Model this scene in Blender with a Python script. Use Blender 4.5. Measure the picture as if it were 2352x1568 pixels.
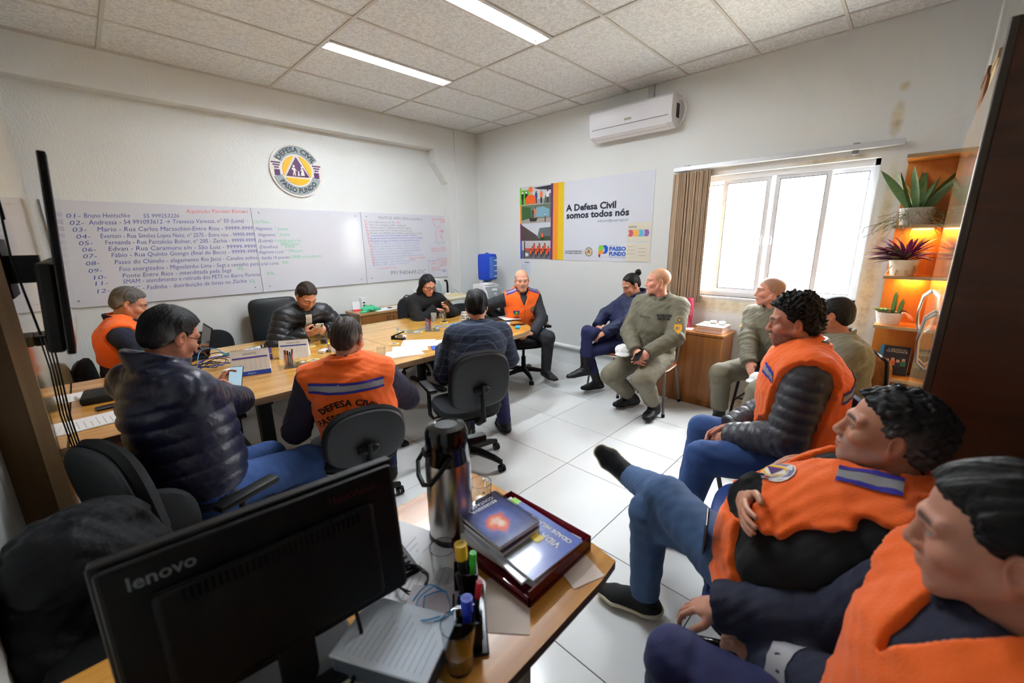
import bpy, bmesh, math, random
import numpy as np
from mathutils import Vector, Matrix, Euler

random.seed(7)
for o in list(bpy.data.objects):
    bpy.data.objects.remove(o, do_unlink=True)
SC = bpy.context.scene
COL = SC.collection
PI = math.pi

# ------------------------------------------------------------------ camera
F_PX, YAW, PIT, ROL = 939.87, math.radians(44.157), math.radians(-13.780), math.radians(-0.7555)
CAM = Vector((-4.4561, -5.0398, 1.6485))
fwd = Vector((math.cos(PIT)*math.cos(YAW), math.cos(PIT)*math.sin(YAW), math.sin(PIT)))
rt0 = Vector((math.sin(YAW), -math.cos(YAW), 0))
up0 = rt0.cross(fwd)
rt = math.cos(ROL)*rt0 + math.sin(ROL)*up0
upv = -math.sin(ROL)*rt0 + math.cos(ROL)*up0
cd = bpy.data.cameras.new('camera')
cam = bpy.data.objects.new('camera', cd)
COL.objects.link(cam)
cam.matrix_world = Matrix(((rt.x, upv.x, -fwd.x, CAM.x), (rt.y, upv.y, -fwd.y, CAM.y), (rt.z, upv.z, -fwd.z, CAM.z), (0, 0, 0, 1)))
cd.sensor_width = 36.0
cd.lens = F_PX*36.0/2352.0
cd.clip_start = 0.02
cd.dof.use_dof = True
cd.dof.focus_distance = 3.2
cd.dof.aperture_fstop = 2.2
SC.camera = cam

# ------------------------------------------------------------------ world, daylight, exposure
w = bpy.data.worlds.new('World'); SC.world = w; w.use_nodes = True
nt = w.node_tree
bg = nt.nodes['Background']
bg.inputs['Color'].default_value = (0.91, 0.955, 1.0, 1)
bg.inputs['Strength'].default_value = 19.0
SC.view_settings.view_transform = 'Standard'
SC.view_settings.look = 'None'
SC.view_settings.exposure = 1.55
SC.view_settings.gamma = 1.0
SC.view_settings.use_curve_mapping = False

# daylight arriving through the window opening: sampling portal for the sky
pl = bpy.data.lights.new('window_portal', 'AREA'); pl.shape = 'RECTANGLE'; pl.size = 1.3; pl.size_y = 1.2
pl.cycles.is_portal = True
po = bpy.data.objects.new('window_portal', pl); COL.objects.link(po)
po.location = (0.21, -4.1, 1.68); po.rotation_euler = (PI/2, 0, PI/2)

# ------------------------------------------------------------------ materials
MATS = {}
def srgb(r, g, b):
    f = lambda c: (c/255.0)/12.92 if c/255.0 <= 0.04045 else ((c/255.0+0.055)/1.055)**2.4
    return (f(r), f(g), f(b), 1.0)

def mat(name, col, rough=0.6, metal=0.0, spec=0.5, bump=0.0, bscale=60.0, var=0.0, vscale=4.0, trans=0.0, ior=1.45,
        emit=None, estr=0.0, alpha=1.0, sheen=0.0, coat=0.0, stretch=None, sss=0.0):
    if name in MATS: return MATS[name]
    m = bpy.data.materials.new(name); m.use_nodes = True
    n = m.node_tree; b = n.nodes['Principled BSDF']
    c = srgb(*col)
    b.inputs['Base Color'].default_value = c
    b.inputs['Roughness'].default_value = rough
    b.inputs['Metallic'].default_value = metal
    b.inputs['Specular IOR Level'].default_value = spec
    b.inputs['IOR'].default_value = ior
    b.inputs['Transmission Weight'].default_value = trans
    b.inputs['Alpha'].default_value = alpha
    if sheen: b.inputs['Sheen Weight'].default_value = sheen
    if coat: b.inputs['Coat Weight'].default_value = coat; b.inputs['Coat Roughness'].default_value = 0.08
    if sss:
        b.inputs['Subsurface Weight'].default_value = sss
        b.inputs['Subsurface Radius'].default_value = (0.012, 0.005, 0.003)
        b.inputs['Subsurface Scale'].default_value = 0.6
    if emit is not None:
        b.inputs['Emission Color'].default_value = srgb(*emit); b.inputs['Emission Strength'].default_value = estr
    if bump or var:
        tc = n.nodes.new('ShaderNodeTexCoord')
        src = tc.outputs['Object']
        if stretch:
            mp = n.nodes.new('ShaderNodeMapping'); mp.inputs['Scale'].default_value = stretch
            n.links.new(src, mp.inputs['Vector']); src = mp.outputs['Vector']
        if bump:
            t = n.nodes.new('ShaderNodeTexNoise'); t.inputs['Scale'].default_value = bscale; t.inputs['Detail'].default_value = 4
            n.links.new(src, t.inputs['Vector'])
            bp = n.nodes.new('ShaderNodeBump'); bp.inputs['Strength'].default_value = bump; bp.inputs['Distance'].default_value = 0.01
            n.links.new(t.outputs['Fac'], bp.inputs['Height']); n.links.new(bp.outputs['Normal'], b.inputs['Normal'])
        if var:
            t = n.nodes.new('ShaderNodeTexNoise'); t.inputs['Scale'].default_value = vscale; t.inputs['Detail'].default_value = 3
            n.links.new(src, t.inputs['Vector'])
            mx = n.nodes.new('ShaderNodeMix'); mx.data_type = 'RGBA'
            mx.inputs[6].default_value = tuple(min(1, k*(1-var)) for k in c[:3])+(1,)
            mx.inputs[7].default_value = tuple(min(1, k*(1+var)) for k in c[:3])+(1,)
            n.links.new(t.outputs['Fac'], mx.inputs['Factor']); n.links.new(mx.outputs[2], b.inputs['Base Color'])
    MATS[name] = m
    return m

def wood(name, dark, light, scale=3.0, axis='X', rough=0.35, coat=0.0, coarse=9.0):
    """wood veneer with grain running along one axis"""
    if name in MATS: return MATS[name]
    m = bpy.data.materials.new(name); m.use_nodes = True
    n = m.node_tree; b = n.nodes['Principled BSDF']
    tc = n.nodes.new('ShaderNodeTexCoord'); mp = n.nodes.new('ShaderNodeMapping')
    sc = {'X': (0.35, coarse, coarse), 'Y': (coarse, 0.35, coarse), 'Z': (coarse, coarse, 0.35)}[axis]
    mp.inputs['Scale'].default_value = sc
    n.links.new(tc.outputs['Object'], mp.inputs['Vector'])
    t = n.nodes.new('ShaderNodeTexNoise'); t.inputs['Scale'].default_value = scale; t.inputs['Detail'].default_value = 6; t.inputs['Distortion'].default_value = 0.6
    n.links.new(mp.outputs['Vector'], t.inputs['Vector'])
    r = n.nodes.new('ShaderNodeValToRGB')
    r.color_ramp.elements[0].position = 0.3; r.color_ramp.elements[0].color = srgb(*dark)
    r.color_ramp.elements[1].position = 0.7; r.color_ramp.elements[1].color = srgb(*light)
    n.links.new(t.outputs['Fac'], r.inputs['Fac']); n.links.new(r.outputs['Color'], b.inputs['Base Color'])
    b.inputs['Roughness'].default_value = rough
    if coat: b.inputs['Coat Weight'].default_value = coat; b.inputs['Coat Roughness'].default_value = 0.06
    MATS[name] = m
    return m

def attr_mat(name, rough=0.5, sss=0.0, bump=0.0, bscale=200.0, spec=0.4, stretch=None):
    """colour from the mesh's own colour attribute (skin, print)"""
    if name in MATS: return MATS[name]
    m = bpy.data.materials.new(name); m.use_nodes = True
    n = m.node_tree; b = n.nodes['Principled BSDF']
    a = n.nodes.new('ShaderNodeAttribute'); a.attribute_name = 'Col'
    n.links.new(a.outputs['Color'], b.inputs['Base Color'])
    b.inputs['Roughness'].default_value = rough; b.inputs['Specular IOR Level'].default_value = spec
    if sss:
        b.inputs['Subsurface Weight'].default_value = sss
        b.inputs['Subsurface Radius'].default_value = (0.010, 0.004, 0.0025); b.inputs['Subsurface Scale'].default_value = 0.5
    if bump:
        tc = n.nodes.new('ShaderNodeTexCoord'); src = tc.outputs['Object']
        if stretch:
            mp = n.nodes.new('ShaderNodeMapping'); mp.inputs['Scale'].default_value = stretch
            n.links.new(src, mp.inputs['Vector']); src = mp.outputs['Vector']
        t = n.nodes.new('ShaderNodeTexNoise'); t.inputs['Scale'].default_value = bscale; t.inputs['Detail'].default_value = 3
        n.links.new(src, t.inputs['Vector'])
        bp = n.nodes.new('ShaderNodeBump'); bp.inputs['Strength'].default_value = bump; bp.inputs['Distance'].default_value = 0.004
        n.links.new(t.outputs['Fac'], bp.inputs['Height']); n.links.new(bp.outputs['Normal'], b.inputs['Normal'])
    MATS[name] = m
    return m

# ------------------------------------------------------------------ object helpers
def link(o, parent=None):
    COL.objects.link(o)
    if parent is not None: o.parent = parent
    return o

def tag(o, label=None, cat=None, group=None, kind=None):
    if label: o['label'] = label
    if cat: o['category'] = cat
    if group: o['group'] = group
    if kind: o['kind'] = kind
    return o

def empty(name, loc=(0, 0, 0), rz=0.0, label=None, cat=None, group=None):
    o = bpy.data.objects.new(name, None); o.empty_display_size = 0.05
    COL.objects.link(o); o.location = loc; o.rotation_euler = (0, 0, rz)
    return tag(o, label, cat, group)

def copy_tree(o, parent=None):
    c = o.copy(); COL.objects.link(c); c.parent = parent
    for ch in list(o.children): copy_tree(ch, c)
    return c

def basis(axis):
    a = Vector(axis).normalized()
    t = Vector((0, 0, 1)) if abs(a.z) < 0.95 else Vector((1, 0, 0))
    u = t.cross(a).normalized(); v = a.cross(u)
    return u, v, a

class MB:
    """collects shapes; build() links them as ONE mesh object"""
    def __init__(s): s.v = []; s.f = []; s.m = []; s.mi = 0
    def add(s, vs, fs):
        o = len(s.v); s.v += [tuple(v) for v in vs]
        for f in fs: s.f.append(tuple(i+o for i in f)); s.m.append(s.mi)
        return s
    def box(s, c, size, rot=None, bev=0.0, seg=2):
        hx, hy, hz = size[0]/2, size[1]/2, size[2]/2
        if bev > 0:
            bm = bmesh.new(); bmesh.ops.create_cube(bm, size=1.0)
            for v in bm.verts: v.co = Vector((v.co.x*size[0], v.co.y*size[1], v.co.z*size[2]))
            bmesh.ops.bevel(bm, geom=list(bm.edges), offset=min(bev, hx*0.98, hy*0.98, hz*0.98), segments=seg, profile=0.5, affect='EDGES')
            bm.verts.index_update()
            vs = [v.co.copy() for v in bm.verts]; fs = [[v.index for v in f.verts] for f in bm.faces]; bm.free()
        else:
            vs = [Vector((x*hx, y*hy, z*hz)) for x in (-1, 1) for y in (-1, 1) for z in (-1, 1)]
            fs = [(0, 1, 3, 2), (4, 6, 7, 5), (0, 4, 5, 1), (2, 3, 7, 6), (0, 2, 6, 4), (1, 5, 7, 3)]
        if rot is not None:
            R = rot if isinstance(rot, Matrix) else Euler(rot).to_matrix()
            vs = [R @ v for v in vs]
        c = Vector(c)
        return s.add([v+c for v in vs], fs)
    def bx(s, x0, x1, y0, y1, z0, z1, bev=0.0, seg=2):
        return s.box(((x0+x1)/2, (y0+y1)/2, (z0+z1)/2), (abs(x1-x0), abs(y1-y0), abs(z1-z0)), None, bev, seg)
    def cyl(s, p0, p1, r0, r1=None, n=16, cap=True):
        r1 = r0 if r1 is None else r1
        p0 = Vector(p0); p1 = Vector(p1); u, v, a = basis(p1-p0)
        vs = []
        for p, r in ((p0, r0), (p1, r1)):
            for i in range(n):
                t = 2*PI*i/n; vs.append(p+u*math.cos(t)*r+v*math.sin(t)*r)
        fs = [(i, (i+1) % n, n+(i+1) % n, n+i) for i in range(n)]
        if cap: fs += [tuple(range(n-1, -1, -1)), tuple(range(n, 2*n))]
        return s.add(vs, fs)
    def tube(s, pts, r, n=8, closed=False, cap=True):
        pts = [Vector(p) for p in pts]; k = len(pts)
        rs = r if isinstance(r, (list, tuple)) else [r]*k
        vs = []; prev = None
        for i, p in enumerate(pts):
            if closed: t = pts[(i+1) % k]-pts[i-1]
            else: t = pts[min(i+1, k-1)]-pts[max(i-1, 0)]
            if t.length < 1e-9: t = Vector((0, 0, 1))
            t.normalize()
            if prev is None: u, v, _ = basis(t)
            else:
                u = prev-t*prev.dot(t)
                u = u.normalized() if u.length > 1e-6 else basis(t)[0]
                v = t.cross(u)
            prev = u
            for j in range(n):
                a = 2*PI*j/n; vs.append(p+(u*math.cos(a)+v*math.sin(a))*rs[i])
        fs = []
        for i in range(k if closed else k-1):
            for j in range(n):
                a = i*n; b = ((i+1) % k)*n
                fs.append((a+j, a+(j+1) % n, b+(j+1) % n, b+j))
        if cap and not closed: fs += [tuple(range(n-1, -1, -1)), tuple(range((k-1)*n, k*n))]
        return s.add(vs, fs)
    def lathe(s, prof, c=(0, 0, 0), n=24, axis=(0, 0, 1), flute=0.0, nf=8):
        u, v, a = basis(axis); c = Vector(c); vs = []; k = len(prof)
        for r, z in prof:
            for j in range(n):
                t = 2*PI*j/n; rr = r*(1+flute*math.cos(nf*t))
                vs.append(c+(u*math.cos(t)+v*math.sin(t))*rr+a*z)
        fs = []
        for i in range(k-1):
            for j in range(n): fs.append((i*n+j, i*n+(j+1) % n, (i+1)*n+(j+1) % n, (i+1)*n+j))
        if prof[0][0] > 1e-5: fs.append(tuple(range(n-1, -1, -1)))
        if prof[-1][0] > 1e-5: fs.append(tuple(range((k-1)*n, k*n)))
        return s.add(vs, fs)
    def prism(s, poly, o, u, v, d):
        """polygon (2D) in the plane o+u,v extruded by vector d"""
        o = Vector(o); u = Vector(u); v = Vector(v); d = Vector(d); k = len(poly)
        a = [o+u*x+v*y for x, y in poly]
        vs = a+[p+d for p in a]
        fs = [tuple(range(k-1, -1, -1)), tuple(range(k, 2*k))]+[(i, (i+1) % k, k+(i+1) % k, k+i) for i in range(k)]
        return s.add(vs, fs)
    def sphere(s, c, r, n=16, m=10, sc=(1, 1, 1)):
        c = Vector(c); prof = []
        for i in range(m+1):
            t = -PI/2+PI*i/m; prof.append((max(math.cos(t)*r, 1e-6), math.sin(t)*r))
        vs = []; 
        for rr, z in prof:
            for j in range(n):
                t = 2*PI*j/n; vs.append(c+Vector((math.cos(t)*rr*sc[0], math.sin(t)*rr*sc[1], z*sc[2])))
        fs = []
        for i in range(m):
            for j in range(n): fs.append((i*n+j, i*n+(j+1) % n, (i+1)*n+(j+1) % n, (i+1)*n+j))
        return s.add(vs, fs)
    def torus(s, c, R, r, axis=(0, 0, 1), n=24, m=8, a0=0, a1=2*PI):
        u, v, a = basis(axis); c = Vector(c)
        full = abs(a1-a0-2*PI) < 1e-6
        k = n if full else n+1
        pts = [c+(u*math.cos(a0+(a1-a0)*i/n)+v*math.sin(a0+(a1-a0)*i/n))*R for i in range(k)]
        return s.tube(pts, r, m, closed=full)
    def build(s, name, mats, parent=None, smooth=False, loc=None):
        me = bpy.data.meshes.new(name)
        me.from_pydata(s.v, [], s.f)
        if not isinstance(mats, (list, tuple)): mats = [mats]
        for m in mats: me.materials.append(m)
        if len(mats) > 1: me.polygons.foreach_set('material_index', s.m)
        bm = bmesh.new(); bm.from_mesh(me); bmesh.ops.recalc_face_normals(bm, faces=bm.faces); bm.to_mesh(me); bm.free()
        if smooth:
            me.polygons.foreach_set('use_smooth', [True]*len(me.polygons))
            try: me.set_sharp_from_angle(angle=math.radians(40))
            except Exception: pass
        me.update()
        o = bpy.data.objects.new(name, me); link(o, parent)
        if loc is not None: o.location = loc
        return o

_TXT = {}
def text_geo(txt, size=0.1, bold=0.0, align='CENTER', shear=0.0, space=1.0, thick=0.0):
    """verts (2D, centred vertically on the baseline) and faces of a line of lettering"""
    cu = bpy.data.curves.new('t', 'FONT'); cu.body = txt; cu.size = size; cu.align_x = align; cu.shear = shear
    cu.space_character = space; cu.offset = bold; cu.resolution_u = 2; cu.extrude = thick
    ob = bpy.data.objects.new('t', cu)
    me = ob.to_mesh()
    vs = [tuple(v.co) for v in me.vertices]; fs = [tuple(p.vertices) for p in me.polygons]
    ob.to_mesh_clear()
    bpy.data.objects.remove(ob); bpy.data.curves.remove(cu)
    return vs, fs

def text_on(name, txt, size, o, u, v, mat_, parent, bold=0.0, align='LEFT', lift=0.001, shear=0.0, space=1.0, width=None):
    """flat lettering in the plane through o spanned by u (reading direction) and v (up)"""
    vs, fs = text_geo(txt, size, bold, align, shear, space)
    if not vs: return None
    o = Vector(o); u = Vector(u).normalized(); v = Vector(v).normalized(); nrm = u.cross(v)
    k = 1.0
    if width:
        w0 = max(p[0] for p in vs)-min(p[0] for p in vs); k = width/max(w0, 1e-6)
    m = MB(); m.add([o+u*(x*k)+v*y+nrm*lift for x, y, z in vs], fs)
    return m.build(name, mat_, parent)
# ================================================================== the setting
HC = 3.1956            # ceiling height
XW, YW = -4.79, -5.62  # the two walls at the photographer's side
RY = 0.15              # whiteboard wall is recessed behind beam and pillar

def wall_material(name, stains=False, rough_bump=0.5):
    m = bpy.data.materials.new(name); m.use_nodes = True
    n = m.node_tree; b = n.nodes['Principled BSDF']; L = n.links.new
    tc = n.nodes.new('ShaderNodeTexCoord')
    t = n.nodes.new('ShaderNodeTexNoise'); t.inputs['Scale'].default_value = 55; t.inputs['Detail'].default_value = 3
    mp = n.nodes.new('ShaderNodeMapping'); mp.inputs['Scale'].default_value = (1.6, 1.6, 0.7); mp.inputs['Rotation'].default_value = (0.5, 0.5, 0)
    L(tc.outputs['Object'], mp.inputs['Vector']); L(mp.outputs['Vector'], t.inputs['Vector'])
    bp = n.nodes.new('ShaderNodeBump'); bp.inputs['Strength'].default_value = rough_bump; bp.inputs['Distance'].default_value = 0.006
    L(t.outputs['Fac'], bp.inputs['Height']); L(bp.outputs['Normal'], b.inputs['Normal'])
    b.inputs['Roughness'].default_value = 0.55
    base = srgb(224, 227, 225)
    b.inputs['Base Color'].default_value = base
    if stains:
        # damp stains and peeling paint beside and above the window (by place on the wall)
        ge = n.nodes.new('ShaderNodeSeparateXYZ'); L(tc.outputs['Object'], ge.inputs['Vector'])
        def blob(cy, cz, sy, sz):
            y = n.nodes.new('ShaderNodeMath'); y.operation = 'SUBTRACT'; L(ge.outputs['Y'], y.inputs[0]); y.inputs[1].default_value = cy
            z = n.nodes.new('ShaderNodeMath'); z.operation = 'SUBTRACT'; L(ge.outputs['Z'], z.inputs[0]); z.inputs[1].default_value = cz
            y2 = n.nodes.new('ShaderNodeMath'); y2.operation = 'DIVIDE'; L(y.outputs[0], y2.inputs[0]); y2.inputs[1].default_value = sy
            z2 = n.nodes.new('ShaderNodeMath'); z2.operation = 'DIVIDE'; L(z.outputs[0], z2.inputs[0]); z2.inputs[1].default_value = sz
            c = n.nodes.new('ShaderNodeCombineXYZ'); L(y2.outputs[0], c.inputs[0]); L(z2.outputs[0], c.inputs[1])
            ln = n.nodes.new('ShaderNodeVectorMath'); ln.operation = 'LENGTH'; L(c.outputs[0], ln.inputs[0])
            r = n.nodes.new('ShaderNodeMapRange'); r.inputs['From Min'].default_value = 1.0; r.inputs['From Max'].default_value = 0.3
            L(ln.outputs['Value'], r.inputs['Value'])
            return r.outputs['Result']
        blobs = [blob(-4.80, 1.2, .07, .60), blob(-4.82, 1.75, .05, .55), blob(-4.78, 2.5, .05, .15), blob(-4.79, 2.72, .04, .04), blob(-4.4, 2.265, .36, .022),
                 blob(-3.7, .98, .45, .10), blob(-4.73, .72, .16, .22)]
        acc = blobs[0]
        for k in blobs[1:]:
            mx = n.nodes.new('ShaderNodeMath'); mx.operation = 'MAXIMUM'; L(acc, mx.inputs[0]); L(k, mx.inputs[1]); acc = mx.outputs[0]
        nz = n.nodes.new('ShaderNodeTexNoise'); nz.inputs['Scale'].default_value = 11; nz.inputs['Detail'].default_value = 6; nz.inputs['Roughness'].default_value = .65
        L(tc.outputs['Object'], nz.inputs['Vector'])
        mr = n.nodes.new('ShaderNodeMapRange'); mr.inputs['From Min'].default_value = .45; mr.inputs['From Max'].default_value = .62
        L(nz.outputs['Fac'], mr.inputs['Value'])
        ml = n.nodes.new('ShaderNodeMath'); ml.operation = 'MULTIPLY'; L(acc, ml.inputs[0]); L(mr.outputs['Result'], ml.inputs[1])
        m1 = n.nodes.new('ShaderNodeMix'); m1.data_type = 'RGBA'; m1.inputs[6].default_value = base; m1.inputs[7].default_value = srgb(216, 206, 178)
        L(acc, m1.inputs['Factor'])
        m2 = n.nodes.new('ShaderNodeMix'); m2.data_type = 'RGBA'; m2.inputs[7].default_value = srgb(150, 134, 104)
        L(m1.outputs[2], m2.inputs[6]); 
        m3 = n.nodes.new('ShaderNodeMath'); m3.operation = 'MULTIPLY'; m3.inputs[1].default_value = .5; L(ml.outputs[0], m3.inputs[0])
        L(m3.outputs[0], m2.inputs['Factor']); L(m2.outputs[2], b.inputs['Base Color'])
    MATS[name] = m
    return m

M_wall = wall_material('wall_paint', False, .55)
M_wall2 = wall_material('wall_paint_stained', True, .30)
M_white = mat('white_plastic', (238, 239, 240), .35)
M_grout = mat('grout', (52, 46, 58), .8)
M_tile = mat('floor_tile_glaze', (232, 234, 233), .16, var=.03, vscale=1.5, spec=.5)
M_tbar = mat('ceiling_bar', (205, 203, 196), .5)
M_black = mat('black_plastic', (13, 13, 15), .45, spec=.3)
M_blackgloss = mat('black_gloss', (10, 10, 11), .16)
M_chrome = mat('chrome', (205, 205, 208), .18, metal=1.0)
M_alu = mat('aluminium', (212, 214, 218), .35, metal=.55)

def struct(o): o['kind'] = 'structure'; return o

# floor: grout bed with every tile a piece of its own
fl = struct(MB().bx(XW-.1, .1, YW-.1, .2, -.08, -.003).build('floor', M_grout))
TS = .595
tile_cache = {}
def cuts(lo, hi, first, step):
    c = [first]
    while c[0]-step > lo: c.insert(0, c[0]-step)
    while c[-1]+step < hi: c.append(c[-1]+step)
    c = [v for v in c if lo+.02 < v < hi-.02]
    return [lo]+c+[hi]
fx = cuts(XW, 0, -.969, TS); fy = cuts(YW, RY, -2.185, TS)
for i in range(len(fx)-1):
    for j in range(len(fy)-1):
        sx = round(fx[i+1]-fx[i]-.004, 4); sy = round(fy[j+1]-fy[j]-.004, 4)
        key = (sx, sy)
        if key not in tile_cache:
            t = MB().box((0, 0, -.003), (sx, sy, .006), None, .0012, 1).build('tile', M_tile, fl); tile_cache[key] = t.data
        else: t = link(bpy.data.objects.new('tile', tile_cache[key]), fl)
        t.location = ((fx[i]+fx[i+1])/2, (fy[j]+fy[j+1])/2, 0)

# ceiling: plain slab above, T-bars and lay-in panels
def panel_material():
    m = bpy.data.materials.new('ceiling_panel'); m.use_nodes = True
    n = m.node_tree; b = n.nodes['Principled BSDF']; L = n.links.new
    tc = n.nodes.new('ShaderNodeTexCoord')
    t = n.nodes.new('ShaderNodeTexNoise'); t.inputs['Scale'].default_value = 38; t.inputs['Detail'].default_value = 3; t.inputs['Distortion'].default_value = 1.2
    L(tc.outputs['Object'], t.inputs['Vector'])
    r = n.nodes.new('ShaderNodeValToRGB'); r.color_ramp.elements[0].position = .42; r.color_ramp.elements[0].color = srgb(210, 213, 212)
    r.color_ramp.elements[1].position = .56; r.color_ramp.elements[1].color = srgb(234, 237, 236)
    L(t.outputs['Fac'], r.inputs['Fac']); L(r.outputs['Color'], b.inputs['Base Color'])
    bp = n.nodes.new('ShaderNodeBump'); bp.inputs['Strength'].default_value = .4; bp.inputs['Distance'].default_value = .004
    L(t.outputs['Fac'], bp.inputs['Height']); L(bp.outputs['Normal'], b.inputs['Normal'])
    b.inputs['Roughness'].default_value = .45
    return m
M_panel = panel_material()
ce = struct(MB().bx(XW-.1, .1, YW-.1, .3, HC+.12, HC+.2).build('ceiling', M_wall))
cx = cuts(XW, 0, -.3012, 1.25); cy = cuts(YW, 0, -.6653, .625)
FIX = [(-2.80, -1.5512, -1.44, -1.2903), (-2.80, -1.5512, -2.70, -2.5403)]   # light fixtures: x0 x1 y0 y1
for xx in cx:
    w_ = .024
    MB().bx(xx-w_/2, xx+w_/2, YW, 0, HC, HC+.03).build('ceiling_bar', M_tbar, ce)
for i in range(len(cx)-1):
    for j in range(len(cy)-1):
        x0, x1, y0, y1 = cx[i], cx[i+1], cy[j], cy[j+1]
        fixt = [f for f in FIX if abs(f[3]-y1) < .03 and x0-.1 < f[0] < x1]
        MB().bx(x0+.012, x1-.012, y1-.011, y1+.011, HC, HC+.03).build('ceiling_bar', M_tbar, ce)
        if fixt:
            MB().bx(x0+.012, x1-.012, fixt[0][2]-.02, fixt[0][2], HC, HC+.03).build('ceiling_bar', M_tbar, ce)
            y1 = fixt[0][2]-.02
        MB().bx(x0+.013, x1-.013, y0+.012, y1-.012, HC+.007, HC+.019).build('panel', M_panel, ce)

# walls
wl = MB().bx(XW-.15, .15, RY, RY+.15, -.05, HC+.2)
wall_left = struct(wl.build('wall_left', M_wall))
# beam along the top, haunch and corner pillar standing proud of the recessed wall
beam = MB().prism([(XW, 2.905), (-.76, 2.905), (-.76, 2.72), (-.55, 2.46), (-.53, 0), (0, 0), (0, HC+.02), (XW, HC+.02)], (0, 0, 0), (1, 0, 0), (0, 0, 1), (0, RY+.02, 0))
struct(beam.build('trim_1', M_wall))
struct(MB().bx(-.415, 0, -.018, .02, 0, HC+.02).build('trim_2', M_wall))
# window wall with its opening
WY0, WY1, WZ0, WZ1 = -4.735, -3.235, 1.075, 2.245
wr = MB()
wr.bx(0, .2, WY1, RY+.1, -.05, HC+.2); wr.bx(0, .2, YW-.1, WY0, -.05, HC+.2)
wr.bx(0, .2, WY0, WY1, -.05, WZ0); wr.bx(0, .2, WY0, WY1, WZ1, HC+.2)
struct(wr.build('wall_right', M_wall2))
struct(MB().bx(XW-.15, .15, YW-.15, YW, -.05, HC+.2).build('wall_back', wood('back_panelling', (74, 62, 52), (92, 78, 66), 1.6, 'Z', .4)))  # unseen wall; dark wood tone added to reduce light bounced onto the foreground
struct(MB().bx(XW-.15, XW, YW, RY+.1, -.05, HC+.2).build('wall_side', M_wall))
struct(MB().bx(-.42, 0, YW, -5.185, 0, HC+.02).build('trim_3', M_wall))
# tile skirting on the window wall
for k, yy in enumerate(cuts(YW, RY, -2.185+.62, TS)[:-1]):
    pass
bb = struct(MB().bx(-.002, .005, YW, -.018, 0, .07).build('baseboard_right', M_grout))
ys = cuts(YW, -.018, -1.59, TS)
for a, b_ in zip(ys[:-1], ys[1:]):
    MB().bx(-.011, -.001, a+.0015, b_-.0015, .001, .072, .0015, 1).build('skirting_tile', M_tile, bb)
bb2 = struct(MB().bx(XW, -.53, RY-.005, RY+.002, 0, .07).build('baseboard_left', M_grout))
xs = cuts(XW, -.53, -.969, TS)
for a, b_ in zip(xs[:-1], xs[1:]):
    MB().bx(a+.0015, b_-.0015, RY-.011, RY-.001, .001, .072, .0015, 1).build('skirting_tile', M_tile, bb2)

# ------------------------------------------------------------------ window: frame, four sashes with panes
M_win = mat('window_frame_white', (226, 230, 236), .3)
M_seal = mat('window_seal', (28, 30, 36), .6)
def glass_material():
    m = bpy.data.materials.new('window_glass'); m.use_nodes = True
    n = m.node_tree; n.nodes.remove(n.nodes['Principled BSDF'])
    out = n.nodes['Material Output']
    tr = n.nodes.new('ShaderNodeBsdfTransparent'); gl = n.nodes.new('ShaderNodeBsdfGlossy'); gl.inputs['Roughness'].default_value = .02
    mx = n.nodes.new('ShaderNodeMixShader'); mx.inputs[0].default_value = .06
    n.links.new(tr.outputs[0], mx.inputs[1]); n.links.new(gl.outputs[0], mx.inputs[2]); n.links.new(mx.outputs[0], out.inputs['Surface'])
    return m
M_glass = glass_material()
win = struct(MB().bx(.055, .145, WY0, WY0+.035, WZ0, WZ1).bx(.055, .145, WY1-.035, WY1, WZ0, WZ1).bx(.055, .145, WY0, WY1, WZ1-.05, WZ1).bx(.055, .145, WY0, WY1, WZ0, WZ0+.045).build('window_1', M_win))
struct(MB().bx(-.012, .06, WY0-.02, WY1+.02, WZ0-.022, WZ0, .003, 1).build('trim_4', M_win))
def sash(y0, y1, x):
    z0, z1 = WZ0+.045, WZ1-.05
    s = MB().bx(x-.012, x+.012, y0, y0+.034, z0, z1).bx(x-.012, x+.012, y1-.034, y1, z0, z1).bx(x-.011, x+.011, y0, y1, z0, z0+.035).bx(x-.011, x+.011, y0, y1, z1-.03, z1).build('sash', M_win, win)
    k = .004
    MB().bx(x-.0125, x+.0125, y0+.034, y0+.034+k, z0+.035, z1-.03).bx(x-.0125, x+.0125, y1-.034-k, y1-.034, z0+.035, z1-.03).bx(x-.0125, x+.0125, y0+.034, y1-.034, z1-.03-k, z1-.03).bx(x-.0125, x+.0125, y0+.034, y1-.034, z0+.035, z0+.035+k).build('seal', M_seal, s)
    MB().bx(x-.002, x+.002, y0+.036, y1-.036, z0+.037, z1-.032).build('pane', M_glass, s)
    return s
sash(-3.61, -3.265, .125); s2 = sash(-3.985, -3.575, .085); s3 = sash(-4.43, -4.02, .085); sash(-4.705, -4.385, .125)
for s_, yy in ((s2, -3.97), (s3, -4.037)):
    MB().box((.064, yy, 1.62), (.02, .018, .075), None, .003, 1).build('latch', M_win, s_)
# white security grille outside
gr = struct(MB().bx(.24, .252, WY0-.05, WY1+.05, 1.055, 1.075).build('window_2', M_win))
for zz in (1.16, 1.40, 1.64, 1.88, 2.12): MB().cyl((.246, WY0-.05, zz), (.246, WY1+.05, zz), .006, n=6).build('bar', M_win, gr)
for k in range(9): MB().cyl((.246, WY0+.02+k*.183, 1.06), (.246, WY0+.02+k*.183, 2.3), .005, n=6).build('bar', M_win, gr)
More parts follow.
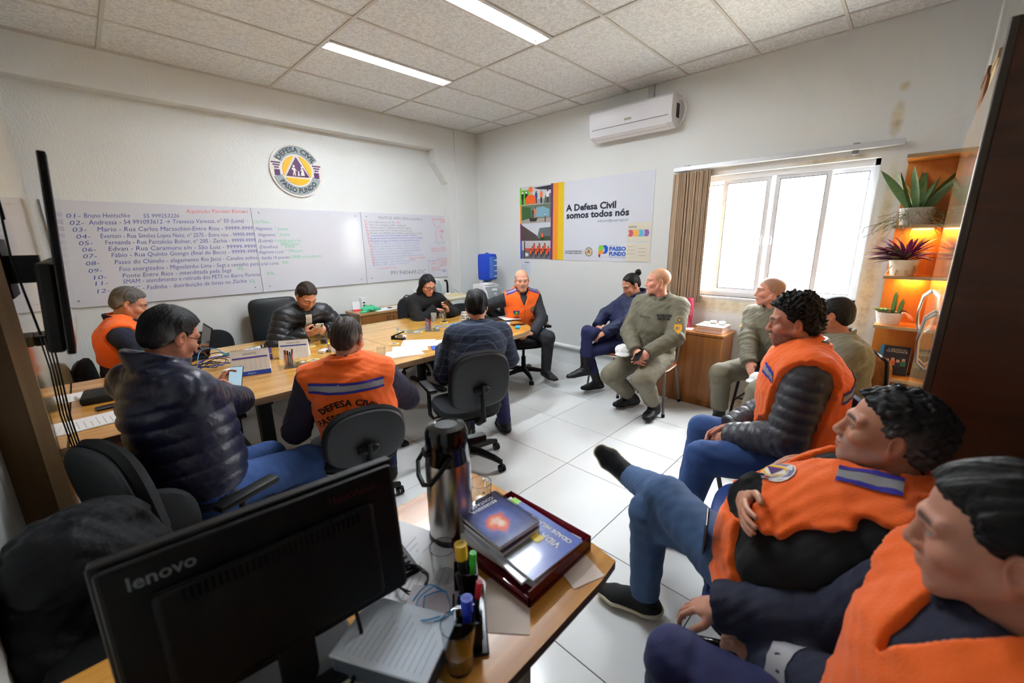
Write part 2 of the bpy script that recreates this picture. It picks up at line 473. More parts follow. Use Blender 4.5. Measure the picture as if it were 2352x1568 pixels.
# neighbour's plastered wall, ledge and ground outside
M_out = mat('outside_render', (205, 196, 180), .9, bump=.6, bscale=30, var=.25, vscale=5)
ow = MB().bx(1.9, 2.1, -9, 2.5, -.5, 2.15).bx(1.82, 1.9, -9, 2.5, .98, 1.08).build('neighbour_wall', M_out)
tag(ow, 'sunlit rough plaster wall outside the window', 'wall', kind='structure')
tag(MB().bx(.2, 30, -15, 15, -.6, -.5).build('yard_ground', M_out), 'pale ground outside the window', 'ground', kind='structure')
tag(MB().bx(1.45, 1.62, -6.2, -3.9, 1.12, 1.24, .01, 1).build('outside_beam', M_win), 'white horizontal beam outside the window', 'beam', kind='structure')

# ------------------------------------------------------------------ ceiling lights
M_tube = mat('fluorescent_tube', (255, 255, 255), .4, emit=(238, 245, 252), estr=76.0)
M_tray = mat('light_reflector', (225, 230, 236), .25, metal=.3)
for idx, (x0, x1, y0, y1) in enumerate(FIX):
    lb = ['twin fluorescent ceiling light nearer the whiteboard wall', 'twin fluorescent ceiling light cut by the top edge of the photo'][idx]
    r = empty('ceiling_light', ((x0+x1)/2, (y0+y1)/2, HC), 0, lb, 'light', 'recessed fluorescent lights in the ceiling')
    hx, hy = (x1-x0)/2-.014, (y1-y0)/2-.004
    t = MB().bx(-hx, hx, -hy, hy, .055, .06).bx(-hx, hx, -hy, -hy+.004, .0, .06).bx(-hx, hx, hy-.004, hy, 0, .06).bx(-hx, -hx+.004, -hy, hy, 0, .06).bx(hx-.004, hx, -hy, hy, 0, .06)
    t.prism([(-.012, .06), (.012, .06), (0, .03)], (-hx, 0, 0), (0, 1, 0), (0, 0, 1), (2*hx, 0, 0))
    t.build('reflector', M_tray, r)
    for s_ in (-1, 1):
        MB().cyl((-hx+.035, s_*.036, .026), (hx-.06, s_*.036, .026), .013, n=12).build('tube', M_tube, r, True)
        for e in (-hx+.02, hx-.045):
            MB().box((e, s_*.036, .03), (.03, .03, .05), None, .004, 1).build('socket', M_white, r)

# ------------------------------------------------------------------ whiteboards and handwriting
M_wb = mat('whiteboard_laminate', (214, 216, 224), .12, spec=.5)
M_wbe = mat('whiteboard_edge', (120, 124, 130), .4)
INK = {'b': mat('ink_blue', (62, 78, 160), .7), 'g': mat('ink_green', (98, 196, 156), .7), 'r': mat('ink_red', (226, 104, 112), .7), 'k': mat('ink_grey', (128, 132, 140), .7), 'B': mat('ink_strong_blue', (58, 84, 190), .7), 'l': mat('ink_faint_blue', (140, 160, 208), .7)}
WB = [(-4.60, -3.101), (-3.098, -1.872), (-1.868, -.437)]
wlab = ['left whiteboard panel with a numbered list in blue handwriting', 'middle whiteboard panel mostly blank with green notes at its left', 'right whiteboard panel crowded with small red and blue notes']
boards = []
for (x0, x1), lb in zip(WB, wlab):
    r = empty('whiteboard', ((x0+x1)/2, RY-.001, 1.13), 0, lb, 'whiteboard', 'whiteboards on the long wall')
    h = .9; hw = (x1-x0)/2
    MB().bx(-hw, hw, -.018, 0, 0, h, .002, 1).build('board', M_wb, r)
    if x1 > -1: MB().bx(hw-.006, hw, -.021, -.0, 0, h).build('edge_strip', M_wbe, r)
    else: MB().bx(hw-.001, hw+.002, -.0185, -.0, 0, h).build('edge_strip', M_wbe, r)
    for sx in (-1, 1):
        for zz in (.06, h-.05): MB().cyl((sx*(hw-.07), -.020, zz), (sx*(hw-.07), -.018, zz), .007, n=10).build('screw', M_wbe, r)
    boards.append((r, (x0+x1)/2))
def hand(bi, txt, x0, z0, x1, ink, size=.055, z1=None, shear=.18):
    r, bx_ = boards[bi]
    z1 = z0 if z1 is None else z1
    u = Vector((x1-x0, 0, z1-z0))
    text_on('handwriting', txt, size, (x0-bx_, -.0182, z0-1.13), u, Vector((0, 0, 1)), INK[ink], r, bold=-.0002, lift=.0006, shear=shear, width=u.length)
def hand2(txt, x0, z0, x1, ink, size=.055, z1=None): hand(0, txt, x0, z0, x1, ink, size, z1)
H = [('01- ', 'Bruno Hentschke', -4.478, 1.885, -4.37, -4.075, 1.9), ('02- ', 'Andressa - 54 991093612 \u2192 Travessa Vanessa, n\u00ba 50 (Lona)', -4.468, 1.828, -4.35, -3.18, 1.876),
     ('03- ', 'Mario - Rua Carlos Maraschini-Entre Rios - 99999-9999', -4.462, 1.772, -4.31, -3.11, 1.80), ('04- ', 'Everton - Rua Sim\u00f5es Lopes Neto, n\u00ba 2575 - Entre rios - 99999-9999', -4.45, 1.715, -4.30, -3.10, 1.735),
     ('05- ', 'Fernanda - Rua Pantale\u00e3o Bolner, n\u00ba 200 - Z\u00e1chia - 99999-9999', -4.445, 1.66, -4.28, -3.105, 1.675), ('06- ', 'Edvan - Rua Caramuru s/n - S\u00e3o Luiz - 99999-9999', -4.435, 1.605, -4.27, -3.11, 1.61),
     ('07- ', 'F\u00e1bio - Rua Quinto Giongo (final do Beco) - 99999-9999', -4.44, 1.55, -4.26, -3.10, 1.558), ('08- ', 'Passo do Chinelo - alagamento Rio Jacu\u00ed - Cavalos soltos', -4.435, 1.488, -4.25, -3.11, 1.492),
     ('09- ', 'Fios energizados - Miguelzinho Lima - Segt a caminho para', -4.43, 1.425, -4.23, -3.11, 1.425), ('10- ', 'Ponte Entre Rios - interditada pela Segt', -4.42, 1.365, -4.22, -3.37, 1.368),
     ('11- ', 'SMAM - atendimento e retirada dos PETS no Bairro Floresta', -4.42, 1.312, -4.225, -3.11, 1.31), ('12- ', 'EPTC - Fadinha - distribui\u00e7\u00e3o de lonas no Z\u00e1chia', -4.42, 1.245, -4.23, -3.25, 1.25)]
for a, t_, x0, z0, x1, x2, z2 in H:
    hand2(a, x0, z0, x0+.085, 'b', .05, z0+.003); hand2(t_, x1, z0+.004, x2, 'b', .056, z2)
hand2('55 999253226', -3.984, 1.9, -3.72, 'b', .05, 1.91)
hand2('Aquisi\u00e7\u00e3o Pacotes B\u00e1sicos', -3.66, 1.955, -3.13, 'r', .05, 1.975)
hand2('* ', -3.16, 1.87, -3.14, 'g'); hand2('Vk', -3.32, 1.385, -3.26, 'g', .06); hand2('Vk', -3.23, 1.24, -3.17, 'g', .06)
for t_, x0, z0, x1, ink in [('Jo\u00e3o Maison', -3.09, 1.872, -2.93, 'g'), ('(Alagamento)', -3.09, 1.80, -2.925, 'b'), ('* Joane', -2.90, 1.80, -2.76, 'g'), ('(Alagamento)', -3.07, 1.735, -2.90, 'b'), ('* Joane', -2.885, 1.74, -2.75, 'g'),
                            ('(Lona)', -3.08, 1.672, -2.94, 'b'), ('orientado para ir na', -2.925, 1.672, -2.64, 'g'), ('SMAS buscar', -2.86, 1.635, -2.66, 'g'), ('(Destelhou)', -3.075, 1.605, -2.895, 'b'), ('* Sidnei', -2.855, 1.608, -2.71, 'g'),
                            ('(Alagamento e Lona)', -3.09, 1.55, -2.84, 'b'), ('* Maison', -2.82, 1.555, -2.64, 'g'), ('- fam\u00edlia 10 pessoas', -3.09, 1.487, -2.785, 'b'), ('(CBMRS em atendimento)', -2.775, 1.487, -2.42, 'g'),
                            ('isolar a \u00e1rea', -3.09, 1.425, -2.91, 'b'), ('Vk', -2.875, 1.43, -2.81, 'g'), ('Vk', -3.05, 1.315, -2.97, 'g')]:
    hand(1, t_, x0, z0, x1, ink, .05)
hand(2, 'PAUTA EL NI\u00d1O 2026 (novembro)', -1.63, 1.955, -.95, 'k', .05)
hand(2, '991940449-DC', -1.53, 1.215, -.95, 'k', .085, 1.20)
BL = [('Coordenadoria de PF -', 'k', .45), ('Plano de conting\u00eancia 2026 - finalizando', 'k', .62), ('Monitoramento e Defesa no Hor\u00e1rio vigente', 'k', .70), ('Limpeza da Cidade do PC TI constante Campanha urbana', 'k', .74),
      ('Reuni\u00e3o com SMAPP sobre fam\u00edlias contempladas - Gilmar', 'k', .92), ('Levantamento do N de abrigos e pontos de apoio', 'B', .80), ('Reuni\u00e3o de retirada das fam\u00edlias de \u00e1rea de risco quanto ao abrigo', 'B', .92),
      ('Planejamento da equipe de atendimento de remo\u00e7\u00e3o R\u00e1dio das viaturas', 'B', .86), ('Contato com IFRS para ir a reuni\u00e3o de lideran\u00e7as nos bairros', 'l', .86), ('Visita nas secretarias municipais e levantar contatos', 'l', .84),
      ('Visita \u00e0 rede de escolas municipais com os contatos', 'l', .84), ('Contato com a sa\u00fade e com os hospitais sobre plant\u00e3o', 'l', .86), ('Lista de equipamentos e m\u00e1quinas de cada secretaria', 'l', .70),
      ('Lista de volunt\u00e1rios cadastrados para os eventos', 'l', .92), ('Revis\u00e3o da lista de roupas de inverno', 'l', .52), ('Abrigo provis\u00f3rio - reunir fam\u00edlias para as unidades', 'l', .76), ('Boletins - SMS - grupos de mensagem', 'l', .62)]
for k, (t_, ink, wd) in enumerate(BL):
    z = 1.902-k*.0345; x0 = -1.775+.008*(k % 3)
    hand(2, t_, x0, z, x0+wd*.88, ink, .034, z+.008 if k > 4 else z)
    hand(2, '\u221a' if k % 4 else 'C', -1.835+.004*k, z, -1.80+.004*k, 'r', .05)
hand(2, 'OK', -1.37, 1.902, -1.32, 'r', .04); hand(2, 'Reuni\u00e3o / cronograma', -1.20, 1.415, -.93, 'r', .04, 1.425); hand(2, '~~~~ comiss\u00e3o de obras', -1.74, 1.30, -1.42, 'r', .03, 1.31)
for t_, x0, z0, x1, ink, sz in [('Temporal h\u00e1 pouco', -.78, 1.965, -.52, 'r', .04), ('+ 1978', -.64, 1.925, -.53, 'r', .045), ('p/', -.68, 1.86, -.62, 'r', .05), ('ABR', -.66, 1.79, -.57, 'r', .055), ('Reuni\u00e3o comunit\u00e1ria', -.83, 1.55, -.50, 'r', .035), ('(Defesa Civil)', -.82, 1.515, -.57, 'r', .035),
                               ('Ijuis do municipio!', -.73, 1.395, -.47, 'r', .035), ('P.O. C\u00c2MARA', -.71, 1.36, -.55, 'r', .035), ('BASE {', -.84, 1.325, -.74, 'r', .04), ('\u2192 comunidades', -.72, 1.33, -.50, 'r', .035), ('Ag\u00eancias', -.69, 1.295, -.55, 'r', .04), ('Data limite:', -.84, 1.265, -.68, 'r', .035), ('20 de out.', -.84, 1.235, -.64, 'r', .035), ('Em reuni\u00e3o', -.87, 1.37, -.74, 'B', .03), ('- 8/5', -.66, 1.20, -.58, 'B', .05)]:
    hand(2, t_, x0, z0, x1, ink, sz)
rb, bcx = boards[2]
MB().tube([(x-bcx, -.0185, z-1.13) for x, z in [(-.80, 1.985), (-.76, 1.97), (-.75, 1.90), (-.70, 1.84), (-.72, 1.76), (-.70, 1.72), (-.74, 1.66)]], .0018, 5).build('pen_line', INK['r'], rb)
MB().tube([(-.885-bcx, -.0185, .28), (-.885-bcx, -.0185, .06)], .0014, 5).tube([(-.75-bcx, -.0185, .51), (-.55-bcx, -.0185, .515)], .0014, 5).build('pen_line', INK['k'], rb)
for bcx_, pts in ((-.70, [(-.62, 1.83), (-.60, 1.78), (-.64, 1.73), (-.60, 1.70)]), (-.6, [(-.66, 1.74), (-.62, 1.71), (-.58, 1.68)])):
    MB().tube([(x-bcx, -.0185, z-1.13) for x, z in pts], .0018, 5).build('pen_line', INK['r'], rb)

# ------------------------------------------------------------------ emblem on the wall
C_em = {'w': mat('emblem_white', (224, 220, 214), .5), 'g': mat('emblem_grey', (146, 156, 158), .5), 'y': mat('emblem_yellow', (240, 178, 8), .5), 'p': mat('emblem_purple', (76, 24, 82), .5), 'k': mat('emblem_black', (24, 28, 32), .5)}
def circ(r, n=48, cx_=0, cy_=0): return [(cx_+r*math.cos(2*PI*i/n), cy_+r*math.sin(2*PI*i/n)) for i in range(n)]
def band(a0, a1, r0, r1, n=24):
    a = [math.radians(a0+(a1-a0)*i/n) for i in range(n+1)]
    return [(r1*math.cos(t), r1*math.sin(t)) for t in a]+[(r0*math.cos(t), r0*math.sin(t)) for t in reversed(a)]
def seg_poly(r, a0, a1, n=16): return [(r*math.cos(math.radians(a0+(a1-a0)*i/n)), r*math.sin(math.radians(a0+(a1-a0)*i/n))) for i in range(n+1)]
def emblem_shapes():
    S = [('disc', 'w', circ(1.0), 0, .06)]
    S += [('upper_band', 'g', band(28, 152, .61, .92), .06, .02), ('lower_band', 'g', band(198, 342, .61, .92), .06, .02)]
    S += [('yellow_field', 'y', seg_poly(.55, 100, 204), .06, .02), ('yellow_field', 'y', seg_poly(.55, -24, 80), .06, .02), ('yellow_field', 'y', seg_poly(.55, 212, 328), .06, .02)]
    S += [('triangle', 'p', [(-.43, -.22), (.43, -.22), (0, .50)], .06, .03)]
    for s in (-1, 1):
        for k, (a, b) in enumerate(((.60, .93), (.64, .88), (.68, .83))): S.append(('column_bar', 'p', [(s*a, .26-k*.09), (s*b, .26-k*.09), (s*b, .215-k*.09), (s*a, .215-k*.09)], .06, .02))
        S.append(('column_shaft', 'p', [(s*.65, -.02), (s*.84, -.02), (s*.84, -.24), (s*.65, -.24)], .06, .02))
    # little family in the triangle
    S += [('figure', 'w', [(-.20, -.20), (-.15, -.02), (-.22, .04), (-.19, .10), (-.10, .09), (-.02, -.03), (-.09, .0), (-.08, -.20), (-.12, -.20), (-.13, -.08), (-.17, -.20)], .09, .01), ('figure', 'w', circ(.045, 10, -.13, .155), .09, .01),
          ('figure', 'w', [(.10, -.18), (.16, .02), (.10, -.02), (.15, .09), (.22, .07), (.26, -.18)], .09, .01), ('figure', 'w', circ(.04, 10, .17, .13), .09, .01),
          ('figure', 'w', [(-.01, -.20), (.01, -.08), (.05, -.08), (.06, -.20)], .09, .01), ('figure', 'w', circ(.028, 8, .03, -.045), .09, .01)]
    return S
def bent(txt, size, r, top, bold=.0):
    vs, fs = text_geo(txt, size, bold, 'CENTER')
    out = []
    for x, y, z in vs:
        if top: a = PI/2-x/r; rr = r+y
        else: a = -PI/2+x/r; rr = r-y+0
        if not top: rr = r-y
        out.append((rr*math.cos(a), rr*math.sin(a)))
    return out, fs
_BT = [bent('DEFESA CIVIL', .255, .685, True, .008), bent('PASSO FUNDO', .255, .845, False, .008)]
def flat_emblem(parent, o, u, v, R, nm='emblem'):
    """small printed / embroidered version, all in one flat part"""
    o = Vector(o); u = Vector(u).normalized(); v = Vector(v).normalized(); nr = u.cross(v)
    m = MB(); keys = ['w', 'g', 'y', 'p', 'k']
    for k, (nm_, c, poly, z0, h) in enumerate(emblem_shapes()):
        if nm_ in ('column_bar', 'figure') and R < .06: continue
        m.mi = keys.index(c); lift = .0004+.0002*min(k, 9)
        m.add([o+u*(x*R)+v*(y*R)+nr*lift for x, y in poly], [tuple(range(len(poly)))])
    return m.build(nm, [C_em[k] for k in keys], parent)
em = empty('wall_emblem', (-2.575, RY, 2.45), 0, 'round civil defence emblem with purple triangle on the wall', 'emblem')
ER = .281
for k, (nm_, c, poly, z0, h) in enumerate(emblem_shapes()):
    MB().prism([(x*ER, y*ER) for x, y in poly], (0, -z0*ER*1.2, 0), (1, 0, 0), (0, 0, 1), (0, -h*ER*1.2, 0)).build(nm_, C_em[c], em)
for vs, fs in _BT:
    m = MB(); m.add([Vector((x*ER, -.081*ER*1.2-.0005, y*ER)) for x, y in vs], fs); m.build('lettering', C_em['k'], em)

# ------------------------------------------------------------------ poster on the window wall
PY, PZ, PWd, PH = -.912, 1.397, 1.984, .976
pz = empty('poster', (-.001, PY, PZ), 0, 'large civil defence poster with photo strip and colour stripes', 'poster')
UP, VP = Vector((0, -1, 0)), Vector((0, 0, 1))
def prect(m, u0, u1, v0, v1, lift): m.add([Vector((-lift, -u, v)) for u, v in ((u0, v0), (u1, v0), (u1, v1), (u0, v1))], [(0, 1, 2, 3)])
def ppoly(nm, pts, col, lift, rough=.5):
    m = MB(); m.add([Vector((-lift, -u, v)) for u, v in pts], [tuple(range(len(pts)))]); return m.build(nm, mat('print_%d_%d_%d' % col, col, rough), pz)
MB().bx(-.004, 0, -PWd, 0, 0, PH).build('sheet', mat('poster_sheet', (216, 220, 230), .35), pz)
R_ = lambda u0, u1, v0, v1: [(u0, v0), (u1, v0), (u1, v1), (u0, v1)]
for nm, u0, u1, v0, v1, c in [('green_strip', 0, .03, .73, .97, (122, 196, 50)), ('orange_strip', 0, .03, .487, .73, (240, 150, 30)), ('purple_strip', 0, .03, .245, .487, (116, 36, 104)), ('blue_strip', 0, .03, 0, .245, (20, 66, 200)),
                              ('purple_stripe', .555, .592, 0, .98, (104, 38, 106)), ('orange_stripe', .592, .678, 0, .98, (232, 146, 36)), ('yellow_stripe', .678, .772, 0, .98, (226, 190, 30))]:
    ppoly(nm, R_(u0, u1, max(v0, .0), min(v1, PH)), c, .0050)
# photo 1: workers in front of a green truck
L1, L2, L3 = .0046, .0052, .0056
def person_print(u, v, h, top, legs, head=(60, 50, 46)):
    ppoly('photo_figure', R_(u-.09*h, u+.09*h, v, v+.45*h), legs, L2); ppoly('photo_figure', R_(u-.14*h, u+.14*h, v+.42*h, v+.82*h), top, L3)
    ppoly('photo_figure', circ(.09*h, 8, u, v+.9*h), head, L3)
ppoly('photo', R_(.03, .555, .735, PH), (206, 206, 210), L1); ppoly('photo_area', R_(.03, .18, .74, .93), (96, 178, 52), .0049); ppoly('photo_area', R_(.03, .555, .735, .80), (160, 160, 160), .0048)
ppoly('photo_area', [(.25, .95), (.555, .96), (.555, .90), (.33, .925)], (40, 46, 54), .0049); ppoly('photo_area', [(.43, .735), (.555, .735), (.555, .86), (.46, .84)], (92, 104, 88), .0050)
for u, h, t_, l_, hd in ((.05, .17, (30, 32, 38), (24, 26, 30), (235, 235, 235)), (.12, .17, (28, 30, 36), (26, 26, 30), (235, 235, 235)), (.30, .16, (40, 70, 150), (40, 44, 60), (60, 50, 46)), (.39, .17, (236, 120, 50), (40, 40, 50), (190, 140, 110)), (.50, .17, (226, 226, 230), (50, 50, 60), (70, 60, 55))): person_print(u, .745, h, t_, l_, hd)
ppoly('photo_figure', [(.10, .745), (.30, .745), (.29, .83), (.24, .865), (.16, .865), (.11, .83)], (236, 96, 30), .0060); ppoly('photo_figure', circ(.032, 12, .20, .90), (214, 160, 120), .0060); ppoly('photo_figure', [(.155, .905), (.245, .905), (.235, .955), (.20, .97), (.165, .955)], (238, 120, 50), .0062)
# photo 2: rescue boat in a flood
ppoly('photo', R_(.03, .555, .49, .732), (104, 118, 96), L1); ppoly('photo_area', R_(.03, .555, .49, .55), (168, 160, 150), .0049); ppoly('photo_area', [(.03, .53), (.22, .56), (.20, .70), (.03, .72)], (52, 92, 44), .0050)
ppoly('photo_area', [(.26, .57), (.53, .56), (.53, .66), (.42, .70), (.26, .69)], (120, 168, 186), .0051); ppoly('photo_area', [(.17, .56), (.33, .555), (.30, .51), (.19, .51)], (44, 40, 40), .0055)
person_print(.24, .56, .11, (40, 44, 46), (34, 36, 40)); person_print(.285, .56, .14, (238, 110, 40), (230, 110, 50)); person_print(.46, .50, .10, (120, 90, 60), (50, 44, 44), (236, 236, 236))
# photo 3: landslide
ppoly('photo', R_(.03, .555, .248, .486), (208, 214, 222), L1); ppoly('photo_area', [(.03, .25), (.40, .25), (.30, .33), (.03, .47)], (78, 66, 62), .0049); ppoly('photo_area', [(.32, .30), (.555, .30), (.555, .43), (.36, .42)], (96, 106, 110), .0050); ppoly('photo_area', R_(.36, .555, .25, .31), (56, 74, 46), .0052)
person_print(.41, .25, .11, (238, 96, 36), (60, 40, 36), (230, 90, 60))
# photo 4: crowd in orange
ppoly('photo', R_(.03, .555, .005, .243), (196, 192, 194), L1); ppoly('photo_area', R_(.03, .555, .005, .12), (108, 106, 110), .0048); ppoly('photo_area', R_(.09, .555, .115, .15), (200, 74, 40), .0050); ppoly('photo_area', R_(.075, .095, .005, .243), (34, 34, 38), .0054); ppoly('photo_area', [(.095, .03), (.16, .05), (.15, .08), (.095, .09)], (226, 230, 234), .0052)
for k in range(11): person_print(.20+.032*k, .02+.03*(k % 3), .12+.012*((k*7) % 3), (214, 80, 40) if k % 3 else (238, 96, 36), (44, 42, 50))
M_txt = mat('print_dark', (22, 28, 44), .5)
def ptext(t_, u, v, size, m_, bold=0, width=None): return text_on('lettering', t_, size, (-.0052, -u, v), UP, VP, m_, pz, bold, 'LEFT', .0004, 0, 1.0, width)
ptext('A Defesa Civil', .812, .615, .108, M_txt, .004, .722); ptext('somos todos n\u00f3s', .814, .523, .108, M_txt, .004, .886)
ptext('defesacivil@pmpf.rs.gov.br', 1.282, .463, .036, mat('print_grey', (96, 104, 120), .5), 0, .415)
ptext('Coordenadoria Municipal', .80, .108, .024, M_txt, .0006, .262); ptext('de Prote\u00e7\u00e3o e Defesa Civil', .80, .082, .024, M_txt, .0006, .262)
flat_emblem(pz, (-.0052, -1.171, .108), UP, VP, .064)
M_pf = mat('print_blue', (18, 84, 190), .5)
ptext('PASSO', 1.46, .126, .062, M_pf, .003, .222); ptext('FUNDO', 1.46, .066, .062, M_pf, .003, .222); ptext('PREFEITURA DE', 1.463, .174, .020, mat('print_grey2', (140, 160, 170), .5), 0, .12); ptext('Cidade melhor, vida melhor', 1.464, .043, .017, M_pf, 0, .215)
ppoly('logo_green', [(1.31, .10), (1.31, .165), (1.325, .188), (1.40, .188), (1.39, .15), (1.36, .128), (1.32, .115)], (120, 196, 60), .0054)
ppoly('logo_blue', [(1.37, .188), (1.42, .188), (1.443, .165), (1.443, .12), (1.42, .09), (1.37, .085), (1.40, .12), (1.395, .155)], (18, 84, 200), .0056)
ppoly('logo_orange', [(1.31, .118), (1.335, .128), (1.37, .126), (1.385, .11), (1.37, .085), (1.34, .085), (1.31, .065)], (240, 152, 40), .0058)
ppoly('logo_purple', [(1.31, .07), (1.318, .078), (1.34, .084), (1.34, .065), (1.332, .04), (1.318, .045)], (128, 32, 104), .0060)
# two sheets taped onto the poster
def sheet(nm, y, z, wd, h, lb):
    r = empty(nm, (-.006, y, z), 0, lb, 'paper', 'papers taped to the window wall')
    MB().bx(-.0012, 0, -wd, 0, 0, h).build('sheet', mat('paper_cream', (220, 214, 196), .6), r)
    return r
s1 = sheet('taped_sheet', -2.596, 1.627, .295, .207, 'cream sheet with four coloured arrows taped on the poster')
for k, c in enumerate(((214, 90, 100), (236, 176, 66), (92, 186, 214), (134, 104, 176))):
    m = MB(); x = .018+k*.064
    m.add([Vector((-.0018, -(x+a), b)) for a, b in ((0, .055), (.052, .055), (.066, .092), (.052, .128), (0, .128), (.012, .092))], [(0, 1, 2, 3, 4, 5)]); m.build('arrow', mat('arrow_%d' % k, c, .6), s1)
for k in range(2): MB().bx(-.002, -.0013, -.12, -.02, .165-.012*k, .170-.012*k).build('print_line', mat('print_grey', (96, 104, 120)), s1)
s2_ = sheet('taped_sheet', -2.594, 1.402, .295, .207, 'plain cream text sheet taped on the lower corner of the poster')
for k in range(6): MB().bx(-.002, -.0013, -.11-.14*(k % 2), -.02-.14*(k % 2), .165-.02*k, .168-.02*k).build('print_line', mat('print_grey', (96, 104, 120)), s2_)
s3_ = empty('wall_notice', (-.001, -.915, 1.155), 0, 'plain white notice sheet below the left end of the poster', 'paper')
MB().bx(-.0012, 0, -.19, 0, 0, .22).build('sheet', mat('paper_white', (214, 222, 232), .6), s3_)
MB().bx(-.002, -.0013, -.16, -.07, .19, .198).build('print_line', M_txt, s3_)
for k in range(5): MB().bx(-.002, -.0013, -.14+.02*(k % 2), -.02, .15-.025*k, .153-.025*k).build('print_line', mat('print_grey2', (140, 160, 170)), s3_)

# ------------------------------------------------------------------ air conditioner, conduit, pipe, blind
ac = empty('air_conditioner', (0, -2.65, 2.72), 0, 'white split air conditioner high on the window wall', 'air conditioner')
prof = [(0, .03), (-.10, .0), (-.19, .045), (-.215, .11), (-.215, .28), (-.19, .305), (0, .31)]
AW = .47
MB().prism(prof, (0, -AW, 0), (1, 0, 0), (0, 0, 1), (0, 2*AW, 0)).build('body', mat('ac_white', (226, 227, 232), .3), ac, True)
M_acd = mat('ac_gap', (70, 72, 78), .6)
MB().add([Vector((-.2165, y, z)) for y, z in ((AW*.93, .108), (-AW*.93, .108), (-AW*.93, .113), (AW*.93, .113))], [(0, 1, 2, 3)]).build('flap_gap', M_acd, ac)
MB().prism([(-.105, -.002), (-.195, .043), (-.19, .048), (-.10, .003)], (0, -AW*.9, 0), (1, 0, 0), (0, 0, 1), (0, AW*1.8, 0)).build('flap', M_white, ac)
MB().box((-.145, 0, .021), (.006, AW*1.8, .004), (0, -.45, 0)).build('flap_gap', M_acd, ac)
MB().bx(-.2175, -.215, -.04, .04, .145, .167).build('badge', mat('badge', (170, 170, 150), .4), ac)
for k in range(6): MB().bx(-.04-.012*k, -.05-.012*k, -AW-.001, -AW+.002, .10, .23).build('side_slot', M_acd, ac)
tag(MB().tube([(-.05, -3.12, 3.0), (-.06, -3.17, 2.97), (-.055, -3.195, 2.90), (-.05, -3.18, 2.82), (-.05, -3.13, 2.76)], .006, 8).build('drain_cable', M_white, smooth=True), 'thin white cable looping beside the air conditioner', 'cable')
tag(MB().bx(-.035, 0, -2.83, -2.77, 3.03, HC).build('duct_cover', mat('duct', (196, 198, 196), .5)), 'short white duct above the air conditioner', 'duct')
cp_ = empty('wall_pipe', (0, -1.4, .24), 0, 'white conduit pipe running low along the window wall', 'pipe')
MB().cyl((-.028, 1.2, 0), (-.028, -1.5, 0), .026, n=12).build('pipe', M_white, cp_, True)
for yy in (.2, -.17, -.9): MB().torus((-.028, yy, 0), .027, .005, (0, 1, 0), 16, 6).build('clamp', M_white, cp_, True)
rail = empty('blind_rail', (0, -3.12, 2.31), 0, 'aluminium blind track above the window', 'blind track')
MB().bx(-.075, -.03, -1.735, 0, 0, .042, .003, 1).build('track', M_alu, rail)
for yy in (-.12, -1.45): MB().bx(-.05, 0, yy-.02, yy+.02, .03, .055).bx(-.05, -.03, yy-.02, yy+.02, -.03, .0).build('bracket', mat('bracket', (150, 150, 150), .4, metal=.7), rail)
bl = empty('vertical_blind', (-.0525, -3.14, 1.0), 0, 'beige vertical blind gathered at the left of the window', 'blind')
M_slat = mat('blind_fabric', (178, 152, 124), .9, bump=.3, bscale=300, var=.12, vscale=60, stretch=(1, 1, .04)); M_slat2 = mat('blind_fabric_pale', (226, 200, 172), .9)
sl = None
for k in range(26):
    a = math.radians(62+random.uniform(-5, 5)) if k < 23 else math.radians(20)
    if sl is None: s = MB().bx(-.045, .045, -.0006, .0006, 0, 1.295).build('slat', M_slat, bl); sl = s.data
    else: s = link(bpy.data.objects.new('slat', sl), bl)
    y = -.014*k-.01 if k < 23 else -.33-.014*(k-22)
    s.location = (random.uniform(-.004, .004), y, 0); s.rotation_euler = (0, 0, a)
MB().tube([(0, .0, 1.29), (-.02, .012, .7), (0, .01, .05)], .0018, 5).build('cord', mat('cord_dark', (60, 60, 62)), bl)
# ================================================================== furniture
M_table = wood('table_veneer', (186, 128, 44), (228, 178, 88), 2.2, 'X', .22, .5)
M_tedge = wood('table_edge', (150, 118, 86), (178, 148, 112), 3, 'X', .5)
M_desk = wood('desk_veneer', (170, 110, 38), (212, 156, 74), 2.2, 'X', .24, .4)
M_deskedge = mat('desk_edge', (74, 52, 40), .5)
M_brown = wood('cabinet_veneer', (142, 82, 26), (178, 112, 44), 2.0, 'Z', .35, .3)
M_stripe = wood('door_veneer_striped', (112, 66, 26), (160, 104, 50), 5.0, 'Z', .4, .2, 30)
M_wardrobe = wood('wardrobe_laminate', (196, 150, 88), (226, 190, 134), 1.6, 'Z', .12, .8)
M_wend = wood('wardrobe_end', (66, 34, 14), (92, 50, 22), 1.5, 'Y', .4)
M_wedge = mat('wardrobe_edge', (70, 58, 48), .5)
M_tvpanel = wood('tv_panel', (198, 160, 96), (222, 188, 126), 1.4, 'Z', .1, .8)
M_tvside = wood('tv_panel_side', (92, 66, 34), (120, 88, 48), 2.0, 'Z', .5)
M_shelf = wood('shelf_laminate', (190, 112, 36), (214, 138, 54), 1.6, 'Z', .4)
M_shelfedge = mat('shelf_edge', (150, 128, 98), .5)
M_steelblk = mat('black_steel', (15, 15, 17), .4, spec=.3)
M_cream = mat('cream_laminate', (226, 216, 186), .4)
M_fabric = mat('chair_fabric', (24, 25, 28), .95, bump=.25, bscale=400)
M_shell = mat('chair_shell', (38, 42, 46), .5, bump=.1, bscale=300)
M_leather = mat('chair_leather', (26, 30, 33), .33, bump=.15, bscale=120)
M_blueseat = mat('blue_seat', (18, 52, 120), .55, bump=.2, bscale=300)

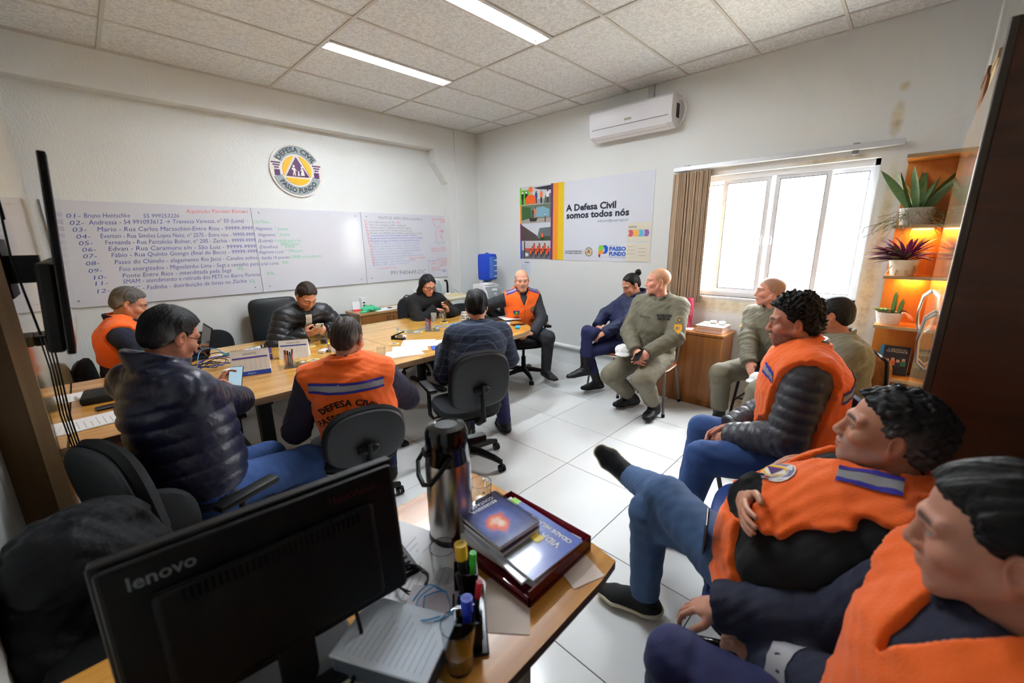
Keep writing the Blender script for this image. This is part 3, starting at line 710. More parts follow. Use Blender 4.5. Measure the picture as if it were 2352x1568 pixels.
def superell(w, h, n=3.0, k=40):
    out = []
    for i in range(k):
        t = 2*PI*i/k; c, s = math.cos(t), math.sin(t)
        out.append((math.copysign(abs(c)**(2/n), c)*w/2, math.copysign(abs(s)**(2/n), s)*h/2))
    return out
def pad(m, M, w, h, t, n=3.0, curve=0.0, k=40, soft=.12, taper=0.0):
    """cushion / shell: superellipse slab with rounded rim; curve bends it about its y axis"""
    base = superell(w, h, n, k)
    rings = [(.0, -t/2), (.55, -t/2), (1-soft, -t/2), (1-soft*.35, -t*.38), (1, 0), (1-soft*.35, t*.38), (1-soft, t/2), (.55, t/2), (0, t/2)]
    vs = []; fs = []
    for s_, z in rings:
        for x, y in base:
            X, Y = x*s_*(1+taper*y/(h/2)), y*s_
            vs.append(M @ Vector((X, Y, z+curve*X*X)))
    R = len(rings)
    for i in range(R-1):
        for j in range(k): fs.append((i*k+j, i*k+(j+1) % k, (i+1)*k+(j+1) % k, (i+1)*k+j))
    return m.add(vs, fs)
def TM(loc, rx=0, ry=0, rz=0): return Matrix.Translation(Vector(loc)) @ Euler((rx, ry, rz)).to_matrix().to_4x4()

# ---- meeting tables (two, butted end to end)
def table_legs(r, xs, y0, y1):
    for x in xs:
        l = MB().bx(x-.04, x+.04, y0+.25, y0+.33, .03, .71, .006, 1).build('leg', M_steelblk, r)
        MB().bx(x-.03, x+.03, y0+.06, y0+.75, .0, .035, .006, 1).build('foot', M_steelblk, l)
        l = MB().bx(x-.04, x+.04, y1-.33, y1-.25, .03, .71, .006, 1).build('leg', M_steelblk, r)
        MB().bx(x-.03, x+.03, y1-.75, y1-.06, .0, .035, .006, 1).build('foot', M_steelblk, l)
def slab(r, poly, z0, z1, mt, me, nm='tabletop'):
    k = len(poly)
    m = MB(); m.mi = 0; m.add([Vector((x, y, z1)) for x, y in poly], [tuple(range(k))])
    m.mi = 1; m.add([Vector((x, y, z1)) for x, y in poly]+[Vector((x, y, z0)) for x, y in poly], [(i, (i+1) % k, k+(i+1) % k, k+i) for i in range(k)])
    m.add([Vector((x, y, z0)) for x, y in poly], [tuple(range(k-1, -1, -1))])
    return m.build(nm, [mt, me], r)
YT0, YT1, YTC = -2.335, -.665, -1.50
tr_ = empty('meeting_table', (-2.2, YTC, 0), 0, 'right half of the meeting table with its rounded end', 'table', 'meeting tables butted end to end')
poly = [(-2.683+2.2, .835), (-2.683+2.2, -.835)]
for i in range(33):
    t = -PI/2+PI*i/32; c, s = math.cos(t), math.sin(t)
    poly.append((.50+math.copysign(abs(c)**(2/2.8), c)*.64, math.copysign(abs(s)**(2/2.8), s)*.835))
slab(tr_, poly, .708, .75, M_table, M_tedge); table_legs(tr_, (.35,), -.8, .8)
tl_ = empty('meeting_table', (-3.35, YTC, 0), 0, 'left half of the meeting table cluttered with cables and calendars', 'table', 'meeting tables butted end to end')
slab(tl_, [(-.66, -.835), (.664, -.835), (.664, .835), (-.66, .835)], .708, .75, M_table, M_tedge); table_legs(tl_, (-.42, .5), -.8, .8)
sd = empty('side_counter', (-4.5, -1.72, 0), 0, 'narrow wooden counter along the TV panel with papers', 'counter')
slab(sd, [(-.145, -.64), (.15, -.64), (.15, .66), (-.145, .66)], .71, .75, M_desk, M_deskedge, 'worktop')
for y in (-.6, .6): MB().bx(-.13, .13, y-.015, y+.015, 0, .71).build('side_panel', M_brown, sd)

# ---- photographer's desk in the foreground
dk = empty('desk', (-4.1, -4.22, 0), 0, 'wooden desk in the foreground carrying the monitor and flask', 'desk')
slab(dk, [(-.68, -.345), (.47, -.345), (.56, -.335), (.575, -.25), (.585, .30), (.57, .345), (-.68, .345)], .722, .75, M_desk, M_deskedge, 'desktop')
MB().bx(.20, .23, -.30, .30, 0, .722).build('side_panel', mat('desk_grey', (150, 144, 134), .5), dk)
MB().bx(-.65, -.62, -.30, .30, 0, .722).build('side_panel', mat('desk_grey', (150, 144, 134), .5), dk)
MB().bx(-.62, .20, .26, .28, .3, .722).build('modesty_panel', M_brown, dk)

# ---- low cabinet behind the table
cr = empty('low_cabinet', (-1.6, -.045, 0), 0, 'low cabinet with striped brown doors under the whiteboard', 'cabinet')
MB().bx(-.60, .60, -.205, .19, .77, .80, .002, 1).build('top', wood('credenza_top', (150, 112, 70), (186, 146, 98), 2.5, 'X', .3, .3), cr)
MB().bx(-.59, .59, -.18, .185, .06, .77).build('body', wood('credenza_body', (168, 132, 88), (190, 154, 108), 2.5, 'Z', .5), cr)
MB().bx(-.57, .57, -.14, .17, 0, .06).build('plinth', M_black, cr)
for k in range(3):
    x0 = -.575+k*.385
    d = MB().bx(x0+.003, x0+.380, -.200, -.181, .08, .765, .002, 1).build('door', M_stripe, cr)
    hx = x0+(.345 if k % 2 == 0 else .04)
    MB().tube([(hx, -.201, .62), (hx, -.222, .63), (hx, -.226, .68), (hx, -.222, .73), (hx, -.201, .74)], .005, 8).build('handle', M_chrome, d, True)
cc = empty('cream_cabinet', (-.72, -.17, 0), 0, 'cream cabinet beside the water cooler', 'cabinet')
MB().bx(-.25, .25, -.29, .17, .855, .88, .002, 1).build('top', M_cream, cc)
MB().bx(-.24, .24, -.27, .17, 0, .855).build('body', mat('cream_body', (222, 224, 218), .45), cc)
for s in (-1, 1):
    d = MB().bx(s*.118-.115, s*.118+.115, -.288, -.270, .05, .845, .002, 1).build('door', mat('cream_body', (222, 224, 218)), cc)
    MB().cyl((s*.03, -.29, .5), (s*.03, -.305, .5), .010, n=10).build('knob', M_chrome, d)

# ---- cabinet under the red flask
fc = empty('flask_cabinet', (-.19, -3.42, 0), 0, 'plain wooden cabinet under the window holding the red flask', 'cabinet')
MB().bx(-.185, .18, -.44, .44, .725, .75, .002, 1).build('top', M_brown, fc)
MB().bx(-.165, .18, -.425, .425, .0, .725).build('body', M_brown, fc)
for k in range(2): MB().bx(-.182, -.165, -.425+k*.427, -.003+k*.427, .07, .718, .0015, 1).build('door', M_brown, fc)

# ---- wardrobe on the right with glossy doors
wd = empty('wardrobe', (-1.57, -5.375, 0), 0, 'tall glossy wood wardrobe at the right edge of the photo', 'wardrobe')
MB().bx(-.93, .93, -.24, .215, .0, 2.21).build('body', M_wardrobe, wd)
MB().bx(-.955, -.93, -.24, .235, 0, 2.24, .002, 1).build('end_panel', M_wend, wd)
MB().bx(-.958, -.926, .225, .247, 0, 2.24, .003, 1).build('edge_strip', M_wedge, wd)
for k in range(4):
    x0 = -.925+k*.464
    d = MB().bx(x0+.002, x0+.46, .215, .235, .06, 2.20, .0015, 1).build('door', M_wardrobe, wd)
    hx = x0+(.42 if k % 2 == 0 else .045)
    MB().tube([(hx, .236, 1.10), (hx, .262, 1.13), (hx, .272, 1.22), (hx, .262, 1.31), (hx, .236, 1.34)], .006, 8).build('handle', M_chrome, d, True)
for k, (x, wx, h, c, lb) in enumerate(((-1.2, .30, .20, (126, 84, 50), 'brown cardboard box on top of the wardrobe'), (-1.75, .22, .13, (196, 170, 130), 'pale box on top of the wardrobe'))):
    b = empty('storage_box', (x, -5.32, 2.211), 0, lb, 'box', 'boxes on the wardrobe')
    MB().bx(-wx/2, wx/2, -.13, .17, 0, h, .003, 1).build('box', mat('card_%d' % k, c, .8), b); MB().bx(-wx/2-.003, wx/2+.003, -.133, .173, h-.03, h+.003).build('lid', mat('card_lid_%d' % k, tuple(int(v*.85) for v in c), .8), b)

# ---- open shelf unit beside the window
bs = empty('open_shelf', (0, -5.02, 0), 0, 'open orange wood shelf unit beside the window full of plants', 'shelf unit')
MB().bx(-.02, -.002, -.155, .125, 0, 2.2).build('back_panel', M_shelf, bs)
MB().bx(-.30, -.02, -.16, -.14, 0, 2.2).build('side_panel', M_shelf, bs)
SZ = [.20, .58, .985, 1.36, 1.725]
for zz in SZ: MB().bx(-.28, -.02, -.14, .13, zz-.022, zz, .002, 1).build('shelf', [M_shelf], bs)
for zz in SZ: MB().bx(-.284, -.28, -.14, .13, zz-.022, zz).build('edge_strip', M_shelfedge, bs)
MB().bx(-.284, -.002, -.16, .13, 2.18, 2.2).build('top', M_shelf, bs); MB().bx(-.288, -.284, -.16, .13, 2.18, 2.205).build('edge_strip', M_shelfedge, bs)
# added glowing strips imitate the unexplained warm glow on the plant shelves
M_addglow = mat('warm_led', (255, 220, 170), .4, emit=(255, 190, 110), estr=60.0)
for k, (zz, yy) in enumerate(((1.697, -.03), (1.332, -.03))):
    l = empty('shelf_lamp', (-.06, -5.02+yy, zz), 0, ['small warm lamp under the shelf above the purple plant', 'small warm lamp under the shelf above the white pot'][k], 'lamp', 'lamps under the plant shelves')
    MB().bx(-.015, .015, -.06, .06, 0, .006).build('housing', M_alu, l); MB().bx(-.011, .011, -.055, .055, -.003, 0).build('strip', M_addglow, l)

# ---- TV panel and TV on the left
tp = empty('tv_panel', (-4.715, -1.34, 0), 0, 'glossy wood panel behind the television on the left', 'panel')
MB().bx(-.075, .025, -1.36, 1.33, 0, 2.6).build('carcass', M_tvside, tp)
for k in range(3):
    y0 = -1.41+k*.92
    MB().bx(.026, .065, y0+.003, min(y0+.917, 1.335), .0, 2.6, .001, 1).build('door', M_tvpanel, tp)
MB().bx(.024, .067, -1.424, -1.411, 0, 2.6).build('edge_strip', wood('tv_edge', (166, 132, 92), (186, 152, 110), 2, 'Z', .5), tp)
tv = empty('television', (-4.545, -2.62, 1.32), 0, 'black flat television on a wall arm seen edge-on at the left', 'television')
Mt = TM((.044, 0, .30), 0, math.radians(4.6), 0)
def tbox(m, x0, x1, y0, y1, z0, z1, bev=.004):
    m.box(Mt @ Vector(((x0+x1)/2, (y0+y1)/2, (z0+z1)/2)), (x1-x0, y1-y0, z1-z0), Mt.to_3x3(), bev, 2); return m
tbox(MB(), -.012, .008, -.565, .565, -.30, .30).build('frame', M_blackgloss, tv)
tbox(MB(), -.052, -.012, -.55, .40, -.295, -.02, .010).build('back_cover', M_black, tv)
tbox(MB(), .0075, .0092, -.555, .555, -.28, .292, 0).build('screen', mat('tv_screen', (16, 17, 20), .03, spec=1.0, coat=1.0), tv)
MB().bx(-.10, -.02, -.05, .05, .20, .30).bx(-.13, -.10, -.12, .12, .15, .36).build('wall_arm', M_steelblk, tv)
MB().tube([(-.06, -.25, .42), (-.05, -.40, .50), (-.055, -.46, .30), (-.045, -.40, .05)], .003, 6).build('cable', M_black, tv)
sb_ = empty('media_box', (-4.60, -2.40, 1.25), 0, 'small black box and hanging cables under the television', 'media box')
MB().bx(-.05, .05, -.08, .08, 0, .04, .004, 1).build('case', M_black, sb_)
for k in range(4): MB().tube([(-.03+.012*k, -.1-.02*k, .04), (-.025+.01*k, -.12-.03*k, -.1), (-.035+.01*k, -.10-.02*k, -.3), (-.03+.01*k, -.06-.03*k, -.5)], .003, 6).build('cable', M_black, sb_)

# ---- chairs
def caster(r, x, y):
    c = MB()
    for s in (-1, 1): c.cyl((x+s*.008, y, .026), (x+s*.022, y, .026), .026, n=14)
    c.cyl((x, y, .045), (x, y, .075), .008, n=8); c.box((x, y, .045), (.05, .03, .018), None, .006, 1)
    return c
def office_chair(kind='oval', arms=True):
    r = empty('office_chair')
    pad(MB(), TM((0, .02, .475)), .48, .46, .075, 3.6, 0, 36, .18).build('seat', M_fabric if kind != 'square' else M_leather, r, True)
    pad(MB(), TM((0, .02, .435)), .45, .43, .03, 3.6, 0, 36, .15).build('seat_shell', M_black, r, True)
    dims = {'oval': (.44, .34, 2.6, .645), 'tall': (.44, .42, 3.2, .745), 'square': (.50, .56, 7, .80), 'wrap': (.50, .46, 3.0, .74)}[kind]
    w_, h_, n_, zc = dims
    pad(MB(), TM((0, -.235, zc), math.radians(97)), w_, h_, .06, n_, .35, 40, .16).build('backrest', M_leather if kind == 'square' else M_fabric, r, True)
    pad(MB(), TM((0, -.272, zc-.005), math.radians(97)), w_-.02, h_-.02, .026, n_, .35, 40, .12).build('back_shell', M_shell if kind != 'square' else M_leather, r, True)
    MB().tube([(0, -.06, .415), (0, -.22, .42), (0, -.305, .47), (0, -.308, zc-.02)], [.022, .022, .02, .016], 8).build('back_bar', M_black, r, True)
    MB().sphere((0, -.298, zc-.06), .045, 14, 8, (1.4, .45, .8)).build('back_mount', M_black, r, True)
    MB().cyl((0, 0, .10), (0, 0, .28), .028, n=14).cyl((0, 0, .28), (0, 0, .42), .016, n=12).box((0, 0, .415), (.16, .20, .035), None, .008, 1).build('column', M_black, r, True)
    for k in range(5):
        a = 2*PI*k/5+.3; c, s = math.cos(a), math.sin(a)
        l = MB().tube([(0, 0, .115), (c*.10, s*.10, .115), (c*.22, s*.22, .095), (c*.285, s*.285, .075)], [.034, .03, .024, .018], 8).build('base_leg', M_black, r, True)
        caster(r, c*.285, s*.285).build('caster', M_black, l, True)
    if arms:
        for s in (-1, 1):
            a = MB().tube([(s*.10, 0, .42), (s*.255, 0, .42), (s*.28, 0, .46), (s*.28, 0, .64)], .014, 8).build('arm_post', M_black, r, True)
            MB().box((s*.275, .03, .655), (.065, .25, .03), None, .012, 2).build('arm_pad', M_black, a, True)
    return r
def place(r, x, y, deg, label, group=None, cat='chair'):
    r.location = (x, y, 0); r.rotation_euler = (0, 0, math.radians(deg-90)); tag(r, label, cat, group); return r
G_ = 'office chairs around the meeting table'
pr_oval = office_chair('oval', False); pr_arm = office_chair('tall', True); pr_sq = office_chair('square', True); pr_wrap = office_chair('wrap', True)
place(pr_oval, -3.52, -2.82, 80, 'oval-backed office chair under the man whose back reads DEFESA CIVIL', G_)
place(pr_arm, -2.66, -2.82, 72, 'office chair with armrests under the man in the plaid blazer', G_)
place(copy_tree(pr_arm), -.90, -1.78, -118, 'office chair with armrests under the bald man at the table end', G_)
place(pr_sq, -3.06, -.28, -90, 'square black leather chair behind the man in the black puffer jacket', G_)
place(pr_wrap, -4.27, -2.96, 20, 'black office chair with armrests under the man in the navy puffer jacket', G_)
place(copy_tree(pr_oval), -3.66, -.27, -82, 'empty oval-backed chair beside the open laptop, against the wall', G_)
place(copy_tree(pr_oval), -2.46, -.36, -100, 'empty rounded chair in front of the low cabinet', G_)
place(copy_tree(pr_arm), -1.55, -.56, -108, 'office chair under the woman in the black turtleneck', G_)
place(copy_tree(pr_oval), -1.00, -.78, -125, 'empty chair between the black-clad woman and the water cooler', G_)
place(copy_tree(pr_oval), -4.33, -.62, -8, 'office chair under the grey-haired man beside the television', G_)

# chairs along the window wall and wardrobe
M_greytube = mat('grey_tube', (150, 150, 150), .35, metal=.8)
def tube_chair(seat_m, tube_m, kind='wood', rim=None):
    r = empty('visitor_chair')
    pad(MB(), TM((0, .02, .455)), .42, .42, .03, 4.5, .0, 36, .1).build('seat', seat_m, r, True)
    pad(MB(), TM((0, .02, .438)), .425, .425, .016, 4.5, .0, 36, .06).build('seat_rim', rim or seat_m, r, True)
    pad(MB(), TM((0, -.21, .74), math.radians(100)), .42, .26, .03, 3.2, .5, 36, .12).build('backrest', seat_m, r, True)
    for s in (-1, 1):
        MB().tube([(s*.18, .17, .43), (s*.19, .20, .38), (s*.215, .235, .01)], .0125, 8).build('leg', tube_m, r, True)
        MB().tube([(s*.18, -.14, .43), (s*.19, -.18, .36), (s*.215, -.26, .01)], .0125, 8).build('leg', tube_m, r, True)
        MB().tube([(s*.18, .17, .432), (s*.185, -.14, .432), (s*.19, -.19, .50), (s*.185, -.225, .80)], .0125, 8).build('back_tube', tube_m, r, True)
        for y in (.235, -.26): MB().cyl((s*.215, y, 0), (s*.215, y, .03), .016, n=10).build('foot_cap', M_black, r)
    return r
G2 = 'chairs along the window wall'
M_seatwood = wood('seat_wood', (110, 44, 20), (140, 64, 30), 3, 'Y', .4); M_seatrim = mat('seat_rim', (226, 206, 174), .5)
place(tube_chair(M_seatwood, M_greytube, rim=M_seatrim), -.66, -3.31, 186, 'wood-seated grey tube chair under the blond officer', G2)
place(tube_chair(M_seatwood, M_greytube, rim=M_seatrim), -.46, -2.80, 172, 'tube chair under the woman in navy uniform', G2)
def stool_chair():
    r = empty('metal_chair')
    pad(MB(), TM((0, 0, .455)), .40, .40, .03, 5, 0, 36, .1).build('seat', wood('seat_dark', (60, 30, 20), (84, 44, 28), 3, 'Y', .4), r, True)
    for sx in (-1, 1):
        for sy in (-1, 1): MB().tube([(sx*.16, sy*.16, .44), (sx*.20, sy*.20, .0)], .012, 6).build('leg', M_steelblk, r)
        MB().cyl((sx*.185, -.18, .20), (sx*.185, .18, .20), .009, n=6).build('stretcher', M_steelblk, r); MB().cyl((-.18, sx*.185, .24), (.18, sx*.185, .24), .009, n=6).build('stretcher', M_steelblk, r)
    pad(MB(), TM((0, -.205, .74), math.radians(97)), .40, .22, .02, 4, .4, 36, .1).build('backrest', M_steelblk, r, True)
    for s in (-1, 1): MB().tube([(s*.16, -.17, .44), (s*.17, -.20, .80)], .012, 6).build('back_tube', M_steelblk, r)
    return r
place(stool_chair(), -.36, -4.24, 176, 'black metal chair under the officer sitting below the window', G2)
def bentwood():
    r = empty('bentwood_chair')
    pad(MB(), TM((0, .02, .455)), .42, .42, .03, 4.5, 0, 36, .1).build('seat', wood('seat_orange', (150, 84, 30), (182, 112, 50), 3, 'Y', .4), r, True)
    pad(MB(), TM((0, -.225, .70), math.radians(98)), .42, .34, .018, 4, .6, 36, .06).build('backrest', wood('seat_orange', (150, 84, 30), (182, 112, 50)), r, True)
    MB().tube([(-.20, -.19, .44), (-.215, -.215, .70), (-.19, -.225, .84), (-.1, -.26, .88), (.1, -.26, .88), (.19, -.225, .84), (.215, -.215, .70), (.20, -.19, .44)], .013, 8).build('back_tube', M_blackgloss, r, True)
    for sx in (-1, 1):
        MB().tube([(sx*.19, .17, .44), (sx*.21, .22, 0)], .012, 6).build('leg', M_steelblk, r); MB().tube([(sx*.19, -.16, .44), (sx*.21, -.24, 0)], .012, 6).build('leg', M_steelblk, r)
    return r
place(bentwood(), -.98, -4.74, 150, 'chair with a curved wood back under the dark-haired officer', G2)
def blue_chair():
    r = empty('blue_chair')
    pad(MB(), TM((0, .02, .46)), .47, .45, .05, 3.2, .0, 40, .15).build('seat', M_blueseat, r, True)
    pad(MB(), TM((0, .02, .437)), .455, .435, .02, 3.2, .0, 40, .1).build('seat_shell', M_black, r, True)
    pad(MB(), TM((0, -.23, .74), math.radians(99)), .43, .32, .05, 2.8, .4, 40, .15).build('backrest', M_blueseat, r, True)
    for s in (-1, 1):
        MB().tube([(s*.15, -.10, .42), (s*.215, .0, .42), (s*.225, .15, .425), (s*.228, .215, .40), (s*.232, .235, .34), (s*.232, .18, .12), (s*.232, .10, .02), (s*.232, .02, .013), (s*.232, -.30, .013)], .0135, 10).build('leg', M_blackgloss, r, True)
    MB().cyl((-.232, -.30, .013), (.232, -.30, .013), .0135, n=10).build('floor_bar', M_blackgloss, r, True)
    MB().tube([(0, -.10, .42), (0, -.24, .43), (0, -.275, .48), (0, -.26, .72)], .016, 8).build('back_bar', M_black, r, True)
    return r
G3 = 'blue cantilever chairs along the wardrobe'
bc = blue_chair()
place(bc, -3.05, -4.92, 96, 'blue-seated cantilever chair under the man with crossed legs', G3)
place(copy_tree(bc), -2.58, -4.78, 100, 'empty blue chair between the two men in orange vests', G3)
place(copy_tree(bc), -2.06, -4.70, 128, 'blue chair under the bearded man in the grey puffer sleeves', G3)
place(copy_tree(bc), -3.62, -5.16, 98, 'blue chair under the man at the lower right corner', G3)
# ================================================================== implicit-surface figures
f4 = np.float32
def V3(*a): return np.array(a, dtype=np.float64)
def un(v):
    v = np.asarray(v, dtype=np.float64); return v/max(np.linalg.norm(v), 1e-9)
def rc(P, a, b, ra, rb):
    a = a.astype(f4); ab = (np.asarray(b)-a).astype(f4); q = P-a
    t = np.clip((q@ab)/max(float(ab@ab), 1e-9), 0, 1)
    return np.sqrt(((q-t[:, None]*ab)**2).sum(1))-(ra+(rb-ra)*t)
def ell(P, c, R, rad):
    q = (P-c.astype(f4))@R.astype(f4); rad = np.array(rad, f4)
    a = q/rad; b = a/rad
    k0 = np.sqrt((a*a).sum(1)); k1 = np.sqrt((b*b).sum(1))
    return k0*(k0-1)/np.maximum(k1, 1e-6)
def ecap(P, a, b, side, wa, wb):
    ax = un(b-a); sd = un(side-ax*np.dot(side, ax)); fr = np.cross(ax, sd)
    ab = (b-a).astype(f4); q = P-a.astype(f4)
    t = np.clip((q@ab)/max(float(ab@ab), 1e-9), 0, 1); q = q-t[:, None]*ab
    w = (wa[0]+(wb[0]-wa[0])*t).astype(f4); d = (wa[1]+(wb[1]-wa[1])*t).astype(f4); m = np.minimum(w, d)
    x = q@sd.astype(f4); y = q@fr.astype(f4); z = q@ax.astype(f4)
    k0 = np.sqrt((x/w)**2+(y/d)**2+(z/m)**2); k1 = np.sqrt((x/w/w)**2+(y/d/d)**2+(z/m/m)**2)
    return np.where(k1 > 1e-5, k0*(k0-1)/np.maximum(k1, 1e-5), -m)
def smin(a, b, k):
    h = np.clip(.5+.5*(b-a)/k, 0, 1); return b+(a-b)*h-k*h*(1-h)
def smax(a, b, k): return -smin(-a, -b, k)
def wrinkle(P, s=1.0, seed=0.0):
    """cheap warped-sine fold pattern, about -1..1"""
    x, y, z = P[:, 0]*s, P[:, 1]*s, P[:, 2]*s
    a = np.sin(9.1*x+seed)+np.sin(11.3*y+1.7*seed)+np.sin(7.7*z+.6*seed)
    b = np.sin(31*z+2.2*a+seed)*np.cos(17*x-1.3*a)+.7*np.sin(27*y+1.9*a-13*z)+.5*np.sin(53*(x+y)+2.6*a+29*z)
    return b/2.2

def surface(fn, lo, hi, h, newton=1):
    """surface nets on a sparse grid -> verts, quads"""
    lo = np.asarray(lo, float); hi = np.asarray(hi, float)
    B = 4; nb = np.maximum(np.ceil((hi-lo)/(h*B)).astype(int), 1); n = nb*B+1
    # coarse
    gx = [lo[i]+h*B*(np.arange(nb[i])+.5) for i in range(3)]
    Cc = np.stack(np.meshgrid(*gx, indexing='ij'), -1).reshape(-1, 3).astype(f4)
    dc = fn(Cc).reshape(nb)
    lim = h*B*.87*1.55+.004
    act = np.abs(dc) < lim
    full = np.where(np.repeat(np.repeat(np.repeat(dc, B, 0), B, 1), B, 2) < 0, -1.0, 1.0).astype(f4)
    val = np.full(n, 1.0, f4); val[:-1, :-1, :-1] = full
    idx = np.argwhere(act)
    if len(idx) == 0: return np.zeros((0, 3)), np.zeros((0, 4), int)
    off = np.stack(np.meshgrid(*[np.arange(B+1)]*3, indexing='ij'), -1).reshape(-1, 3)
    pts = (idx[:, None, :]*B+off[None]).reshape(-1, 3)
    lin = np.unique((pts[:, 0]*n[1]+pts[:, 1])*n[2]+pts[:, 2])
    pi = np.stack([lin//(n[1]*n[2]), (lin//n[2]) % n[1], lin % n[2]], -1)
    val.reshape(-1)[lin] = fn((lo+pi*h).astype(f4))
    s = val < 0
    known = np.zeros(n, bool); known.reshape(-1)[lin] = True
    c = [s[i:n[0]-1+i, j:n[1]-1+j, k:n[2]-1+k] for i in (0, 1) for j in (0, 1) for k in (0, 1)]
    cnt = sum(a.astype(np.int8) for a in c)
    mix = (cnt > 0) & (cnt < 8)
    cell = np.argwhere(mix)
    vid = np.full(np.array(n)-1, -1, np.int64); vid[mix] = np.arange(len(cell))
    cor = np.array([(i, j, k) for i in (0, 1) for j in (0, 1) for k in (0, 1)])
    cv = np.stack([val[cell[:, 0]+i, cell[:, 1]+j, cell[:, 2]+k] for i, j, k in cor], 1)
    acc = np.zeros((len(cell), 3)); num = np.zeros(len(cell))
    for a in range(8):
        for b in range(a+1, 8):
            if np.abs(cor[a]-cor[b]).sum() != 1: continue
            va, vb = cv[:, a], cv[:, b]; m = (va < 0) != (vb < 0)
            t = np.where(m, va/np.where(m, va-vb, 1), 0)
            acc += np.where(m[:, None], cor[a]+t[:, None]*(cor[b]-cor[a]), 0); num += m
    verts = lo+(cell+acc/np.maximum(num, 1)[:, None])*h
    quads = []
    for ax in range(3):
        o = [a for a in range(3) if a != ax]
        sl0 = [slice(1, n[i]-1) for i in range(3)]; sl1 = list(sl0)
        sl0[ax] = slice(0, n[ax]-1); sl1[ax] = slice(1, n[ax])
        s0, s1 = s[tuple(sl0)], s[tuple(sl1)]
        e = np.argwhere(s0 != s1)
        if len(e) == 0: continue
        base = e.copy(); base[:, o[0]] += 1; base[:, o[1]] += 1
        flip = s0[tuple(e.T)]
        def q(d0, d1):
            c_ = base.copy(); c_[:, o[0]] -= d0; c_[:, o[1]] -= d1; return vid[tuple(c_.T)]
        f = np.stack([q(1, 1), q(0, 1), q(0, 0), q(1, 0)], 1)
        if ax == 1: flip = ~flip
        f = np.where(flip[:, None], f, f[:, ::-1])
        quads.append(f)
    quads = np.concatenate(quads); quads = quads[(quads >= 0).all(1)]
    eps = h*.25
    for _ in range(newton):
        p = verts.astype(f4); d = fn(p)
        g = np.stack([fn(p+np.array(e, f4)*f4(eps))-d for e in np.eye(3)], 1)/eps
        gl = np.maximum((g*g).sum(1), .25)
        verts = verts-np.clip(d/gl, -h*.6, h*.6)[:, None]*g
    return verts, quads

def np_mesh(name, verts, quads, mats, parent, origin=(0, 0, 0), col=None, mid=None, smooth=True):
    me = bpy.data.meshes.new(name)
    v = (np.asarray(verts)-np.asarray(origin)).astype(f4); q = np.asarray(quads, np.int32)
    me.vertices.add(len(v)); me.vertices.foreach_set('co', v.ravel())
    k = q.shape[1]
    me.loops.add(q.size); me.loops.foreach_set('vertex_index', q.ravel())
    me.polygons.add(len(q)); me.polygons.foreach_set('loop_start', np.arange(0, q.size, k, dtype=np.int32))
    try: me.polygons.foreach_set('loop_total', np.full(len(q), k, np.int32))
    except Exception: pass
    if smooth: me.polygons.foreach_set('use_smooth', np.ones(len(q), bool))
    for m in (mats if isinstance(mats, (list, tuple)) else [mats]): me.materials.append(m)
    if mid is not None: me.polygons.foreach_set('material_index', np.asarray(mid, np.int32))
    me.update(calc_edges=True); me.validate()
    if col is not None and len(me.vertices) == len(col):
        a = me.color_attributes.new('Col', 'FLOAT_COLOR', 'POINT')
        a.data.foreach_set('color', np.concatenate([col, np.ones((len(col), 1))], 1).astype(f4).ravel())
    o = bpy.data.objects.new(name, me); link(o, parent)
    return o

def ik(a, c, l1, l2, pole):
    """joint between a and c for two bones"""
    d = c-a; L = np.linalg.norm(d); k = 1.0
    if L > (l1+l2)*.995: k = L/((l1+l2)*.995)
    l1 *= k; l2 *= k; u = d/L
    x = (l1*l1-l2*l2+L*L)/(2*L); y = math.sqrt(max(l1*l1-x*x, 0))
    p = np.asarray(pole, float); p = un(p-u*np.dot(p, u))
    return a+u*x+p*y

def lin3(c): return np.array(srgb(*c)[:3])
SKINM = None

def kw_amp(kw): return kw.get('amp', .0035)

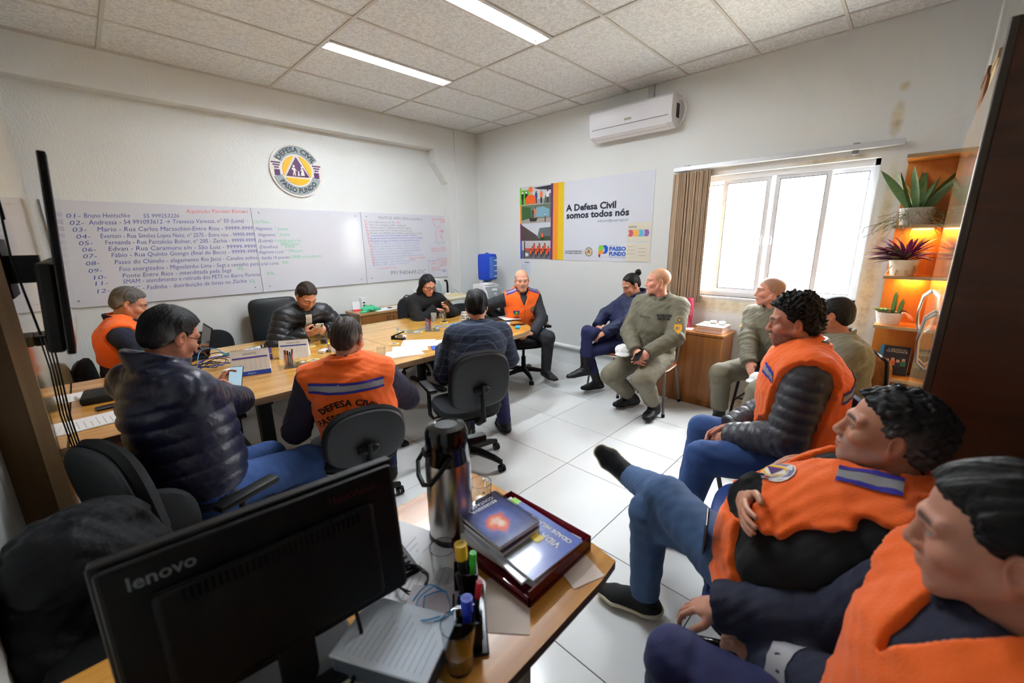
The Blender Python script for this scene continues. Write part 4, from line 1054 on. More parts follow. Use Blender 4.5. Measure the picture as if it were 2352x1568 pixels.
class Person:
    def __init__(s, label, **k):
        g = k.get
        s.sc = g('scale', 1.0); s.bulk = g('bulk', 1.0); s.seed = g('seed', 1.0)
        s.hip = V3(*g('hip')); s.head = V3(*g('head'))
        s.yaw = math.radians(g('yaw')); s.syaw = math.radians(g('syaw', g('yaw')))
        s.hy, s.hp, s.hr = [math.radians(a) for a in g('look')]
        s.F = V3(math.cos(s.yaw), math.sin(s.yaw), 0); s.R = V3(math.sin(s.yaw), -math.cos(s.yaw), 0)
        s.SF = V3(math.cos(s.syaw), math.sin(s.syaw), 0); s.SR = V3(math.sin(s.syaw), -math.cos(s.syaw), 0)
        # head frame: x right, y forward, z up
        fy = V3(math.cos(s.hp)*math.cos(s.hy), math.cos(s.hp)*math.sin(s.hy), math.sin(s.hp))
        rx = V3(math.sin(s.hy), -math.cos(s.hy), 0); uz = np.cross(rx, fy)
        c, n = math.cos(s.hr), math.sin(s.hr)
        s.HR = np.stack([c*rx+n*uz, fy, -n*rx+c*uz], 1)
        hs = s.hs = g('hsize', 1.0)
        nk = g('neck')
        s.neck = V3(*nk) if nk is not None else s.head+s.HR@V3(0, -.025, -.075)*hs+V3(0, 0, -.075)*hs-s.SF*.02
        s.drop = g('shdrop', .068)
        sw = .168*s.sc*g('shw', 1.0)
        s.sh = [s.neck+V3(0, 0, -s.drop)+sg*s.SR*sw-s.SF*.01 for sg in (-1, 1)]     # 0 left, 1 right
        s.shoff = g('shoff')
        if s.shoff: s.sh = [s.sh[i]+V3(*s.shoff[i]) for i in (0, 1)]
        s.wr = [V3(*p) for p in g('wrists')]
        ep = g('elbows', ((0, 0, -1), (0, 0, -1)))
        s.el = [ik(s.sh[i], s.wr[i], .285*s.sc, .255*s.sc, ep[i]) for i in (0, 1)]
        hw = .088*s.sc
        s.hj = [s.hip+sg*s.R*hw+V3(0, 0, -.01) for sg in (-1, 1)]
        s.an = [V3(*p) for p in g('ankles')]
        kp = g('knees', ((0, 0, 1), (0, 0, 1)))
        s.kn = [ik(s.hj[i], s.an[i], .43*s.sc, .42*s.sc, np.array(kp[i])+s.F*.3) for i in (0, 1)]
        td = g('toes', (s.F, s.F)); s.toe = [un(np.array(t, float)) for t in td]
        s.belly = g('belly', .0); s.k = k
        s.root = empty('person', (s.hip[0], s.hip[1], 0), 0, label, 'person', g('group'))
        s.o = (s.hip[0], s.hip[1], 0)
        b = s.bulk; sp = s.neck-s.hip
        s.T = [s.hip+V3(0, 0, .0), s.hip+sp*.22+s.F*.005, s.hip+sp*.48+s.F*(.01+s.belly*.2), s.hip+sp*.74, s.neck+V3(0, 0, -.075)]
        s.TW = [(.165*b, .115*b), (.150*b+s.belly*.4, .112*b+s.belly), (.158*b+s.belly*.2, .116*b+s.belly*.6), (.172*b, .118*b), (.135*b, .078*b)]
        s.sides = [s.R, s.R, un(s.R+s.SR), s.SR, s.SR]
        s.low = np.minimum.reduce([s.hip-.25, s.neck-.3]+[p-.14 for p in s.wr+s.el])
        s.high = np.maximum.reduce([s.hip+.25, s.neck+.25]+[p+.14 for p in s.wr+s.el])
    # --- distance functions
    def torso(s, P, off=0.0):
        d = None
        for i in range(4):
            e = ecap(P, s.T[i], s.T[i+1], s.sides[i], (s.TW[i][0]+off, s.TW[i][1]+off), (s.TW[i+1][0]+off, s.TW[i+1][1]+off))
            d = e if d is None else smin(d, e, .045)
        y = rc(P, s.sh[0], s.sh[1], .050*s.sc+off, .050*s.sc+off); d = smin(d, y, .05)
        for i in (0, 1):
            d = smin(d, rc(P, s.neck+V3(0, 0, .02), s.sh[i], .046+off*.6, .046*s.sc+off), .04)
        return d
    def arm(s, P, i, off=0.0, ra=.054, rb=.043, rw=.031):
        k = s.sc*(.6+.4*s.bulk)
        return smin(rc(P, s.sh[i], s.el[i], ra*k+off, rb*k+off), rc(P, s.el[i], s.wr[i], rb*k+off, rw*k+off), .02)
    def leg(s, P, i, off=0.0):
        k = s.sc*(.5+.5*s.bulk)
        d = smin(rc(P, s.hj[i], s.kn[i], .086*k+off, .060*k+off), rc(P, s.kn[i], s.an[i], .058*k+off, .040*k+off), .03)
        mid = s.kn[i]*.65+s.an[i]*.35-un(np.cross(np.cross(s.an[i]-s.kn[i], s.F), s.an[i]-s.kn[i]))*(-.012)
        return d
    def necks(s, P, off=0.0): return rc(P, s.neck+V3(0, 0, -.06), s.head+s.HR@V3(0, -.022, -.05)*s.hs, .060*s.hs+off, .054*s.hs+off)
    def face(s, P):
        h = s.hs; q = (((P-s.head.astype(f4))@s.HR.astype(f4))/f4(h)).astype(f4)
        ax = np.abs(q[:, 0]); m = q.copy(); m[:, 0] = ax
        I = np.eye(3)
        wj = s.k.get('jaw', 1.0)
        d = ell(q, V3(0, -.012, .036), I, (.076, .098, .084))
        d = smin(d, ell(q, V3(0, .026, -.035), I, (.060*wj, .064, .078)), .03)
        d = smin(d, rc(m, V3(.056*wj, .0, -.045), V3(.016, .068, -.098), .020, .019), .022)
        d = smin(d, rc(m, V3(0, .072, -.100), V3(.012, .070, -.100), .017, .017), .015)
        d = smin(d, ell(m, V3(.042, .058, -.028), I, (.026, .028, .024)), .02)
        d = smin(d, rc(m, V3(.006, .089, .021), V3(.048, .070, .023), .011, .011), .014)
        d = smax(d, -ell(m, V3(.031, .100, -.001), I, (.020, .018, .013)), .010)
        d = smin(d, ell(m, V3(.031, .0745, .000), I, (.0155, .0135, .0125)), .004)
        d = smin(d, rc(m, V3(.017, .085, .010), V3(.046, .073, .009), .0050, .0048), .006)
        d = smin(d, rc(q, V3(0, .086, .012), V3(0, .105, -.030), .0090, .0110), .012)
        d = smin(d, ell(q, V3(0, .1035, -.035), I, (.0135, .0125, .0110)), .008)
        d = smin(d, ell(m, V3(.0135, .096, -.0385), I, (.0085, .0105, .0080)), .006)
        d = smin(d, ell(q, V3(0, .074, -.064), I, (.034, .023, .027)), .016)
        d = smin(d, ell(q, V3(0, .0935, -.0615), I, (.023, .0085, .0055)), .005)
        d = smin(d, ell(q, V3(0, .0915, -.0735), I, (.019, .0090, .0070)), .005)
        d = smax(d, -rc(m, V3(0, .104, -.0672), V3(.024, .090, -.0665), .0016, .0014), .003)
        # ears
        a = math.radians(16); Re = np.array([[math.cos(a), math.sin(a), 0], [-math.sin(a), math.cos(a), 0], [0, 0, 1.0]])
        ear = ell(m, V3(.079, -.012, -.006), Re, (.0085, .0195, .0310))
        ear = smin(ear, ell(m, V3(.074, -.003, -.032), I, (.007, .009, .011)), .008)
        ear = smax(ear, -ell(m, V3(.0875, -.006, .0), Re, (.0075, .0105, .0190)), .004)
        d = smin(d, ear, .006)
        return d*h
    def hands(s, P):
        d = None
        for i in (0, 1):
            e = s.hand(P, i); d = e if d is None else np.minimum(d, e)
        return d
    def hand(s, P, i):
        H = s.k['hands'][i]; k = .96*s.sc*s.k.get('hand_scale', 1.0)
        f = un(H['dir']); n = un(np.asarray(H['palm'], float)-f*np.dot(H['palm'], f)); sd = np.cross(f, n)      # palm normal n, sd across
        if i == 0: sd = -sd          # sd points to the thumb side
        if H.get('flip'): sd = -sd
        w = s.wr[i]; curl = H.get('curl', .5); cs = curl if isinstance(curl, (list, tuple)) else [curl]*4
        R = np.stack([sd, f, n], 1)
        d = ell(P, w+f*.048*k, R, (.040*k, .052*k, .0165*k))
        d = smin(d, rc(P, w-f*.03, w+f*.02*k, .027*k, .026*k), .02)
        d = smin(d, ell(P, w+f*.038*k+sd*.026*k+n*.008, R, (.016*k, .032*k, .014*k)), .012)
        L = [(.045, .026, .021), (.049, .030, .022), (.045, .027, .021), (.036, .021, .019)]
        X = [.028, .010, -.009, -.027]; R0 = [.0092, .0096, .0092, .0080]
        for j in range(4):
            p = w+f*(.088-.006*abs(j-1.2))*k+sd*X[j]*k; ang = 0; spread = (1.2-j)*.05*H.get('spread', 1)
            prev = p-f*.02*k; e = None
            dirs = []
            for q_, Ls in enumerate(L[j]):
                ang += cs[j]*(0.75, 1.15, .75)[q_]
                dv = f*math.cos(ang)+n*math.sin(ang)+sd*spread*math.cos(ang)
                nx = p+un(dv)*Ls*k; r1 = R0[j]*k*(1-.09*q_); r2 = R0[j]*k*(1-.09*(q_+1))
                c_ = rc(P, p, nx, r1, r2); e = c_ if e is None else np.minimum(e, c_); p = nx
            d = smin(d, e, .005)
        tb = w+f*.026*k+sd*.030*k+n*.008*k; tc = H.get('thumb', .5)
        t1 = tb+un(f*.75+sd*(.75-.5*tc)+n*(.25+.5*tc))*.040*k; t2 = t1+un(f*(.95-.2*tc)+sd*(.25-.5*tc)+n*(.15+.4*tc))*.032*k; t3 = t2+un(f*(.9-.3*tc)+sd*(.05-.5*tc)+n*(.1+.5*tc))*.024*k
        e = np.minimum(np.minimum(rc(P, tb, t1, .0135*k, .0112*k), rc(P, t1, t2, .0110*k, .0102*k)), rc(P, t2, t3, .0100*k, .0086*k))
        return smin(d, e, .008)
    def shoe(s, P, i, off=0.0):
        kd = s.k.get('shoe', 'shoe'); t = s.toe[i]; a = s.an[i]; k = s.sc
        up = un(a-s.kn[i])*-1.0
        flat = s.k.get('flat', (True, True))[i]
        u = V3(0, 0, 1) if flat else un(up-t*np.dot(up, t))
        sd = np.cross(t, u); R = np.stack([sd, t, u], 1)
        base = a-u*.070*k
        heel = base-t*.045*k+u*.030*k; ball = base+t*.125*k+u*.026*k; tip = base+t*.185*k+u*.026*k
        d = ecap(P, heel, ball, sd, (.036*k+off, .034*k+off), (.047*k+off, .028*k+off))
        d = smin(d, ecap(P, ball, tip, sd, (.047*k+off, .027*k+off), (.033*k+off, .022*k+off)), .03)
        d = smin(d, rc(P, a-u*.01, base+t*.07*k+u*.045*k, .045*k+off, .034*k+off), .04)
        top = a+up*(.14 if kd == 'boot' else .02)*k
        d = smin(d, rc(P, base+u*.045*k-t*.01, top, .044*k+off, (.054 if kd == 'boot' else .046)*k+off), .03)
        pl = -((P-base.astype(f4))@u.astype(f4)); d = smax(d, pl-.002, .006)
        return d, (P-base.astype(f4))@u.astype(f4), (P-base.astype(f4))@t.astype(f4)

    # --- parts
    def body(s):
        skin = lin3(s.k.get('skin', (205, 150, 122))); hairc = lin3(s.k.get('hair', (30, 26, 24)))
        h = s.k.get('res', .0045)
        hd = lambda P: smin(s.face(P), s.necks(P), .025)
        c = s.head; chunks = []
        lo = np.minimum(c-.155*s.hs, s.neck-.09); hi = np.maximum(c+.155*s.hs, s.neck+.09); lo[2] = s.neck[2]-.06
        v, q = surface(hd, lo, hi, h, 2); chunks.append((v, q, True))
        for i in (0, 1):
            if s.k['hands'][i].get('hide'): continue
            w = s.wr[i]; v, q = surface(lambda P: s.hand(P, i), w-.235, w+.235, s.k.get('hres', .0042)); chunks.append((v, q, False))
        fn = lambda P: np.minimum.reduce([smin(s.torso(P, -.014), s.necks(P, -.006), .03), s.arm(P, 0, -.012), s.arm(P, 1, -.012), s.leg(P, 0, -.014), s.leg(P, 1, -.014)])
        A = np.array(s.T+s.sh+s.el+s.wr+s.kn+s.an+[s.neck]); v, q = surface(fn, A.min(0)-.17, A.max(0)+.17, .022, 1)
        v = v[:, :]; chunks.append((v, q, False))
        V = []; Q = []; Cc = []; o = 0
        for v, q, ishead in chunks:
            V.append(v); Q.append(q+o); o += len(v)
            base = np.tile(skin, (len(v), 1))
            n_ = wrinkle(v.astype(f4), 3.0, s.seed)[:, None]; base = base*(1+.06*n_)
            if ishead: base = s.facecol(v, base, skin, hairc)
            Cc.append(base)
        V = np.concatenate(V); Q = np.concatenate(Q); Cc = np.clip(np.concatenate(Cc), 0, 1)
        return np_mesh('body', V, Q, attr_mat('skin', .48, .12, .06, 260), s.root, s.o, Cc)
    def facecol(s, v, base, skin, hairc):
        q = ((v-s.head)@s.HR)/s.hs; x = np.abs(q[:, 0]); y = q[:, 1]; z = q[:, 2]
        def bl(base, w, c): return base*(1-w[:, None])+np.asarray(c)[None]*w[:, None]
        def gs(px, py, pz, sx, sy, sz): return np.exp(-(((x-px)/sx)**2+((y-py)/sy)**2+((z-pz)/sz)**2))
        red = skin*np.array([1.02, .72, .68])
        base = bl(base, .45*np.clip(gs(.045, .06, -.03, .028, .04, .022)+gs(0, .115, -.034, .02, .03, .016)+gs(.082, -.01, -.005, .012, .03, .04), 0, 1), red)
        lips = np.clip(1.6*gs(0, .097, -.0665, .026, .018, .0095), 0, 1); base = bl(base, lips*.65, s.k.get('lip', skin*np.array([.82, .48, .46])))
        base = bl(base, np.clip(1.5*gs(0, .104, -.067, .024, .02, .0022), 0, 1)*.75, skin*.18)
        # brows and eyes
        bz = .0235-.06*np.maximum(x-.034, 0); brow = np.exp(-((z-bz)/.0055)**2)*np.clip((x-.010)/.006, 0, 1)*np.clip((.054-x)/.008, 0, 1)*(y > .045)
        base = bl(base, np.clip(brow*1.5, 0, 1)*s.k.get('brow', .85), s.k.get('browc', hairc))
        ex, ez = x-.031, z-.0005; front = y > .062
        op = s.k.get('eyes', 'open')
        if op == 'open':
            eye = ((ex/.0145)**2+(ez/.0050)**2 < 1) & front; base[eye] = (.36, .33, .31)
            gx = s.k.get('gaze', 0.0); iris = ((np.where(q[:, 0] > 0, ex, -ex)-gx*.006)**2+ez**2 < .0056**2) & front & eye; base[iris] = lin3((52, 36, 26))
            lid = np.exp(-((ez-.0055-.0*ex)/.0024)**2)*(np.abs(ex) < .016)*front; base = bl(base, np.clip(lid*1.2, 0, 1)*.7, skin*.15)
        else:
            lid = np.exp(-((ez+.0045+8*ex*ex)/.0022)**2)*(np.abs(ex) < .0155)*front; base = bl(base, np.clip(lid*1.3, 0, 1)*.85, skin*.10)
        base = bl(base, .28*gs(.031, .075, -.012, .016, .03, .006), skin*.6)
        sb = s.k.get('stubble', 0)
        if sb:
            jaw = np.clip((-.030-z-.25*np.maximum(x-.045, 0)+.0)/.016, 0, 1)*np.clip((y+.005)/.02, 0, 1)*np.clip((z+.135)/.02, 0, 1)
            must = np.clip(1.4*gs(0, .10, -.052, .030, .03, .0075), 0, 1)
            cheek = np.clip((.055-np.abs(x-.0))/.02, 0, 1); keep = 1-np.clip(1.5*lips, 0, 1)
            w = np.clip(np.maximum(jaw, must)*keep, 0, 1)*sb*(.75+.25*np.sin(900*q[:, 0]+700*z)*np.sin(800*z-500*y))
            base = bl(base, np.clip(w, 0, 1), s.k.get('beardc', hairc))
        sc_ = s.k.get('scalp', 0)
        if sc_:
            hl = s.hairline(q); base = bl(base, np.clip(.5-hl/.012, 0, 1)*sc_, hairc)
        return base
    def hairline(s, q):
        """<0 where hair grows, head-local coordinates"""
        x = np.abs(q[:, 0]); y = q[:, 1]; z = q[:, 2]; st = s.k.get('hairstyle', 'short')
        zf = s.k.get('front', .078)
        Z = np.array([-.12, -.075, -.045, -.02, .005, .03, .055, zf, .12]); Yl = np.array([-.09, -.060, -.040, -.020, .012, .036, .050, .080, .22])
        f = y-np.interp(z, Z, Yl)+.35*np.maximum(x-.045, 0)*(z > .035)
        f = np.minimum(f, .3)
        nape = -.070-z
        return np.maximum(f, nape*1.0)
    def hair(s):
        st = s.k.get('hairstyle', 'short')
        if st == 'none': return None
        th = s.k.get('hairthick', .010); am = s.k.get('hairrough', .0025); fr = s.k.get('hairfreq', 1.0)
        top = s.k.get('hairtop', 0.0)
        def fn(P):
            q = (((P-s.head.astype(f4))@s.HR.astype(f4))/f4(s.hs)).astype(f4); I = np.eye(3)
            m = q.copy(); m[:, 0] = np.abs(q[:, 0])
            d = ell(q, V3(0, -.012, .036+top*.5), I, (.076+th, .098+th, .084+th+top*.5))
            d = smin(d, ell(q, V3(0, -.055, -.02), I, (.060+th*.7, .050+th*.6, .060)), .03)
            x, y, z = q[:, 0]*fr, q[:, 1]*fr, q[:, 2]*fr
            hl = s.hairline(q)+.004*np.sin(420*q[:, 0]+60*q[:, 2])*np.sin(310*q[:, 2]+40*q[:, 1])+.003*np.sin(130*q[:, 0]+2)
            if st != 'bob': d = d+(th+.002)*.85*(1-np.clip(-hl/.030, 0, 1))**1.5
            if s.k.get('curly'):
                d = d-am*(np.sin(150*x+2*np.sin(90*z))*np.sin(140*y+2*np.sin(80*x))*np.sin(150*z+1.5*np.sin(95*y))*2.0+np.sin(60*x+1)*np.sin(66*y)*np.sin(58*z))
            else:
                d = d-am*(np.sin(170*x+3*np.sin(26*y+9*z))*.6+np.sin(95*x+2.5*np.sin(21*z-16*y)+40*z)*.6+.5*np.sin(48*y+30*z+20*x))
            d = d-am*.35*np.sin(520*q[:, 0]+6*np.sin(30*q[:, 1]+14*q[:, 2]))
            d = smax(d, hl*.8, .004)
            if st == 'bob':
                for sg in (-1, 1):
                    b = rc(q, V3(sg*.070, -.02, .05), V3(sg*.090, -.02, -.09), .028, .034); b = smin(b, rc(q, V3(sg*.090, -.02, -.09), V3(sg*.092, .0, -.160), .034, .016), .02); d = smin(d, b, .02)
                d = smin(d, rc(q, V3(0, -.08, .0), V3(0, -.085, -.13), .070, .055), .03)
                d = smax(d, -ell(q, V3(.012, .100, -.022), I, (.062, .080, .122)), .008)
                d = d-.0018*np.sin(160*q[:, 0]+3*np.sin(20*z))
            if st == 'bun':
                d = smin(d, ell(q, V3(0, -.125, .085), I, (.036, .034, .036))-.002*np.sin(120*q[:, 0]+80*q[:, 2]), .006)
            if s.k.get('hole'):
                c_, r_ = s.k['hole']; d = smax(d, -ell(q, V3(*c_), I, r_), .01)
            # keep clear of the ears
            d = smax(d, -ell(m, V3(.085, -.006, -.008), I, (.018, .022, .034)), .006) if st != 'bob' else d
            return d*s.hs
        ext = .235 if st in ('bob', 'bun') else .175
        v, q = surface(fn, s.head-ext*s.hs, s.head+ext*s.hs, s.k.get('res', .0045)*1.1)
        c = s.k.get('hair', (30, 26, 24)); g = s.k.get('hairgrey', None)
        lc = lin3(c); loc = ((v-s.head)@s.HR)/s.hs
        n_ = .5+.5*np.sin(240*loc[:, 0]+5*np.sin(40*loc[:, 1]+20*loc[:, 2])); cc = lc[None]*(.75+.5*n_[:, None])
        if g is not None:
            side = np.clip((.055-loc[:, 2])/.05, 0, 1)*np.clip((loc[:, 1]+.10)/.06, 0, 1); side = np.clip(side*g[1]*(.4+.9*n_), 0, 1)
            cc = cc*(1-side[:, None])+lin3(g[0])[None]*side[:, None]
        return np_mesh('hair', v, q, attr_mat('hair', .55, 0, .8, 150, .22, (1.0, .35, .6)), s.root, s.o, np.clip(cc, 0, 1))

    def topfn(s, kind='cloth', off=.014, amp=.0035, sleeves=True, hem=-.06, rib=.055, cuff=.02):
        """outer surface of a jacket or shirt as a distance function"""
        ax = un(s.neck-s.hip)
        def fn(P):
            d = s.torso(P, off)
            u = (P-s.hip.astype(f4))@ax.astype(f4)
            if kind == 'puffer': d = d+.0050*np.exp(-((np.abs((u/rib) % 1.0-.5)-.5)*rib/.0070)**2)-.0014*np.cos(2*PI*(u/rib-.5))
            if sleeves:
                for i in (0, 1):
                    e = s.arm(P, i, off+.004, .056, .050, .040)
                    if kind == 'puffer':
                        a1 = un(s.el[i]-s.sh[i]); a2 = un(s.wr[i]-s.el[i]); L1 = np.linalg.norm(s.el[i]-s.sh[i])
                        t1 = (P-s.sh[i].astype(f4))@a1.astype(f4); t2 = (P-s.el[i].astype(f4))@a2.astype(f4)+L1
                        tt = np.where(t1 < L1, t1, t2); e = e+.0050*np.exp(-((np.abs((tt/rib) % 1.0-.5)-.5)*rib/.0070)**2)-.0014*np.cos(2*PI*(tt/rib-.5))-.006
                    else:
                        de = np.sqrt(((P-s.el[i].astype(f4))**2).sum(1)); a2 = un(s.wr[i]-s.el[i]); tt = (P-s.el[i].astype(f4))@a2.astype(f4)
                        e = e-amp*1.2*np.exp(-(de/.10)**2)*np.sin(95*tt+3*np.sin(20*P[:, 2]))
                    # stop at the cuff
                    a2 = un(s.wr[i]-s.el[i]); cut = (P-(s.wr[i]+a2*cuff).astype(f4))@a2.astype(f4); near = np.sqrt(((P-s.wr[i].astype(f4))**2).sum(1)) < .16
                    e = np.where(near, smax(e, cut, .008), e)
                    d = smin(d, e, .03)
            d = d-amp*wrinkle(P, 2.3, s.seed)*(1.0 if kind != 'puffer' else .8)
            d = smax(d, hem-u, .01)
            return d
        return fn
    def top(s, m, name='jacket', **kw):
        s.fn_top = s.topfn(**kw); s.topkw = dict(kw); s.soff = kw.get('off', .014)+(.011 if kw.get('kind') == 'puffer' else .004)
        col = s.k.get('collar', None)
        fn0 = s.fn_top; N = s.neck; up = un(s.head+s.HR@V3(0, -.03, -.08)-N)
        def fn(P):
            d = fn0(P)
            # open neck hole
            d = smax(d, -rc(P, N-up*.03, N+up*.2, .062*s.hs, .075*s.hs), .008)
            if col: d = np.minimum(d, s.collarfn(P, *col))
            return d
        s.fn_topc = fn
        v, q = surface(fn, s.low, s.high+.05, s.k.get('cres', .0095))
        return np_mesh(name, v, q, m, s.root, s.o)
    def collarfn(s, P, h=.05, r=.072, th=.006, opening=.0, flare=.0):
        N = s.neck; up = un(s.head+s.HR@V3(0, -.03, -.08)-N); up = un(up+V3(0, 0, .6))
        q = P-(N+up*-.005).astype(f4); z = q@up.astype(f4); F = un(s.SF-up*np.dot(s.SF, up)); R = np.cross(F, up)
        x = q@R.astype(f4); y = q@F.astype(f4)-.008
        rad = np.sqrt((x/1.0)**2+(y/1.08)**2); rr = r*s.hs+flare*np.clip(z/h, 0, 1)*h-.25*np.clip(-z, 0, .05)*-1.2
        d = np.abs(rad-rr)-th
        d = smax(d, z-h+ (.35*h*np.clip(y/r, -1, 1) if True else 0), .006); d = smax(d, -.045-z, .006)
        if opening: d = smax(d, np.minimum(opening*.5+.35*np.clip(z, 0, 1)-np.abs(x), y+.0), .004)
        return d
    def vest(s, m, off=.024, amp=.004, hem=-.09, collar=(.06, .080, .007, .05, .25), vneck=0.0, name='vest'):
        ax = un(s.neck-s.hip); N = s.neck; up = un(s.head+s.HR@V3(0, -.03, -.08)-N)
        kw = dict(s.topkw); puff = kw.get('kind') == 'puffer'; kw.update(kind='cloth', amp=.001); under = s.topfn(**kw); thick = .009+amp+(.013 if puff else kw_amp(s.topkw))
        def core(P):
            d = under(P)-thick
            u = (P-s.hip.astype(f4))@ax.astype(f4); tor = s.torso(P, s.soff)
            for i in (0, 1):   # arm holes: cut clean where the sleeve leaves the shoulder
                sg = (-1, 1)[i]; a = un(s.el[i]-s.sh[i]); out = un(s.SR*sg+a*.55)
                c = (P-(s.sh[i]+out*.030*s.sc).astype(f4))@out.astype(f4)
                d = smax(d, np.minimum(c, tor-s.arm(P, i, s.soff)+.012)*.8, .003)
                d = smax(d, (tor-rc(P, s.el[i], s.wr[i], .050*s.sc+s.soff, .040*s.sc+s.soff)-.004)*.8, .003)
            d = d-amp*wrinkle(P, 2.0, s.seed+3)
            d = smax(d, hem-u, .01)
            if vneck:
                q = P-N.astype(f4); x = np.abs(q@s.SR.astype(f4)); y = q@s.SF.astype(f4); z = q@ax.astype(f4)
                v = np.maximum(np.maximum(x-(vneck+z)*.42, -vneck-z), -y)*.8; d = smax(d, -v, .004)
            return d
        s.fn_vest = core
        def fn(P):
            d = smax(core(P), -rc(P, N-up*.02, N+up*.2, .066*s.hs, .080*s.hs), .008)
            if collar: d = np.minimum(d, s.collarfn(P, *collar))
            return d
        lo = np.minimum(s.T[0], s.neck)-.32; hi = np.maximum(s.T[0], s.neck)+.32
        v, q = surface(fn, lo, hi, s.k.get('cres', .0095))
        return np_mesh(name, v, q, m, s.root, s.o)
    def trousers(s, m, off=.012, amp=.0035, cut=.0):
        def fn(P):
            d = None
            for i in (0, 1):
                e = s.leg(P, i, off); a = un(s.an[i]-s.kn[i])
                dk = np.sqrt(((P-s.kn[i].astype(f4))**2).sum(1)); tt = (P-s.kn[i].astype(f4))@a.astype(f4)
                e = e-amp*np.exp(-(dk/.11)**2)*np.sin(80*tt+3*np.sin(22*P[:, 0]))
                c = (P-(s.an[i]+a*cut).astype(f4))@a.astype(f4); e = np.where(dk > .2, smax(e, c, .008), e)
                d = e if d is None else smin(d, e, .025)
            pv = ecap(P, s.T[0], s.T[1], s.R, (s.TW[0][0]+off*.6, s.TW[0][1]+off*.6), (s.TW[1][0]+off*.4, s.TW[1][1]+off*.4))
            u = (P-s.hip.astype(f4))@un(s.neck-s.hip).astype(f4)
            d = smin(d, smax(pv, u-.07, .02), .04)
            return d-amp*.8*wrinkle(P, 2.2, s.seed+7)
        A = np.array([s.T[0], s.T[1]]+s.kn+s.an+s.hj); s.fn_tr = fn
        v, q = surface(fn, A.min(0)-.19, A.max(0)+.19, s.k.get('cres', .0095)*1.3)
        return np_mesh('trousers', v, q, m, s.root, s.o)
    def shoes(s, m, sole=None, solez=.024):
        for i in (0, 1):
            if s.k.get('noshoe', (False, False))[i]: continue
            kd = s.k.get('shoe', 'shoe')
            def fn(P):
                d, z, t = s.shoe(P, i)
                if kd == 'boot': d = d-.0015*np.sin(260*z)*(z > .06)
                if sole is not None: d = smax(d, solez*.7-z, .003)
                return d
            c = s.an[i]; v, q = surface(fn, c-.27, c+.27, s.k.get('sres', .0088)); o = np_mesh('shoe', v, q, m, s.root, s.o)
            sm = sole if sole is not None else mat('boot_sole', (16, 16, 17), .8)
            def fs(P):
                d, z, t = s.shoe(P, i, .006)
                if sole is None: d = d+.0025*(np.sin(220*t) > .3)*(z < .012)
                return smax(d, z-solez*(1.0+.6*np.clip(-t*6, 0, 1)), .003)
            v, q = surface(fs, c-.27, c+.27, s.k.get('sres', .0088)*.9); np_mesh('sole', v, q, sm, o, s.o)
    # --- flat things laid on the clothing
    def lay(s, name, vs, fs, o, u, v, d, m, fn, lift=.003, parent=None, reach=.5):
        """project planar points (2D) along d onto the surface fn"""
        vs = np.asarray([p[:2] for p in vs], float); o = np.asarray(o, float); u = un(u); v = un(v); d = un(d)
        p = (o+vs[:, :1]*u+vs[:, 1:2]*v); t = np.zeros(len(p)); hit = np.zeros(len(p), bool)
        for _ in range(60):
            e = fn((p+t[:, None]*d).astype(f4)).astype(float); hit = np.abs(e) < .002; t = t+np.where(hit, 0, np.clip(e*.8, -.02, .05))
        ok = hit & (t < reach)
        q = p+t[:, None]*d-lift*d
        fs2 = [f for f in fs if all(ok[i] for i in f)]
        # drop faces stretched over a silhouette
        fs3 = [f for f in fs2 if max(np.linalg.norm(q[f[i]]-q[f[i-1]])/max(np.linalg.norm(p[f[i]]-p[f[i-1]]), 1e-6) for i in range(len(f))) < 6]
        if not fs3: return None
        mb = MB(); mb.add([Vector(a-np.asarray(s.o)) for a in q], fs3)
        return mb.build(name, m, parent or s.root, True)
    def band(s, name, u0, u1, v0, v1, o, u, v, d, m, fn, lift=.003, nx=28, ny=3, slope=0.0, parent=None):
        vs = []; fs = []
        for j in range(ny+1):
            for i in range(nx+1):
                a = u0+(u1-u0)*i/nx; vs.append((a, v0+(v1-v0)*j/ny+slope*a))
        for j in range(ny):
            for i in range(nx): k = j*(nx+1)+i; fs.append((k, k+1, k+nx+2, k+nx+1))
        return s.lay(name, vs, fs, o, u, v, d, m, fn, lift, parent)
    def stripe(s, o, u, v, d, u0, u1, v0, hgt, fn, slope=0.0, lift=.003):
        b = hgt*.28
        st = s.band('reflective_stripe', u0, u1, v0, v0+hgt, o, u, v, d, M_refl, fn, lift, slope=slope)
        s.band('stripe_edge', u0, u1, v0-.002, v0+b*.8, o, u, v, d, M_stripeblue, fn, lift+.0015, ny=1, slope=slope, parent=None)
        s.band('stripe_edge', u0, u1, v0+hgt-b*.8, v0+hgt+.002, o, u, v, d, M_stripeblue, fn, lift+.0015, ny=1, slope=slope, parent=None)
    def ring(s, name, c, ax, half, m, fn, lift=.003, n=28):
        """closed band around a sleeve"""
        ax = un(ax); u = un(np.cross(ax, V3(.3, .2, .9))); w = np.cross(ax, u); vs = []
        for r_ in (-half, half):
            a = 2*PI*np.arange(n)/n; d = np.cos(a)[:, None]*u+np.sin(a)[:, None]*w; t = np.zeros(n); o = c+ax*r_
            for _ in range(40): t = np.clip(t+np.clip(-fn((o+d*t[:, None]).astype(f4)).astype(float)*.8, -.01, .02), 0, .078)
            vs.append(o+d*(t+lift)[:, None]-np.asarray(s.o))
        vs = np.concatenate(vs); fs = [(i, (i+1) % n, n+(i+1) % n, n+i) for i in range(n)]
        mb = MB(); mb.add([Vector(v) for v in vs], fs); return mb.build(name, m, s.root, True)
